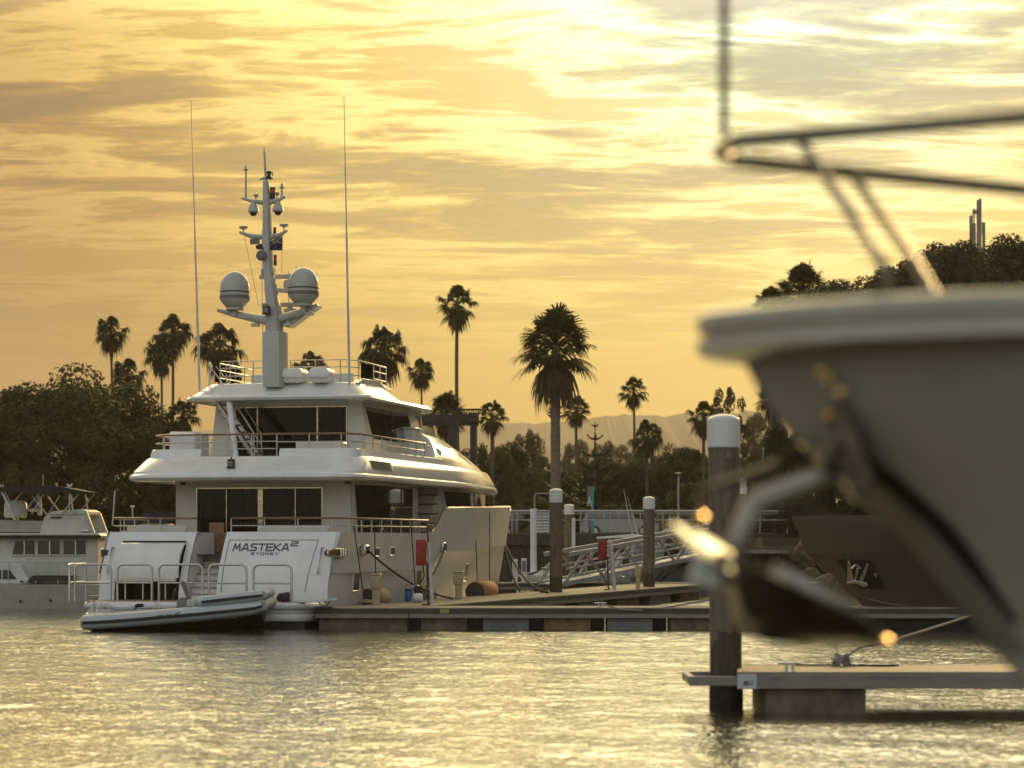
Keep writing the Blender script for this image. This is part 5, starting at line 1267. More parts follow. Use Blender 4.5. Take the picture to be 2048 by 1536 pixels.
def hose_station(px, py, redx0, redx1, redy0, redy1, label, lean):
    p = on_side(px, py); k = p.y / F; o = empty('fire_hose_station', p, 0, label, 'fire hose', 'red fire hose stations')
    zt = (py - redy0) * k
    q = MB(); q.tube([(0, 0, 0), (lean * k, 0, zt * .96)], 4.2 * k, 10); q.bb(-.12, .12, -.1, .1, 0, .02); q.build('post', M['dirty_white'], o)
    xa, xb = (redx0 - px) * k, (redx1 - px) * k; za, zb = (py - redy1) * k, (py - redy0) * k
    q = MB(); n = 8; rings = []
    for z, g in ((za, .82), (za + .03, .92), ((za + zb) / 2, .96), (zb - .16, 1.0), (zb - .05, .96), (zb, .8)):
        c_ = (xa + xb) / 2; w_ = (xb - xa) / 2 * g
        sh_ = .02 * (z - za)
        rings.append([(c_ + sh_ + w_ * math.copysign(abs(math.cos(t)) ** .6, math.cos(t)), -.14 + .13 * g * math.copysign(abs(math.sin(t)) ** .6, math.sin(t)), z) for t in [2 * math.pi * j / 20 for j in range(20)]])
    q.loft(rings, True, True, True); q.build('red_cover', M['red'], o, ang=50)
    q = MB(); q.tube([((xa + xb) / 2 + .06, -.1, za), ((xa + xb) / 2 + .1, -.12, za - .3), ((xa + xb) / 2 - .02, -.1, za - .55), ((xa + xb) / 2 + .12, -.1, .35), (xb + .1, -.15, .03), (xb - .1, -.35, .02)], .022, 6); q.tube([(xb + .02, -.05, za + .1), (xb + .05, -.05, .02)], .03, 6); q.build('hanging_hose', M['rubber'], o, ang=70)
    q = MB(); q.beam((0, 0, za + .25), (xa + .1, -.1, za + .3), .05, .05); q.build('bracket', M['alu'], o)
    return o
hose_station(865, 1210, 831, 853, 1079, 1131, 'red covered fire hose on a white post beside the yacht side', -8)
hose_station(1229, 1180, 1195, 1214, 1079, 1118, 'tall red fire hose cover on a leaning grey post at the gangway', -8)
rh = empty('hose_reel', (XW(1173, 108.5), 108.5, DZ), 0, 'round red hose reel cover behind the gangway foot', 'hose reel')
q = MB(); zc = ZW(1103, 108.5) - DZ; q.lathe([(.02, -.12), (.26, -.12), (.30, -.06), (.30, .1), (.26, .14), (.02, .15)], (0, 0, zc), 24, Matrix.Rotation(R(90), 4, 'X')); q.bb(-.26, .26, -.14, .12, zc - .42, zc); q.build('cover', M['red'], rh, bev=.03)
q = MB(); q.tube([(.28 * math.cos(t), -.02, zc + .28 * math.sin(t)) for t in [math.pi * (k / 10 - .15) for k in range(11)]], .028, 6); q.build('rim', M['dirty_white'], rh)
q = MB(); q.tube([(0, 0, 0), (0, 0, zc - .3)], .05, 8); q.build('post', M['alu'], rh)
g = empty('gas_bottle', on_side(817, 1204), 0, 'blue gas bottle with wire carrying hoop on the dock', 'gas bottle')
q = MB(); q.lathe([(.10, 0), (.115, .03), (.115, .33), (.09, .38), (.03, .41)], (0, 0, 0.02), 18); q.build('bottle', M['blue'], g)
q = MB(); q.tube([(-.09, 0, .36), (-.09, 0, .46), (-.05, 0, .52), (.05, 0, .52), (.09, 0, .46), (.09, 0, .36)], .012, 6); q.lathe([(.12, .32), (.125, .36), (.1, .38)], (0, 0, .02), 16); q.build('handle', M['rubber'], g)
w_ = on_side(834, 1205); g = empty('filter_drum', w_, R(20), 'small white drum lying on its side next to the gas bottle', 'drum')
q = MB(); q.lathe([(.02, -.14), (.12, -.14), (.135, -.1), (.135, .12), (.12, .16), (.02, .16)], (0, 0, .14), 18, Matrix.Rotation(R(90), 4, 'Y')); q.build('barrel', M['white_flat'], g)
q = MB(); q.tube([(-.1, .0, .27), (-.16, 0, .42), (-.05, .0, .55)], .02, 6); q.build('pipe', M['alu'], g)
hp = empty('hose_coil', on_side(727, 1207), 0, 'loose heap of pale hose on the dock by the first pedestal', 'hose')
q = MB(); q.tube([((.10 + .02 * (k % 5)) * 2.2 * math.cos(k * .7), .15 * math.sin(k * .7), .03 + .012 * (k // 6)) for k in range(40)], .022, 6); q.build('hose', M['beige'], hp, ang=70)
# fenders hanging at the yacht side
HD = Vector((SN, CS, 0))
def fender(px, py, r, L_, m, label, uoff=None):
    Y = 71 + (px - 700) * .045
    c_ = P(px, py, Y); o = empty('hull_fender', c_, -R(TH), label, 'fender', 'cylindrical hull fenders along the dock')
    Mx = Matrix.Rotation(R(-90), 4, 'X')
    q = MB(); q.lathe([(r * .9, 0), (r, .06), (r, L_ - .06), (r * .9, L_)], (0, 0, 0), 26, Mx); q.build('cover', M[m], o, ang=50)
    q = MB(); q.lathe([(r * .9, -.012), (r * .9, .002)], (0, 0, 0), 26, Mx); q.lathe([(r * .12, -.06), (r * .12, 0)], (0, 0, 0), 10, Mx); q.build('end_cap', M['fender_end'], o)
    return o
fender(735, 1199, .34, 1.5, 'fender2', 'brown cylindrical fender with dark end behind the nearest pedestal')
fender(832, 1192, .30, 1.5, 'fender2', 'half-hidden brown fender behind the gas bottle')
fender(950, 1184, .36, 2.0, 'fender', 'large orange-brown fender with dark end near the yacht bow')
# ---------------------------------------------------------------- lines
def yw(v, u, z):      # yacht frame to the world
    return Vector((CX + u * SN + v * CS, CY + u * CS - v * SN, z))
def rope(pts, r, label, name='mooring_line', m='rope', cat='rope', group=None, sag=0.0, n=14):
    if len(pts) == 2:
        a, b = Vector(pts[0]), Vector(pts[1]); pts = []
        for i in range(n + 1):
            t = i / n; p = a.lerp(b, t); p.z -= sag * 4 * t * (1 - t); pts.append(p)
    q = MB(); q.tube(pts, r, 7); o = q.build(name, M[m], None, ang=70); return tag(o, label, cat, group)
MG, FGp = 'black mooring lines of the yacht', 'thin fender lanyards on the yacht side'
v_ = 3.86
rope([yw(v_, yu(729, 3.75), yz(1101, yu(729, 3.75), 3.75)), on_side(905, 1200) + Vector((0, 0, .05))], .032, 'black mooring line slanting from the aft side fairlead down to the dock', group=MG, sag=.25)
rope([yw(v_, yu(884, 3.75), yz(1096, yu(884, 3.75), 3.75)), on_side(838, 1204) + Vector((0, 0, .1))], .028, 'black mooring line leading aft from the second side fairlead to the dock', group=MG, sag=.1)
bw = yw(.25, 35.6, 2.4)
rope([bw, on_side(1096, 1187) + Vector((0, 0, .05))], .045, 'upper black bow line running from the stem to the dock pile', group=MG, sag=.5)
rope([bw + Vector((0, -.1, -.3)), on_side(1085, 1186) + Vector((0, 0, .05))], .04, 'lower black bow line sagging from the stem to the dock', group=MG, sag=1.0)
rope([bw + Vector((0, 0, -.1)), on_side(1040, 1181) + Vector((0, 0, .05))], .035, 'steep black bow line dropping from the stem to the dock edge', group=MG, sag=.3)
for i, (pt, pyt, pb, pyb, lab) in enumerate(((704, 1050, 728, 1196, 'lanyard to the fender behind the nearest pedestal'), (746, 1050, 752, 1188, 'second lanyard from the stern along the yacht side'), (819, 1050, 832, 1188, 'lanyard to the fender behind the gas bottle'), (852, 1050, 860, 1205, 'thick lanyard beside the fire hose post'), (947, 1020, 955, 1178, 'lanyard to the aft end of the orange fender'), (977, 1018, 979, 1166, 'foremost lanyard near the yacht bow'))):
    u = yu(pt, 3.85); a = yw(3.9, u, yz(pyt, u, 3.9)); u2 = yu(pb, 4.1); b = yw(4.1, u2, yz(pyb, u2, 4.1)) if i < 4 else P(pb, pyb, a.y + 1.0)
    if i >= 4: uu = yu(pt, 3.3); a = yw(3.35, uu, yz(pyt, uu, 3.35)); b = P(pb, pyb, a.y - .6)
    rope([a, a.lerp(b, .5) + Vector((.0, 0, 0)), b], .018 if i != 3 else .026, lab, name='fender_lanyard', group=FGp)
# near finger rope: cleat knot and the line rising to the right
kx = XW(1683, 36.4)
kn = MB()
import random as _r; _r.seed(4)
for k in range(5):
    kn.tube([(kx + .13 * math.cos(t * 1.0 + k) * (1 - .1 * k), 36.4 + .10 * math.sin(t + k * .9), DZ + .05 + .028 * k + .03 * math.sin(2 * t + k)) for t in [2 * math.pi * j / 16 for j in range(17)]], .019, 7, False)
kn.tube([(kx - .05, 36.35, DZ + .02), (kx - .3, 36.3, DZ + .022), (kx - .7, 36.4, DZ + .022)], .017, 7)
kn.tube([(kx + .02, 36.4, DZ + .1), (kx + .3, 36.8, DZ + .25), tuple(P(1790, 1280, 38.5)), tuple(P(1925, 1237, 44)), tuple(P(2010, 1214, 64.0))], [.02, .022, .024, .024, .03], 8)
tag(kn.build('dock_rope', M['rope_grey'], None, ang=70), 'grey rope knotted on the finger dock cleat and rising to the right', 'rope')
sh = MB(); sh.tube([(kx + .1 + .5 * t, 36.3 + .05 * math.sin(5 * t), DZ + .018) for t in [j / 10 for j in range(16)]], .016, 6); sh.tube([(kx + .85 - .5 * t, 36.36, DZ + .018) for t in [j / 10 for j in range(9)]], .016, 6)
tag(sh.build('rope_tail', M['rope'], None), 'dark loose rope tail lying on the finger dock', 'rope')
rope([(XW(1202, DY), DY + .45, DZ + .12), tuple(P(1240, 1219, DY - .1)), tuple(P(1280, 1221, DY - .1)), tuple(P(1340, 1214, DY + .4)), tuple(P(1400, 1203, DY + 1.6)), tuple(P(1450, 1196, DY + 2.4))], .025, 'grey rope drooping over the long dock edge toward the near pile', m='rope_grey')
# ---------------------------------------------------------------- vegetation
def raw_mesh(name, vs, fs, m):
    me = bpy.data.meshes.new(name); me.from_pydata(vs, [], fs); me.materials.append(m); return me
def obj_of(name, me, parent):
    o = bpy.data.objects.new(name, me); COL.objects.link(o); o.parent = parent; return o
def frond_mesh(seed, nf, e0, e1, name, m, nl=17, pet=.52, blade=.46, droop=.55, wind=0.0, jit=.24, wleaf=.034, fmin=.7):
    rnd = random.Random(seed); vs = []; fs = []
    for i in range(nf):
        az = i * 2.39996 + rnd.uniform(-.3, .3); t = (i + .5) / nf
        el = e0 + (e1 - e0) * t + rnd.uniform(-jit, jit)
        sc = rnd.uniform(fmin, 1.08)
        d = Vector((math.cos(az) * math.cos(el), math.sin(az) * math.cos(el), math.sin(el)))
        if wind: d = (d + Vector((-wind, 0, 0)) * rnd.uniform(.6, 1.2)).normalized()
        side = d.cross(Vector((0, 0, 1)));
        if side.length < .05: side = Vector((1, 0, 0))
        side.normalize(); nrm = side.cross(d).normalized()
        L0 = pet * sc
        p0 = Vector((0, 0, 0)); p1 = d * L0 * .55; p2 = d * L0 + Vector((0, 0, -.07 * math.cos(el) * sc))
        w = .014
        for a, b in ((p0, p1), (p1, p2)):
            o = len(vs); vs += [a + side * w, a - side * w, b - side * w, b + side * w]; fs.append((o, o + 1, o + 2, o + 3))
            o = len(vs); vs += [a + nrm * w, a - nrm * w, b - nrm * w, b + nrm * w]; fs.append((o, o + 1, o + 2, o + 3))
        for k in range(nl):
            s = (k + .5) / nl * 2 - 1
            a = s * 1.75 + rnd.uniform(-.06, .06)
            ld = (d * math.cos(a) + side * math.sin(a) + nrm * (.16 - .32 * abs(s)) * 1.0 + nrm * rnd.uniform(-.08, .08)).normalized()
            ll = blade * sc * (1 - .30 * abs(s)) * rnd.uniform(.82, 1.1)
            q0 = p2; q1 = q0 + ld * ll * .5 + Vector((0, 0, -.05 * ll)); q2 = q1 + (ld * ll * .34 + Vector((0, 0, -droop * ll * .34))); q3 = q2 + (ld * ll * .16 + Vector((0, 0, -droop * ll * .52 * rnd.uniform(.5, 1.2))))
            wd = ld.cross(nrm).normalized(); wl = wleaf * sc
            o = len(vs)
            vs += [q0 + wd * wl * .25, q0 - wd * wl * .25, q1 + wd * wl, q1 - wd * wl, q2 + wd * wl * .6, q2 - wd * wl * .6, q3]
            fs += [(o, o + 1, o + 3, o + 2), (o + 2, o + 3, o + 5, o + 4), (o + 4, o + 5, o + 6)]
    return raw_mesh(name, vs, fs, m)
CR = [frond_mesh(11 + i, n + 7, 1.35, -.85, 'crown', M['frond'], droop=dr, wind=wd) for i, (n, dr, wd) in enumerate(((24, .9, .0), (27, 1.2, .22), (22, .8, .0), (29, 1.3, .15)))]
SKM = [frond_mesh(31 + i, 26, -.9, -1.4, 'dead_fronds', M['skirt'], nl=11, pet=.36, blade=.40, droop=1.1, jit=.15) for i in range(2)]
BIGC = frond_mesh(77, 54, 1.4, -.62, 'crown', M['frond'], nl=24, pet=.50, blade=.52, droop=.45, wleaf=.024, fmin=.8)
BIGS = frond_mesh(78, 34, -.85, -1.38, 'dead_fronds', M['skirt'], nl=14, pet=.42, blade=.44, droop=1.2, jit=.2, wleaf=.03)
GZ0 = 2.6
def trunk_mesh(h, r, seed, bend, m, rough=0.0):
    rnd = random.Random(seed); q = MB(); n = 14; rings = []
    for i in range(n + 1):
        t = i / n; rr = r * (1.25 - .35 * min(1, t * 4) if t < .25 else .9 - .12 * t) * (1 + rnd.uniform(-.04, .04))
        ox = bend * math.sin(t * 2.2) ; rings.append([(ox + rr * math.cos(a), rr * math.sin(a), h * t) for a in [2 * math.pi * k / 12 for k in range(12)]])
    q.loft(rings, True, True, True)
    if rough:
        for i in range(46):
            z = h * rnd.uniform(.62, .93); a = rnd.uniform(0, 6.28); d = Vector((math.cos(a), math.sin(a), rnd.uniform(.3, .9)))
            b = Vector((r * .8 * math.cos(a) + bend * math.sin(z / h * 2.2), r * .8 * math.sin(a), z)); q.tube([b, b + d * rough * rnd.uniform(.5, 1)], [.06, .025], 4)
    me = q.mesh('trunk'); me.materials.append(m); return me, bend * math.sin(2.2)
def palm(px, ytop, wpx, Y, label, var=0, twpx=6, bend=0.0, skirt=True, big=False, wide=False, base=GZ0, group='fan palms along the shore'):
    k = Y / F; Rr = wpx * k / 2 / .92
    ztop = ZW(ytop, Y); hc = ztop - Rr * .92 - base
    o = empty('fan_palm', (XW(px, Y) - bend * math.sin(2.2), Y, base), 0, label, 'palm', group)
    me, bx = trunk_mesh(hc, twpx * k / 2, int(px), bend, M['palmbark_pale' if big else 'palmbark'], .3 if big else 0)
    obj_of('trunk', me, o)
    c_ = obj_of('crown', BIGC if (big or wide) else CR[var % 4], o); c_.location = (bx, 0, hc); c_.scale = (Rr, Rr, Rr); c_.rotation_euler = (0, 0, px * .37)
    if skirt:
        s_ = obj_of('dead_fronds', BIGS if big else SKM[var % 2], o); s_.location = (bx, 0, hc - (.1 if big else .02) * Rr); s_.scale = (Rr * .95, Rr * .95, Rr * 1.1); s_.rotation_euler = (0, 0, px * .73)
    return o
for a in ((222, 620, 84, 175, 'tousled fan palm at far left above the big fig', 1, 6), (346, 618, 92, 170, 'taller of the two fan palms crossing left of the yacht', 3, 7), (322, 664, 84, 168, 'lower fan palm crossing its taller neighbour left of the yacht', 1, 6),
          (440, 632, 116, 165, 'broad fan palm behind the port whip aerial of the yacht', 3, 7), (622, 688, 98, 172, 'fan palm crown low behind the starboard side of the yacht mast', 1, 6),
          (767, 636, 122, 160, 'bushy fan palm just right of the starboard whip aerial', 3, 9), (842, 706, 70, 185, 'small fan palm right of the bushy one', 1, 5), (1153, 783, 70, 190, 'slim fan palm just right of the thickest palm', 0, 7),
          (1267, 744, 72, 190, 'tall slim fan palm against the hills, between pines and near pile', 2, 6), (1295, 830, 84, 172, 'dense fan palm low beside the tall slim one', 3, 7), (892, 776, 100, 160, 'spiky fan palm crown rising behind the dark crane', 2, 8),
          (984, 792, 76, 165, 'fan palm with long brown skirt right of the crane', 0, 10), (1408, 792, 82, 172, 'fan palm left of the airy gum tree', 2, 8), (1606, 514, 126, 140, 'rounded fan palm above the near bow gunwale', 2, 9), (1542, 566, 86, 138, 'lower fan palm at the left of the rounded one by the bow', 0, 7),
          (256, 704, 88, 172, 'windblown fan palm poking out of the big fig', 1, 7), (1548, 752, 90, 150, 'fan palm whose fronds show at the edge of the near bow', 0, 7)):
    palm(a[0], a[1], a[2], a[3], a[4], a[5], a[6], bend=((a[0] * 7) % 5 - 2) * .16, wide=a[0] in (1606, 892, 1542, 1548))
palm(915, 558, 100, 180, 'very tall slender fan palm with a curved trunk behind the yacht bow', 2, 9, bend=-.35)
palm(1111, 600, 182, 130, 'thickest fan palm with rough trunk in the middle of the shore', big=True, twpx=23)
palm(366, 786, 84, 152, 'fan palm with shaggy brown skirt at the edge of the fig', 0, 12)
# broadleaf trees
def crown_mesh(seed, n, nl, leaf, m, flat=.75, spread=1.0, clump=.30, under=-.35, name='crown', box=2.0):
    rnd = random.Random(seed); vs = []; fs = []; cs = []
    for i in range(nl):
        for _ in range(60):
            a = rnd.uniform(0, 2 * math.pi); z = rnd.uniform(under, 1); rr = (max(0, 1 - abs(z) ** box) ** (1 / box)) * rnd.uniform(.5, 1.0)
            c_ = Vector((rr * math.cos(a) * spread, rr * math.sin(a) * spread, z * flat * rnd.uniform(.75, 1.0)))
            if all((c_ - d).length > clump * .62 for d, _ in cs): break
        cs.append((c_, clump * rnd.uniform(.6, 1.15)))
    for i in range(n):
        c_, r = cs[rnd.randrange(nl)]
        u = Vector((rnd.gauss(0, 1), rnd.gauss(0, 1), rnd.gauss(0, 1))).normalized()
        p = c_ + Vector((u.x, u.y, u.z * .72)) * r * (rnd.uniform(.35, 1.0) ** .55)
        nr = (u + Vector((rnd.gauss(0, .6), rnd.gauss(0, .6), rnd.gauss(0, .6) + .3))).normalized()
        t = nr.cross(Vector((rnd.gauss(0, 1), rnd.gauss(0, 1), rnd.gauss(0, 1)))).normalized(); b = nr.cross(t)
        s = leaf * rnd.uniform(.6, 1.35); o = len(vs)
        vs += [p + t * s, p + b * s * .48, p - t * s, p - b * s * .48]; fs.append((o, o + 1, o + 2, o + 3))
    return raw_mesh(name, vs, fs, m), cs
def tree(name, label, px, ytop, wpx, ybot, Y, src, cat='tree', group=None, zs=None, rz=0.0, trunk=True, base=GZ0):
    me, cs = src; k = Y / F; W = wpx * k / 2
    zt = ZW(ytop, Y); zb = ZW(ybot, Y); H_ = (zt - zb)
    zc = zb + H_ * .36
    o = empty(name, (XW(px, Y), Y, base), 0, label, cat, group)
    c_ = obj_of('crown', me, o); c_.location = (0, 0, zc - base); c_.scale = (W / 1.12, W / 1.12, (zt - zc) / 1.0); c_.rotation_euler = (0, 0, rz)
    if trunk:
        q = MB(); h = max(.6, zc - base); rt = max(.16, W * .055)
        q.tube([(0, 0, -.1), (.1, 0, h * .4), (0, .1, h)], [rt * 1.3, rt, rt * .8], 9)
        for d, r in cs[::2]:
            e = Vector((d.x * W / 1.12, d.y * W / 1.12, h + d.z * (zt - zc))); e.rotate(Matrix.Rotation(rz, 3, 'Z'))
            mid = Vector((e.x * .35, e.y * .35, h + max(.1, (e.z - h) * .35))); q.tube([(0, .05, h * .8), mid, e * .9], [rt * .45, rt * .2, rt * .05], 5)
        q.build('trunk', M['bark'], o)
    return o
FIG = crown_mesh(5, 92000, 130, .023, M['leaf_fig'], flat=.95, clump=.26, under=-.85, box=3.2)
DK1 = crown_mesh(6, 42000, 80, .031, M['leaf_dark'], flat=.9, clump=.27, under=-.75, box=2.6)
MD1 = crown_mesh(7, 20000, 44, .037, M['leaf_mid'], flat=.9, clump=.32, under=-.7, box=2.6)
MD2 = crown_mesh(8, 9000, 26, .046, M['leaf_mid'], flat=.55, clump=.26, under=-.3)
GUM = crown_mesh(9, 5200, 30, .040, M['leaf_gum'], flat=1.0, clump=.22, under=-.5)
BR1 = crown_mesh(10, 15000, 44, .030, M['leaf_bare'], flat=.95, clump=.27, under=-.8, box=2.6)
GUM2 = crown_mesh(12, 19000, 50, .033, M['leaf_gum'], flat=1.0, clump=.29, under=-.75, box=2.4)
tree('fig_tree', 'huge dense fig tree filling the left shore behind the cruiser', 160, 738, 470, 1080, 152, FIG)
tree('fig_tree', 'dark green fig tree cut by the left edge of the picture', -130, 738, 400, 1080, 158, FIG, rz=2.0)
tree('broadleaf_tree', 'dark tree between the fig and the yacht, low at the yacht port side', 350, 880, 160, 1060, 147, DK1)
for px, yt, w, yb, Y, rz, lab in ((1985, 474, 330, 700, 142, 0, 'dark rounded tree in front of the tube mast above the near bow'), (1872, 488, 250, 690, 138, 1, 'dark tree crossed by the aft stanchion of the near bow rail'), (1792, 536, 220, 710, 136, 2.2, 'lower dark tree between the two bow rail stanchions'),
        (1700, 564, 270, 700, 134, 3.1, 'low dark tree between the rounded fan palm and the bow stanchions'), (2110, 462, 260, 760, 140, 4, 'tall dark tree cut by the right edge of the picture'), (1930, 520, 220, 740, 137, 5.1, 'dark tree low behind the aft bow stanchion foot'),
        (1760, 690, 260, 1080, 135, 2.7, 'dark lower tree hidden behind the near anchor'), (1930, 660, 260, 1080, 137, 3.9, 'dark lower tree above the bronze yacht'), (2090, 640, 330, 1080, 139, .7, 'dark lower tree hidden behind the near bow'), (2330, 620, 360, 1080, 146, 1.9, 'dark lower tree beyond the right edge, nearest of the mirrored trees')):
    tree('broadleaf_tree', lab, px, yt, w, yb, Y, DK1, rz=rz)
tree('broadleaf_tree', 'dark green tree left of the near bow, above the bronze yacht', 1570, 842, 130, 1050, 133, DK1, rz=3.0)
tree('broadleaf_tree', 'dark bushy tree behind the bronze yacht stem', 1690, 860, 170, 1060, 132, DK1, rz=5.0)
tree('gum_tree', 'airy gum tree behind the near pile, above the hills', 1452, 764, 104, 930, 190, GUM)
tree('gum_tree', 'hazy gum tree right of the yacht bow in front of the hills', 1055, 862, 90, 1010, 235, GUM2, rz=1)
tree('gum_tree', 'thin hazy gum between the thick palm and the yacht bow', 1085, 905, 60, 1020, 240, GUM, rz=3)
tree('broadleaf_tree', 'hazy rounded tree behind the slim palm', 1150, 880, 76, 1010, 330, GUM2, rz=2)
tree('broadleaf_tree', 'broad hazy dark tree below the hill crest, right of the pine top', 1222, 884, 120, 1030, 340, GUM2, rz=4)
tree('broadleaf_tree', 'layered green tree left of the near pile', 1372, 860, 130, 1000, 176, MD2)
tree('broadleaf_tree', 'hazy tall tree right of the near pile cap', 1530, 826, 110, 1000, 265, GUM2, rz=5)
tree('broadleaf_tree', 'brownish leafy tree behind the lamp post', 1330, 890, 150, 1060, 185, BR1)
tree('broadleaf_tree', 'brown bare-looking tree between the pine and the lamp', 1268, 905, 120, 1065, 180, BR1, rz=2)
tree('broadleaf_tree', 'green tree just right of the yacht bow', 985, 868, 110, 1060, 170, MD1)
tree('broadleaf_tree', 'brownish tree right of the yacht bow, above the wharf railing', 1040, 920, 130, 1070, 168, BR1, rz=4)
tree('broadleaf_tree', 'bright green small tree behind the lamp', 1395, 950, 120, 1070, 160, MD1, rz=1.5)
tree('broadleaf_tree', 'green tree half hidden by the near pile', 1465, 900, 130, 1060, 165, MD1, rz=3.5)
tree('broadleaf_tree', 'leafy tree hidden mostly by the yacht wheelhouse', 905, 880, 130, 1060, 172, MD1, rz=2.5)
for px, yt, w, yb, Y, src, rz, lab in ((1010, 888, 140, 1070, 178, DK1, .3, 'dark green tree behind the yacht bow tip'), (1090, 925, 150, 1072, 176, MD1, .9, 'green tree filling the belt left of the thickest palm'), (1150, 930, 130, 1070, 182, MD1, 1.7, 'green tree behind the shorter pine'),
        (1225, 915, 150, 1068, 178, DK1, 2.6, 'dark tree behind the tiered pine'), (1300, 895, 150, 1068, 190, MD1, 3.3, 'green tree between the pine and the lamp post'), (1360, 900, 150, 1068, 182, DK1, 4.4, 'dark tree behind the lamp post head'), (1440, 880, 120, 1066, 180, MD2, 5.2, 'flat layered green tree touching the near pile cap'), (1500, 905, 110, 1066, 170, DK1, .2, 'dark tree right behind the near pile')):
    tree('broadleaf_tree', lab, px, yt, w, yb, Y, src, rz=rz)
for i, (px, yt, w, yb, Y, src, lab) in enumerate(((960, 985, 90, 1075, 150, MD1, 'green shrub behind the wharf by the yacht bow'), (1075, 985, 100, 1072, 152, MD1, 'green shrub between the slim pole and the thick palm'), (1160, 995, 80, 1070, 156, MD2, 'shrub behind the lettered teal sign'),
        (1235, 1000, 90, 1065, 160, MD1, 'light green shrub behind the parked white car'), (1320, 990, 90, 1068, 158, BR1, 'brownish shrub right of the middle pile'), (1420, 1000, 100, 1070, 155, MD1, 'shrub low behind the near pile'), (1510, 960, 110, 1080, 140, DK1, 'dark shrub right of the near pile'), (1610, 985, 130, 1110, 128, DK1, 'dark shrub over the riprap bank'))):
    tree('garden_shrub', lab, px, yt, w, yb, Y, src, 'shrub', 'shrubs behind the wharf', rz=i * 1.1, trunk=False)
# trees beyond the right edge that the yacht windows mirror
tree('broadleaf_tree', 'dark tree standing beyond the right picture edge, mirrored in yacht glass', 2480, 660, 420, 1070, 156, DK1, rz=.6)
tree('broadleaf_tree', 'second dark tree beyond the right picture edge, mirrored in yacht glass', 2900, 640, 420, 1070, 165, DK1, rz=2.6)
# araucaria pines
def pine(px, ytop, Y, wpx, ybase, label, whorls, seed, top_gap=.25):
    rnd = random.Random(seed); k = Y / F; h = ZW(ytop, Y) - GZ0; W = wpx * k / 2
    o = empty('norfolk_pine', (XW(px, Y), Y, GZ0), 0, label, 'pine', 'tiered pines behind the wharf')
    q = MB(); q.tube([(0, 0, -.1), (0, 0, h * .6), (0, 0, h)], [.2, .12, .02], 8)
    vs = []; fs = []
    tiers = [(h - .25 - 0, W * .10, .5), (h * .86, W * .24, .45)] + [(h * (.72 - .62 * i / whorls), W * (.42 + .62 * (i / whorls) ** .8), .34) for i in range(whorls)]
    for z, L_, up in tiers:
        nb = 6
        for b in range(nb):
            a = 2 * math.pi * (b + rnd.uniform(-.12, .12)) / nb + z; ll = L_ * rnd.uniform(.85, 1.1)
            pts = [Vector((math.cos(a) * ll * t, math.sin(a) * ll * t, z - .05 * ll + ll * up * (t ** 1.5) - .22 * ll * math.sin(t * 3.14) * .5)) for t in (0, .25, .5, .75, 1.0)]
            q.tube(pts, [.05, .04, .03, .025, .01], 4)
            n = int(40 + 60 * ll / W)
            for j in range(n):
                t = rnd.uniform(.12, 1.0); f = t * 4; i0 = min(3, int(f)); p = pts[i0].lerp(pts[i0 + 1], f - i0)
                d = (pts[-1] - pts[0]).normalized(); s = Vector((-d.y, d.x, 0)).normalized() * rnd.choice((-1, 1))
                e = p + (s * rnd.uniform(.4, 1) + d * .7 + Vector((0, 0, rnd.uniform(.05, .5)))).normalized() * ll * .20 * (1.1 - .5 * t)
                w = Vector((0, 0, 1)) * .05 + d * .03; o_ = len(vs); vs += [p - w, p + w, e + w * .8, e - w * .8]; fs.append((o_, o_ + 1, o_ + 2, o_ + 3))
    q.build('trunk', M['bark'], o); obj_of('crown', raw_mesh('crown', vs, fs, M['leaf_pine']), o)
pine(1190, 845, 165, 150, 1060, 'tiered pine with a thin leader behind the lettered teal sign', 6, 3)
pine(1118, 905, 160, 110, 1060, 'shorter tiered pine behind the thickest palm', 5, 5)
# ---------------------------------------------------------------- wharf and what stands on it
WY = 128.0; WZ = ZW(1066, WY)
wh = empty('timber_wharf', (XW(985, WY), WY, 0), 0, 'dark timber wharf on piles running across behind the gangway', 'wharf')
wl_ = XW(1640, WY) - XW(985, WY)
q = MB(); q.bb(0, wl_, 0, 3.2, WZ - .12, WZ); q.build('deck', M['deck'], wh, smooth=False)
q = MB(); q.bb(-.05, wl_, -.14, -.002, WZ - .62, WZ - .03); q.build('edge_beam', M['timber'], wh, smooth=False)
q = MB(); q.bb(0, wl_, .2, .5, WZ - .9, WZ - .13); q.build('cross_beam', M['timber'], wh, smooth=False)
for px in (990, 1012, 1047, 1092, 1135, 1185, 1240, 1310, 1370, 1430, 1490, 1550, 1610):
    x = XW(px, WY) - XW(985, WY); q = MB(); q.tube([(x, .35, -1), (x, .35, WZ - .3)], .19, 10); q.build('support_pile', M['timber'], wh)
wr = empty('wharf_railing', (XW(985, WY), WY + .08, WZ), 0, 'grey tubular railing along the edge of the timber wharf', 'railing')
zt = ZW(1022, WY) - WZ; zm = ZW(1040, WY) - WZ
q = MB(); q.tube([(0, 0, zt), (wl_, 0, zt)], .055, 8); q.build('top_rail', M['alu'], wr)
q = MB(); q.tube([(0, 0, zt - .13), (wl_, 0, zt - .13)], .03, 6); q.build('second_rail', M['alu'], wr)
q = MB(); q.tube([(0, 0, zm), (wl_, 0, zm)], .035, 6); q.build('middle_rail', M['alu'], wr)
for i, px in enumerate((1024, 1034, 1085, 1098, 1161, 1208, 1220, 1281, 1326, 1340, 1396, 1412, 1460, 1520, 1575, 1630)):
    x = XW(px, WY) - XW(985, WY); q = MB(); q.tube([(x, 0, 0 if i % 3 else -.55), (x, 0, zt)], .032, 7); q.build('post', M['alu'], wr)
sw = MB(); sw.bb(XW(-1200, 136), XW(1420, 136), 136.2, 136.9, -1.2, 2.55)
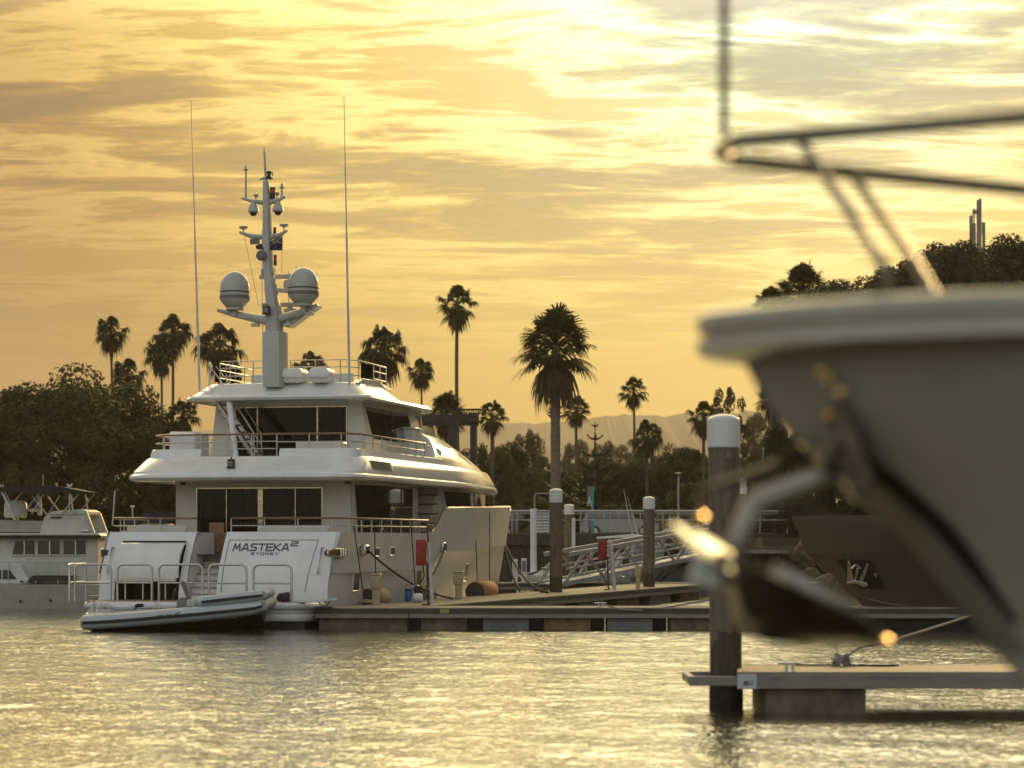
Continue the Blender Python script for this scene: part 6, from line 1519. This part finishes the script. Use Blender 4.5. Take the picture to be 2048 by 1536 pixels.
tag(sw.build('sea_wall', M['wall'], smooth=False), 'sea wall behind the wharf, coloured dark for the shadow there', 'sea wall')
# gangway: two trusses and a walking deck
ga = empty('gangway', (XW(1130, 103), 103, 0), 0, 'pale grey truss gangway sloping from the floating landing up to the wharf', 'gangway')
go_ = ga.location.copy()
A0 = Vector((XW(1128, 103), 103, ZW(1168, 103))) - go_; A1 = Vector((XW(1478, 119), 119, ZW(1098, 119))) - go_
dr = (A1 - A0).normalized(); sd = dr.cross(Vector((0, 0, 1))).normalized(); upv = Vector((0, 0, 1))
def gpt(t, s, h): return A0 + (A1 - A0) * t + sd * (-s) + upv * h
NB = 5; HT = 1.22
for s in (0.0, 1.25):
    q = MB(); q.beam(gpt(0, s, 0), gpt(1, s, 0), .11, .20); q.beam(gpt(.03, s, HT), gpt(1, s, HT), .10, .17); q.beam(gpt(.015, s, HT * .5), gpt(1, s, HT * .5), .06, .08)
    for i in range(NB):
        t0 = i / NB; tm = (i + .5) / NB; t1 = (i + 1) / NB
        q.beam(gpt(t0, s, 0), gpt(tm, s, HT), .085, .085); q.beam(gpt(tm, s, HT), gpt(t1, s, 0), .085, .085)
        q.beam(gpt(t0 + .012, s + .0, 0.02), gpt(tm + .012, s, HT), .045, .045)
    q.build('side_truss', M['alu'], ga, smooth=False)
q = MB(); q.prism([gpt(0, 0.06, -.02), gpt(1, .06, -.02), gpt(1, 1.19, -.02), gpt(0, 1.19, -.02)], (0, 0, 1), -.03, .03); q.build('walking_deck', M['alu'], ga, smooth=False)
q = MB(); e_ = A1; q.bb(e_.x - .1, e_.x + 2.4, e_.y - .2, e_.y + 9, e_.z - .22, e_.z - .05); q.build('upper_landing', M['concrete'], ga, smooth=False)
for dx_ in (.3, 2.0):
    q = MB(); q.tube([(e_.x + dx_, e_.y + .6, -1 - go_.z), (e_.x + dx_, e_.y + .6, e_.z - .22)], .16, 10); q.build('landing_post', M['timber'], ga)
# lettered sign post
s_ = empty('lettered_sign', (XW(1184, 139), 139, GZ0), 0, 'teal post carrying a dark panel with a white letter A', 'sign'); k = 139 / F
def sb_(x0, x1, y0, y1, m, name, d0=-.06, d1=.06):
    q = MB(); q.bb((x0 - 1184) * k, (x1 - 1184) * k, d0, d1, ZW(y1, 139) - GZ0, ZW(y0, 139) - GZ0); return q.build(name, M[m], s_, smooth=False, bev=.008)
sb_(1182, 1188, 973, 1072, 'teal', 'post'); sb_(1174, 1181.8, 973, 993, 'sign_grey', 'top_panel'); sb_(1174, 1181.8, 993.3, 1013, 'cardark', 'letter_panel'); sb_(1176, 1181.8, 1033, 1058, 'sign_grey', 'lower_panel')
text_mesh('A', .72, 'sign_letter', M['plate'], s_, lambda x, y, d: Vector(((1178.6 - 1184) * k + x, -.075 - d * .2, ZW(1010.5, 139) - GZ0 + y)), sx=.5, bold=.03)
def lamp(px, ytop, Y, label, m='alu', teal=False):
    o = empty('lamp_post', (XW(px, Y), Y, GZ0), 0, label, 'street lamp', 'lamp posts behind the wharf'); h = ZW(ytop, Y) - GZ0
    q = MB(); q.tube([(0, 0, 0), (0, 0, h - .25)], [.07, .05], 8); q.build('post', M['teal' if teal else 'satin'], o)
    q = MB(); q.lathe([(.06, h - .26), (.10, h - .22), (.12, h - .1), (.22, h - .06), (.20, h - .02), (.03, h)], (0, 0, 0), 14); q.build('lamp_head', M['gold'], o)
lamp(1357, 945, 148, 'slim lamp post with a bright metal head left of the near pile')
lamp(1527, 952, 140, 'lamp post seen between the near pile and the anchor')
o = empty('teal_flagpole', (XW(1527, 150), 150, GZ0), 0, 'plain teal post rising above the shrubs right of the near pile', 'post')
q = MB(); q.tube([(0, 0, 0), (0, 0, ZW(898, 150) - GZ0)], .08, 10); q.build('shaft', M['teal'], o); q = MB(); q.lathe([(.09, 0), (.09, .05), (.01, .08)], (0, 0, ZW(898, 150) - GZ0), 10); q.build('cap', M['teal'], o)
# parked cars
def car(px, Y, paint, label, L_=4.6, van=False, rz=0.0):
    o = empty('parked_car', (XW(px, Y), Y, GZ0 + .13), rz, label, 'car', 'cars parked behind the wharf')
    W = .88; H_ = 2.0 if van else 1.62
    def body(prof, w, name, m, parent=o):
        q = MB(); q.loft([[(x, s * w * g, z) for x, z in prof] for s, g in ((-1, .94), (-1, 1), (1, 1), (1, .94))], True, True, True); return q.build(name, M[m], parent, bev=.03)
    h = L_ / 2
    body([(-h, .35), (-h + .05, .8), (-h + .15, .98), (h - 1.25, 1.02), (h - .2, .86), (h, .7), (h, .35), (h - .2, .25), (-h + .2, .25)], W, 'body', paint)
    cabp = [(-h + .12, .98), (-h + .4, H_ - .05), (-h + .8, H_), (h - 2.2, H_), (h - 1.9, H_ - .06), (h - 1.15, 1.0)]
    c_ = body(cabp, W * .92, 'cabin', paint)
    for a, b in ((-h + .42, -h + 1.35), (-h + 1.45, h - 2.5), (h - 2.4, h - 1.62)):
        for s in (-1, 1):
            q = MB(); t0 = .12; q.prism([(a - .02, s * (W * .92 + .0), 1.06), (b + (.28 if b > h - 1.8 else 0), s * W * .92, 1.06), (b, s * W * .92, H_ - .16), (a + .05, s * W * .92, H_ - .16)], (0, s, 0), .002, .012); q.build('side_window', M['mirror_glass'], c_, smooth=False)
    for x in (-h + .85, h - .9):
        for s in (-1, 1):
            q = MB(); q.lathe([(.30, -.1), (.34, -.07), (.34, .07), (.30, .1)], (x, s * (W - .06), .33), 20, Matrix.Rotation(R(90), 4, 'X')); w = q.build('wheel', M['rubber'], o)
            q = MB(); q.lathe([(.20, -.11), (.21, .11)], (x, s * (W - .06), .33), 14, Matrix.Rotation(R(90), 4, 'X')); q.build('rim', M['satin'], w)
    for s in (-1, 1):
        q = MB(); q.bb(h - .06, h + .01, s * .62 - .18, s * .62 + .18, .62, .76); q.build('headlight', M['plate'], o, bev=.02)
    return o
car(1238, 150, 'cargrey', 'pale car parked behind the railing left of the middle pile', 4.8)
car(1372, 156, 'teak', 'dull brown car parked behind the railing right of the middle pile', 4.4)
car(1058, 152, 'cardark', 'dark car parked behind the railing near the yacht bow', 4.5)
o = empty('slatted_screen', (XW(1087, 140), 140, GZ0), 0, 'white slatted screen behind the railing beside the thick palm', 'screen')
for i in range(7):
    q = MB(); q.bb(-.42, .42, -.03, .03, .35 + i * .17, .47 + i * .17); q.build('slat_row', M['white_flat'], o, smooth=False)
q = MB(); q.bb(-.46, -.40, -.05, .05, 0, 1.6); q.bb(.40, .46, -.05, .05, 0, 1.6); q.build('frame', M['white_flat'], o, smooth=False)
# cabinets on the landing
for px, y0, y1, lab in ((1030, 1118, 1166, 'plain white service cabinet under the wharf'), (1048, 1117, 1152, 'framed white service cabinet under the wharf')):
    Y = 108; c_ = empty('service_cabinet', (XW(px, Y), Y, DZ), 0, lab, 'cabinet', 'service cabinets'); h = ZW(y0, Y) - DZ
    q = MB(); q.bb(-.12, .12, -.1, .1, 0, h); q.build('box', M['white_flat'], c_, bev=.02)
    q = MB(); q.bb(-.08, .08, -.115, -.102, h * .45, h * .9); q.build('door', M['sign_grey' if px > 1040 else 'dirty_white'], c_, bev=.005)
# small boats beyond the landing
YB = 111.0
rb = empty('small_runabout', (XW(1075, YB), YB, 0), 0, 'small white runabout with green windscreen left of the gangway foot', 'boat')
def rp(px, py, dy=0.0): p = P(px, py, YB); return Vector((p.x - rb.location.x, dy, p.z))
q = MB(); q.loft([[rp(1035, 1150, 1), rp(1035, 1149, 1), rp(1035, 1149, 1.02), rp(1035, 1150, 1.02)], [rp(1060, 1176, .7), rp(1052, 1150, .4), rp(1052, 1150, 1.7), rp(1060, 1176, 1.4)], [rp(1090, 1188, .3), rp(1090, 1152, .05), rp(1090, 1152, 2.0), rp(1090, 1188, 1.8)], [rp(1135, 1190, .2), rp(1135, 1154, 0), rp(1135, 1154, 2.1), rp(1135, 1190, 1.9)]], True, True, True); q.build('hull', M['white'], rb, ang=40)
q = MB(); q.loft([[rp(1050, 1149, .7), rp(1050, 1149, 1.4)], [rp(1066, 1144, .4), rp(1066, 1144, 1.7)], [rp(1084, 1141, .3), rp(1084, 1141, 1.8)], [rp(1095, 1140, .3), rp(1095, 1140, 1.8)]], closed=False); q.prism([rp(1062, 1152), rp(1120, 1152), rp(1120, 1141), rp(1084, 1141)], (0, 1, 0), .3, 1.8); q.build('fore_cabin', M['white'], rb, bev=.02)
q = MB(); q.prism([rp(1083, 1141), rp(1100, 1126), rp(1112, 1126), rp(1112, 1141)], (0, 1, 0), .35, 1.75); q.build('windscreen', mat_glass('green_screen_glass', (.35, .60, .48)), rb, smooth=False)
q = MB(); q.tube([rp(1083, 1141, .33), rp(1100, 1125, .33), rp(1114, 1125, .33)], .03, 6); q.build('screen_frame', M['dirty_white'], rb)
q = MB(); q.tube([rp(1036, 1146, .6), rp(1060, 1146, .4)], .02, 6); q.build('bow_rail', M['steel'], rb)
YP = 116.0
pb = empty('patrol_boat', (XW(1330, YP), YP, 0), 0, 'blue-grey patrol boat with checkered band behind the gangway', 'boat')
def pp(px, py, dy=0.0): p = P(px, py, YP); return Vector((p.x - pb.location.x, dy, p.z))
q = MB(); q.loft([[pp(1238, 1182, .6), pp(1236, 1138, .2), pp(1236, 1138, 2.8), pp(1238, 1182, 2.4)], [pp(1300, 1184, .4), pp(1298, 1130, 0), pp(1298, 1130, 3), pp(1300, 1184, 2.6)], [pp(1400, 1184, .5), pp(1406, 1122, .0), pp(1406, 1122, 3), pp(1400, 1184, 2.5)], [pp(1440, 1182, 1.3), pp(1470, 1112, 1.2), pp(1470, 1112, 1.8), pp(1440, 1182, 1.7)]], True, True, True); q.build('hull', M['patrol'], pb, ang=40)
q = MB(); q.prism([pp(1262, 1134), pp(1400, 1126), pp(1352, 1092), (pp(1330, 1086)), pp(1270, 1088)], (0, 1, 0), .4, 2.6); q.build('cabin', M['patrol'], pb, bev=.05)
q = MB(); q.prism([pp(1328, 1112), pp(1372, 1110), pp(1352, 1094), pp(1333, 1092)], (0, 1, 0), .37, .395); q.build('cabin_window', M['mirror_glass'], pb, smooth=False)
for i in range(6):
    for j in range(2):
        if (i + j) % 2 == 0: 
            q = MB(); q.bb(pp(1264 + i * 3, 0).x, pp(1267 + i * 3, 0).x, .375, .395, pp(0, 1124 - j * 3 + 3).z, pp(0, 1124 - j * 3).z); q.build('checker', M['blue'], pb, smooth=False)
for pts in (((1318, 1165), (1336, 1148), (1360, 1132), (1395, 1120)), ((1310, 1158), (1326, 1142))):
    q = MB(); q.tube([pp(a, b, -.15) for a, b in pts], .06, 6); q.build('fender_line', M['rubber'], pb)
YF_ = 113.0
fb = empty('fishing_boat', (XW(1245, YF_), YF_, 0), 0, 'open fishing boat with white hardtop and upright rods behind the gangway', 'boat')
def fp(px, py, dy=0.0): p = P(px, py, YF_); return Vector((p.x - fb.location.x, dy, p.z))
q = MB(); q.loft([[fp(1165, 1182, 1), fp(1150, 1150, .9), fp(1150, 1150, 1.3), fp(1165, 1182, 1.2)], [fp(1190, 1186, .4), fp(1188, 1152, .1), fp(1188, 1152, 2.1), fp(1190, 1186, 1.8)], [fp(1262, 1186, .3), fp(1262, 1154, 0), fp(1262, 1154, 2.2), fp(1262, 1186, 1.9)]], True, True, True); q.build('hull', M['dirty_white'], fb, ang=40)
q = MB(); q.prism([fp(1195, 1078), fp(1288, 1074), fp(1288, 1070), fp(1270, 1068), fp(1195, 1074)], (0, 1, 0), .2, 2.0); q.build('hardtop', M['white'], fb, bev=.02)
for px in (1215, 1262):
    for dy in (.3, 1.9): q = MB(); q.tube([fp(px, 1152, dy), fp(px + 6, 1074, dy)], .03, 6); q.build('hardtop_leg', M['satin'], fb)
q = MB(); q.bb(fp(1222, 0).x, fp(1246, 0).x, .7, 1.5, fp(0, 1154).z, fp(0, 1112).z); q.build('console', M['white_flat'], fb, bev=.05)
for a, b, dy in (((1266, 1070), (1248, 978), .4), ((1280, 1070), (1258, 992), 1.6)):
    q = MB(); q.tube([fp(*a, dy), fp((a[0] + b[0]) / 2, (a[1] + b[1]) / 2, dy), fp(*b, dy)], [.04, .03, .012], 6); q.build('fishing_rod', M['satin'], fb)
q = MB(); q.loft([[fp(1252, 1160, .8), fp(1268, 1162, .8), fp(1268, 1162, 1.4), fp(1252, 1160, 1.4)], [fp(1250, 1148, .75), fp(1274, 1152, .75), fp(1274, 1152, 1.45), fp(1250, 1148, 1.45)], [fp(1256, 1138, .85), fp(1270, 1142, .85), fp(1270, 1142, 1.35), fp(1256, 1138, 1.35)]], True, True, True); q.build('outboard', M['patrol'], fb, bev=.04)
# riprap bank
def boulder_mesh(seed):
    rnd = random.Random(seed); bm = bmesh.new(); bmesh.ops.create_icosphere(bm, subdivisions=3, radius=1)
    for v in bm.verts:
        n = mnoise.noise(v.co * 1.1 + Vector((seed * 7, 0, 0))) * .45 + mnoise.noise(v.co * 2.7 + Vector((seed * 3, 5, 0))) * .16
        v.co *= 1 + n
    me = bpy.data.meshes.new('boulder'); bm.to_mesh(me); bm.free(); me.materials.append(M['rock']); return me
BM = [boulder_mesh(i) for i in range(4)]
rnd = random.Random(9)
for i in range(30):
    px = rnd.uniform(1600, 1880); py = rnd.uniform(1092, 1186); Y = 119.5 - (py - 1092) * .045
    b = bpy.data.objects.new('boulder', BM[i % 4]); COL.objects.link(b); b.location = P(px, py, Y); s = rnd.uniform(.38, .72); b.scale = (s * 1.2, s, s * .85); b.rotation_euler = (rnd.uniform(0, 3), rnd.uniform(0, 3), rnd.uniform(0, 6))
    tag(b, 'rough brown boulder in the riprap bank behind the near anchor', 'boulder', 'riprap boulders')
bank = MB(); bank.prism([(10.5, 118.6, 0), (60, 115, 0), (60, 121, 0), (12.6, 121.45, 0)], (0, 0, 1), -.8, .9)
bank.prism([(11.5, 119.8, 0), (60, 116.4, 0), (60, 121, 0), (12.6, 121.46, 0)], (0, 0, 1), .9, 2.2)
tag(bank.build('bank_slope', M['rock'], smooth=False), 'rocky bank at the water behind the anchor', kind='structure')
# dark travelling crane behind the yacht
YC = 140.0
cr = empty('boat_crane', (XW(900, YC), YC, GZ0), 0, 'dark steel gantry crane standing behind the yacht bow', 'crane')
def cp(px, py, dy=0.0): p = P(px, py, YC); return Vector((p.x - cr.location.x, dy, p.z - GZ0))
for dy in (0, 5.0):
    for px, w in ((906, .5), (946, .34)):
        q = MB(); a = cp(px, 842, dy); q.bb(a.x - w / 2, a.x + w / 2, dy - .2, dy + .2, 0, a.z); q.build('leg', M['crane'], cr, smooth=False)
    q = MB(); q.bb(cp(770, 0).x, cp(955, 0).x, dy - .25, dy + .25, cp(0, 843).z, cp(0, 829).z); q.build('top_beam', M['crane'], cr, smooth=False)
q = MB()
for i in range(6):
    a = 905 + i * 9; q.tube([cp(a, 829), cp(a + 4.5, 819), cp(a + 9, 829)], .05, 4)
q.tube([cp(880, 820), cp(962, 819)], .06, 5); q.tube([cp(962, 819), cp(955, 830)], .05, 5); q.build('lattice', M['crane'], cr)
q = MB(); q.bb(cp(936, 0).x, cp(958, 0).x, -.4, .4, cp(0, 846).z, cp(0, 826).z); q.build('winch_house', M['crane'], cr, bev=.03); q = MB(); q.bb(cp(760, 0).x, cp(775, 0).x, -.2, .2, 0, cp(0, 829).z); q.build('leg', M['crane'], cr, bev=.03)
q = MB(); q.bb(cp(940, 0).x, cp(954, 0).x, 0, 5, cp(0, 840).z, cp(0, 834).z); q.build('cross_beam', M['crane'], cr)
# slender tower of pale tubes above the trees at the right
YT = 190.0
to = empty('phone_mast', (XW(1957, YT), YT, GZ0), 0, 'cluster of tall grey tubes rising above the dark trees at right', 'mast')
def tt(px, y0, y1, wpx, slant=0, dy=0.0):
    k = YT / F; r = wpx * k / 2; x = (px - 1957) * k; z1 = ZW(y0, YT) - GZ0; z0 = ZW(y1, YT) - GZ0
    q = MB(); rings = [[(x + r * math.cos(t), dy + r * math.sin(t), z0) for t in [2 * math.pi * j / 18 for j in range(18)]], [(x + r * math.cos(t), dy + r * math.sin(t), z1 - r * slant * (1 - math.cos(t - .3))) for t in [2 * math.pi * j / 18 for j in range(18)]]]
    q.loft(rings, True, True, True); return q.build('tube', M['tower'], to)
tt(1958, 396, 1070, 10, .5); tt(1943.5, 428, 600, 7, .5, .3); tt(1947, 418, 520, 3, 0, -.2); tt(1969, 444, 560, 6, 0, .3); tt(1965, 444, 470, 3, 0, 0); tt(1951, 445, 560, 6, 0, .5)
q = MB(); k = YT / F; q.bb(-14 * k, 12 * k, -.2, .2, ZW(505, YT) - GZ0, ZW(495, YT) - GZ0); q.build('brace', M['tower'], to); q = MB(); q.bb(-12 * k, 2 * k, -.1, .1, ZW(428, YT) - GZ0, ZW(420, YT) - GZ0); q.build('brace', M['tower'], to)

# ---------------------------------------------------------------- the near bow (out of focus)
NB_Y = 8.0
nb = empty('near_motor_boat', (XW(1395, NB_Y), NB_Y, 0), 0, 'close out-of-focus bow of a pale boat with bow rail and chrome anchor', 'boat')
NO = nb.location.copy()
def np_(px, py, dy=0.0):
    p = P(px, py, NB_Y + dy); return Vector((p.x - NO.x, dy, p.z))
def bh(s, z):      # half breadth at distance s behind the stem, height z
    zf = max(0, min(1, z / 3.1)); s = max(0, s)
    return max(.012, (.52 + .48 * zf ** 1.6) * (.73 * (1 - math.exp(-s / (.48 + 1.1 * (1 - zf)))) + .10 * s) + .03 * zf)
stem = [(3.10, .150), (2.93, .24), (2.756, .405), (2.53, .653), (2.26, .886), (2.02, 1.08), (1.5, 1.46), (.9, 1.85), (.3, 2.2), (-.4, 2.6)]
hb = MB()
ss = [0, .02, .06, .12, .2, .32, .48, .7, 1.0, 1.4, 1.9, 2.6, 3.6, 5, 7, 9.5, 12]
for sg in (-1, 1):
    hb.loft([[(x0 + s, sg * bh(s + .0, z), z) for s in ss] for z, x0 in stem], closed=False)
hull_n = hb.build('hull', M['bowhull'], nb, ang=60)
gu = MB()
def gb(s): return max(.02, .74 * (1 - math.exp(-s / .48)) + .10 * s + .11 * min(1, s / .02 if s < .02 else 1))
gs = [0, .01, .03, .06, .12, .2, .32, .5, .75, 1.1, 1.6, 2.3, 3.3, 5, 7.5, 12.0]
def gring(z, inset, x0):
    a = [(x0 + s, -max(.004, gb(s) - inset), z) for s in gs]; return a + [(x, -y, z) for x, y, _ in reversed(a)]
gu.loft([gring(3.09, .12, .12), gring(3.10, .03, .03), gring(3.115, .0, .0), gring(3.155, .0, .0), gring(3.165, .02, .02), gring(3.175, .02, .02), gring(3.19, .0, .0), gring(3.235, .0, .0), gring(3.25, .02, .02), gring(3.255, .08, .08)], closed=False)
gu.build('gunwale', M['bowgun'], nb, ang=50)
q = MB(); rr = gring(3.245, .06, .07); q.poly(rr); q.build('foredeck', M['bowgun'], nb, smooth=False)
# bow rail
rl = MB(); tip = np_(1441, 299)
zr = tip.z
def ry(x, sg):      # plan of the rail behind its blunt tip
    d = max(0, x - tip.x); c_ = min(1, d / .05) ** .5
    return -(.15 * c_ + .53 * d) if sg < 0 else (.19 * c_ + .61 * d)
pts = []
for d in (6, 4, 2.5, 1.8, 1.3, .9, .6, .4, .25, .14, .07, .05, .035, .02, .01, .003, 0.0): pts.append((tip.x + d, ry(tip.x + d, -1) if d > 0 else 0, zr))
for d in (.003, .01, .02, .035, .05, .07, .14, .25, .4, .6, .9, 1.3, 1.8, 2.5, 4, 6): pts.append((tip.x + d, ry(tip.x + d, 1), zr))
rl.tube(pts, .027, 12)
rail = rl.build('bow_rail', M['railsteel'], nb, ang=70)
def on_rail(px, sg):
    for i in range(400):
        d = i * .01; x = tip.x + d; y = ry(x, sg); w = Vector((x, y, zr)) + Vector((NO.x, NO.y, 0))
        if 1024 + F * w.x / w.y >= px: return Vector((x, y, zr))
a = on_rail(1590, -1)
b1 = np_(1772, 535, -.40); b2 = np_(1780, 600, -.42)
q = MB(); q.tube([a, a.lerp(b1, .5) + Vector((.006, 0, 0)), a.lerp(b1, .92), b1.lerp(b2, .2), b2 + Vector((0, .1, -.06))], .018, 10); q.build('stanchion', M['railsteel'], nb, ang=70)
a = on_rail(1700, 1); b = np_(1886, 600, -.35)
q = MB(); q.tube([a, b.lerp(a, .35), b + Vector((.02, .02, -.06))], .018, 10); q.build('stanchion', M['railsteel'], nb, ang=70)
q = MB(); q.ball(tuple(b + Vector((.0, -.015, .012))), .016, 12); q.build('stanchion_foot', M['chrome'], nb)
q = MB(); q.tube([(tip.x + .012, .0, zr - .03), (tip.x + .012, 0, zr + .35), (tip.x + .014, 0, zr + .9)], [.015, .015, .014], 10)
for i in range(9): q.lathe([(.0152, 0), (.019, .006), (.019, .014), (.0152, .02)], (tip.x + .012, 0, zr + .06 + i * .055), 10)
q.build('jackstaff', M['staff'], nb)
# stem plate, dark strip for a shaded recess and anchor
def sx(z):
    for (za, xa), (zb, xb) in zip(stem, stem[1:]):
        if zb <= z <= za: return xa + (xb - xa) * (za - z) / (za - zb)
sp_ = MB(); rows = []
for z in [2.83 - .05 * i for i in range(15)]:
    x0 = sx(z); rows.append([(x0 + s - .006, -bh(s, z) - .008, z) for s in (.0, .02, .05, .085)])
sp_.loft(rows, closed=False); sp_.loft([[(x, -y, z) for x, y, z in r] for r in rows], closed=False); sp_.build('stem_plate', M['satin'], nb)
dp = MB(); rows = []
for i in range(19):
    z = 2.86 - .035 * i; x0 = sx(z); t = i / 18; w = .028 + .045 * math.sin(math.pi * min(1, t * 1.05) ** .8) ; st0 = .10
    rows.append([(x0 + s, -bh(s, z) - .012, z) for s in (st0, st0 + w * .5, st0 + w)])
dp.loft(rows, closed=False); dp.build('stem_shade_strip', M['black'], nb)  # black strip laid on the hull in place of recess shadow
def AN(px, py, dy=0.0): return np_(px, py, dy)
hs = MB(); hs.tube([AN(1640, 700, -.12), AN(1660, 760, -.16), AN(1690, 850, -.2), AN(1712, 905, -.2)], [.045, .05, .06, .05], 12); hs.build('hawse_pipe', M['dkmetal'], nb)
sk_ = MB()
def flat(pts, w, hgt):
    rings = []
    for i, (p, ww, hh_) in enumerate(zip(pts, w, hgt)):
        if i == 0: d = pts[1] - p
        elif i == len(pts) - 1: d = p - pts[i - 1]
        else: d = pts[i + 1] - pts[i - 1]
        d.normalize(); side = Vector((0, 1, 0)); up = d.cross(side).normalized()
        if up.z < 0: up = -up
        rings.append([p + side * (a * ww) + up * (b_ * hh_) for a, b_ in ((-.7, 1), (.7, 1), (1, .5), (1, -.5), (.7, -1), (-.7, -1), (-1, -.5), (-1, .5))])
    return rings
sk_.loft(flat([AN(1712, 925, -.18), AN(1662, 942, -.2), AN(1590, 972, -.22), AN(1524, 998, -.22), AN(1506, 1012, -.22), AN(1468, 1090, -.22), AN(1478, 1122, -.2)], [.03] * 7, [.030, .032, .034, .038, .036, .034, .045]), True, True, True)
anch = sk_.build('anchor_shank', M['worn'], nb, ang=50, bev=.006)
t0, t1 = AN(1343, 1048, -.27), AN(1500, 1140, -.25); ta = (t1 - t0).normalized(); tn = Vector((.42, -.24, .87)); tn = (tn - ta * tn.dot(ta)).normalized(); tw = ta.cross(tn)
q = MB(); q.loft([[t0.lerp(t1, t) + tw * (a * w) + tn * (h - .006 * a * a) for a, h in ((-1, 0), (-.5, .004), (0, .006), (.5, .004), (1, 0), (.5, -.014), (0, -.018), (-.5, -.014))] for t, w in ((0, .012), (.06, .06), (.2, .11), (.4, .15), (.65, .16), (.85, .13), (1, .06))], True, True, True)
q.build('fluke_plate', M['satin_tip'], nb, ang=60)
bl_ = MB(); rings = []
A_ = AN(1342, 1052, -.2); B_ = AN(1781, 1284, -.2); ax = (B_ - A_); Ln = ax.length; ax.normalize(); upb = Vector((-ax.z, 0, ax.x)); upb = upb if upb.z > 0 else -upb
for t, wy, th, bow in ((.23, .03, .03, -.02), (.30, .13, .075, -.005), (.42, .21, .19, .0), (.55, .22, .19, .0), (.70, .19, .15, .004), (.85, .12, .08, .008), (.95, .05, .035, .006), (1, .012, .015, 0)):
    c_ = A_ + ax * (Ln * t) + upb * bow
    rings.append([c_ + Vector((0, a * wy, 0)) + upb * b_ for a, b_ in ((-1, 0), (-.92, .010), (-.45, -.012), (0, .0), (.45, -.012), (.92, .010), (1, 0), (.55, -th * .62), (0, -th), (-.55, -th * .62))])
bl_.loft(rings, True, True, True); bl_.build('anchor_blade', M['dkmetal'], nb, ang=50)
q = MB(); q.loft(flat([AN(1545, 1140, -.3), AN(1600, 1170, -.36), AN(1690, 1220, -.34), AN(1778, 1281, -.22)], [.012, .014, .014, .008], [.026, .028, .025, .014]), True, True, True); q.build('blade_rib', M['worn'], nb, ang=50)
q = MB(); q.tube([AN(1404, 980, .1), AN(1490, 955, .1), AN(1560, 935, .1)], [.012, .02, .03], 8); q.tube([AN(1404, 980, .1), AN(1408, 1030, .0)], .014, 8); q.build('roll_bar', M['dkmetal'], nb)
for px, py, dy, r in ((1650, 735, -.36, .013), (1664, 752, -.37, .010), (1688, 777, -.40, .014), (1662, 822, -.34, .010), (1776, 1276, -.27, .014), (1409, 1030, -.12, .012)):
    c_ = AN(px, py, dy); hv = (SD + (Vector((0, 0, HC)) - (c_ + NO)).normalized()).normalized(); mq = hv.to_track_quat('Z', 'Y').to_matrix().to_4x4()
    q = MB(); q.lathe([(r * .9, -.03), (r * 1.15, -.028), (r * 1.15, -.004), (r, 0)], tuple(c_), 14, mq); q.build('glint_disc', M['glint'], nb, ang=30)  # small discs added and turned to flash the sun at the camera
q = MB(); q.prism([AN(1636, 822, -.2), AN(1684, 800, -.2), AN(1716, 880, -.2), AN(1742, 965, -.2), AN(1706, 1008, -.2), AN(1664, 930, -.2)], (0, -1, 0), .02, .10); q.build('roller_cheek', M['dkmetal'], nb, smooth=False, bev=.012)
q = MB(); q.lathe([(.03, -.10), (.055, -.09), (.035, 0), (.055, .09), (.03, .10)], AN(1665, 905, -.2), 14, Matrix.Rotation(R(90), 4, 'X')); q.build('bow_roller', M['dkmetal'], nb)
q = MB(); q.box(AN(1420, 1130, -.1), (.11, .06, .16), m=Matrix.Rotation(R(15), 4, 'Y')); q.build('anchor_tag', M['satin'], nb, bev=.015)
scene.render.engine = 'CYCLES'
scene.view_settings.view_transform = 'Standard'; scene.view_settings.look = 'None'
scene.view_settings.exposure = 0.0; scene.view_settings.gamma = 1.0
c = scene.cycles
c.use_denoising = True
try: c.denoiser = 'OPENIMAGEDENOISE'
except Exception: pass
c.use_adaptive_sampling = True; c.adaptive_threshold = .012
c.max_bounces = 8; c.diffuse_bounces = 3; c.glossy_bounces = 4; c.transmission_bounces = 4; c.transparent_max_bounces = 16; c.volume_bounces = 0
c.caustics_reflective = False; c.caustics_refractive = False
c.sample_clamp_indirect = 6.0; c.sample_clamp_direct = 0
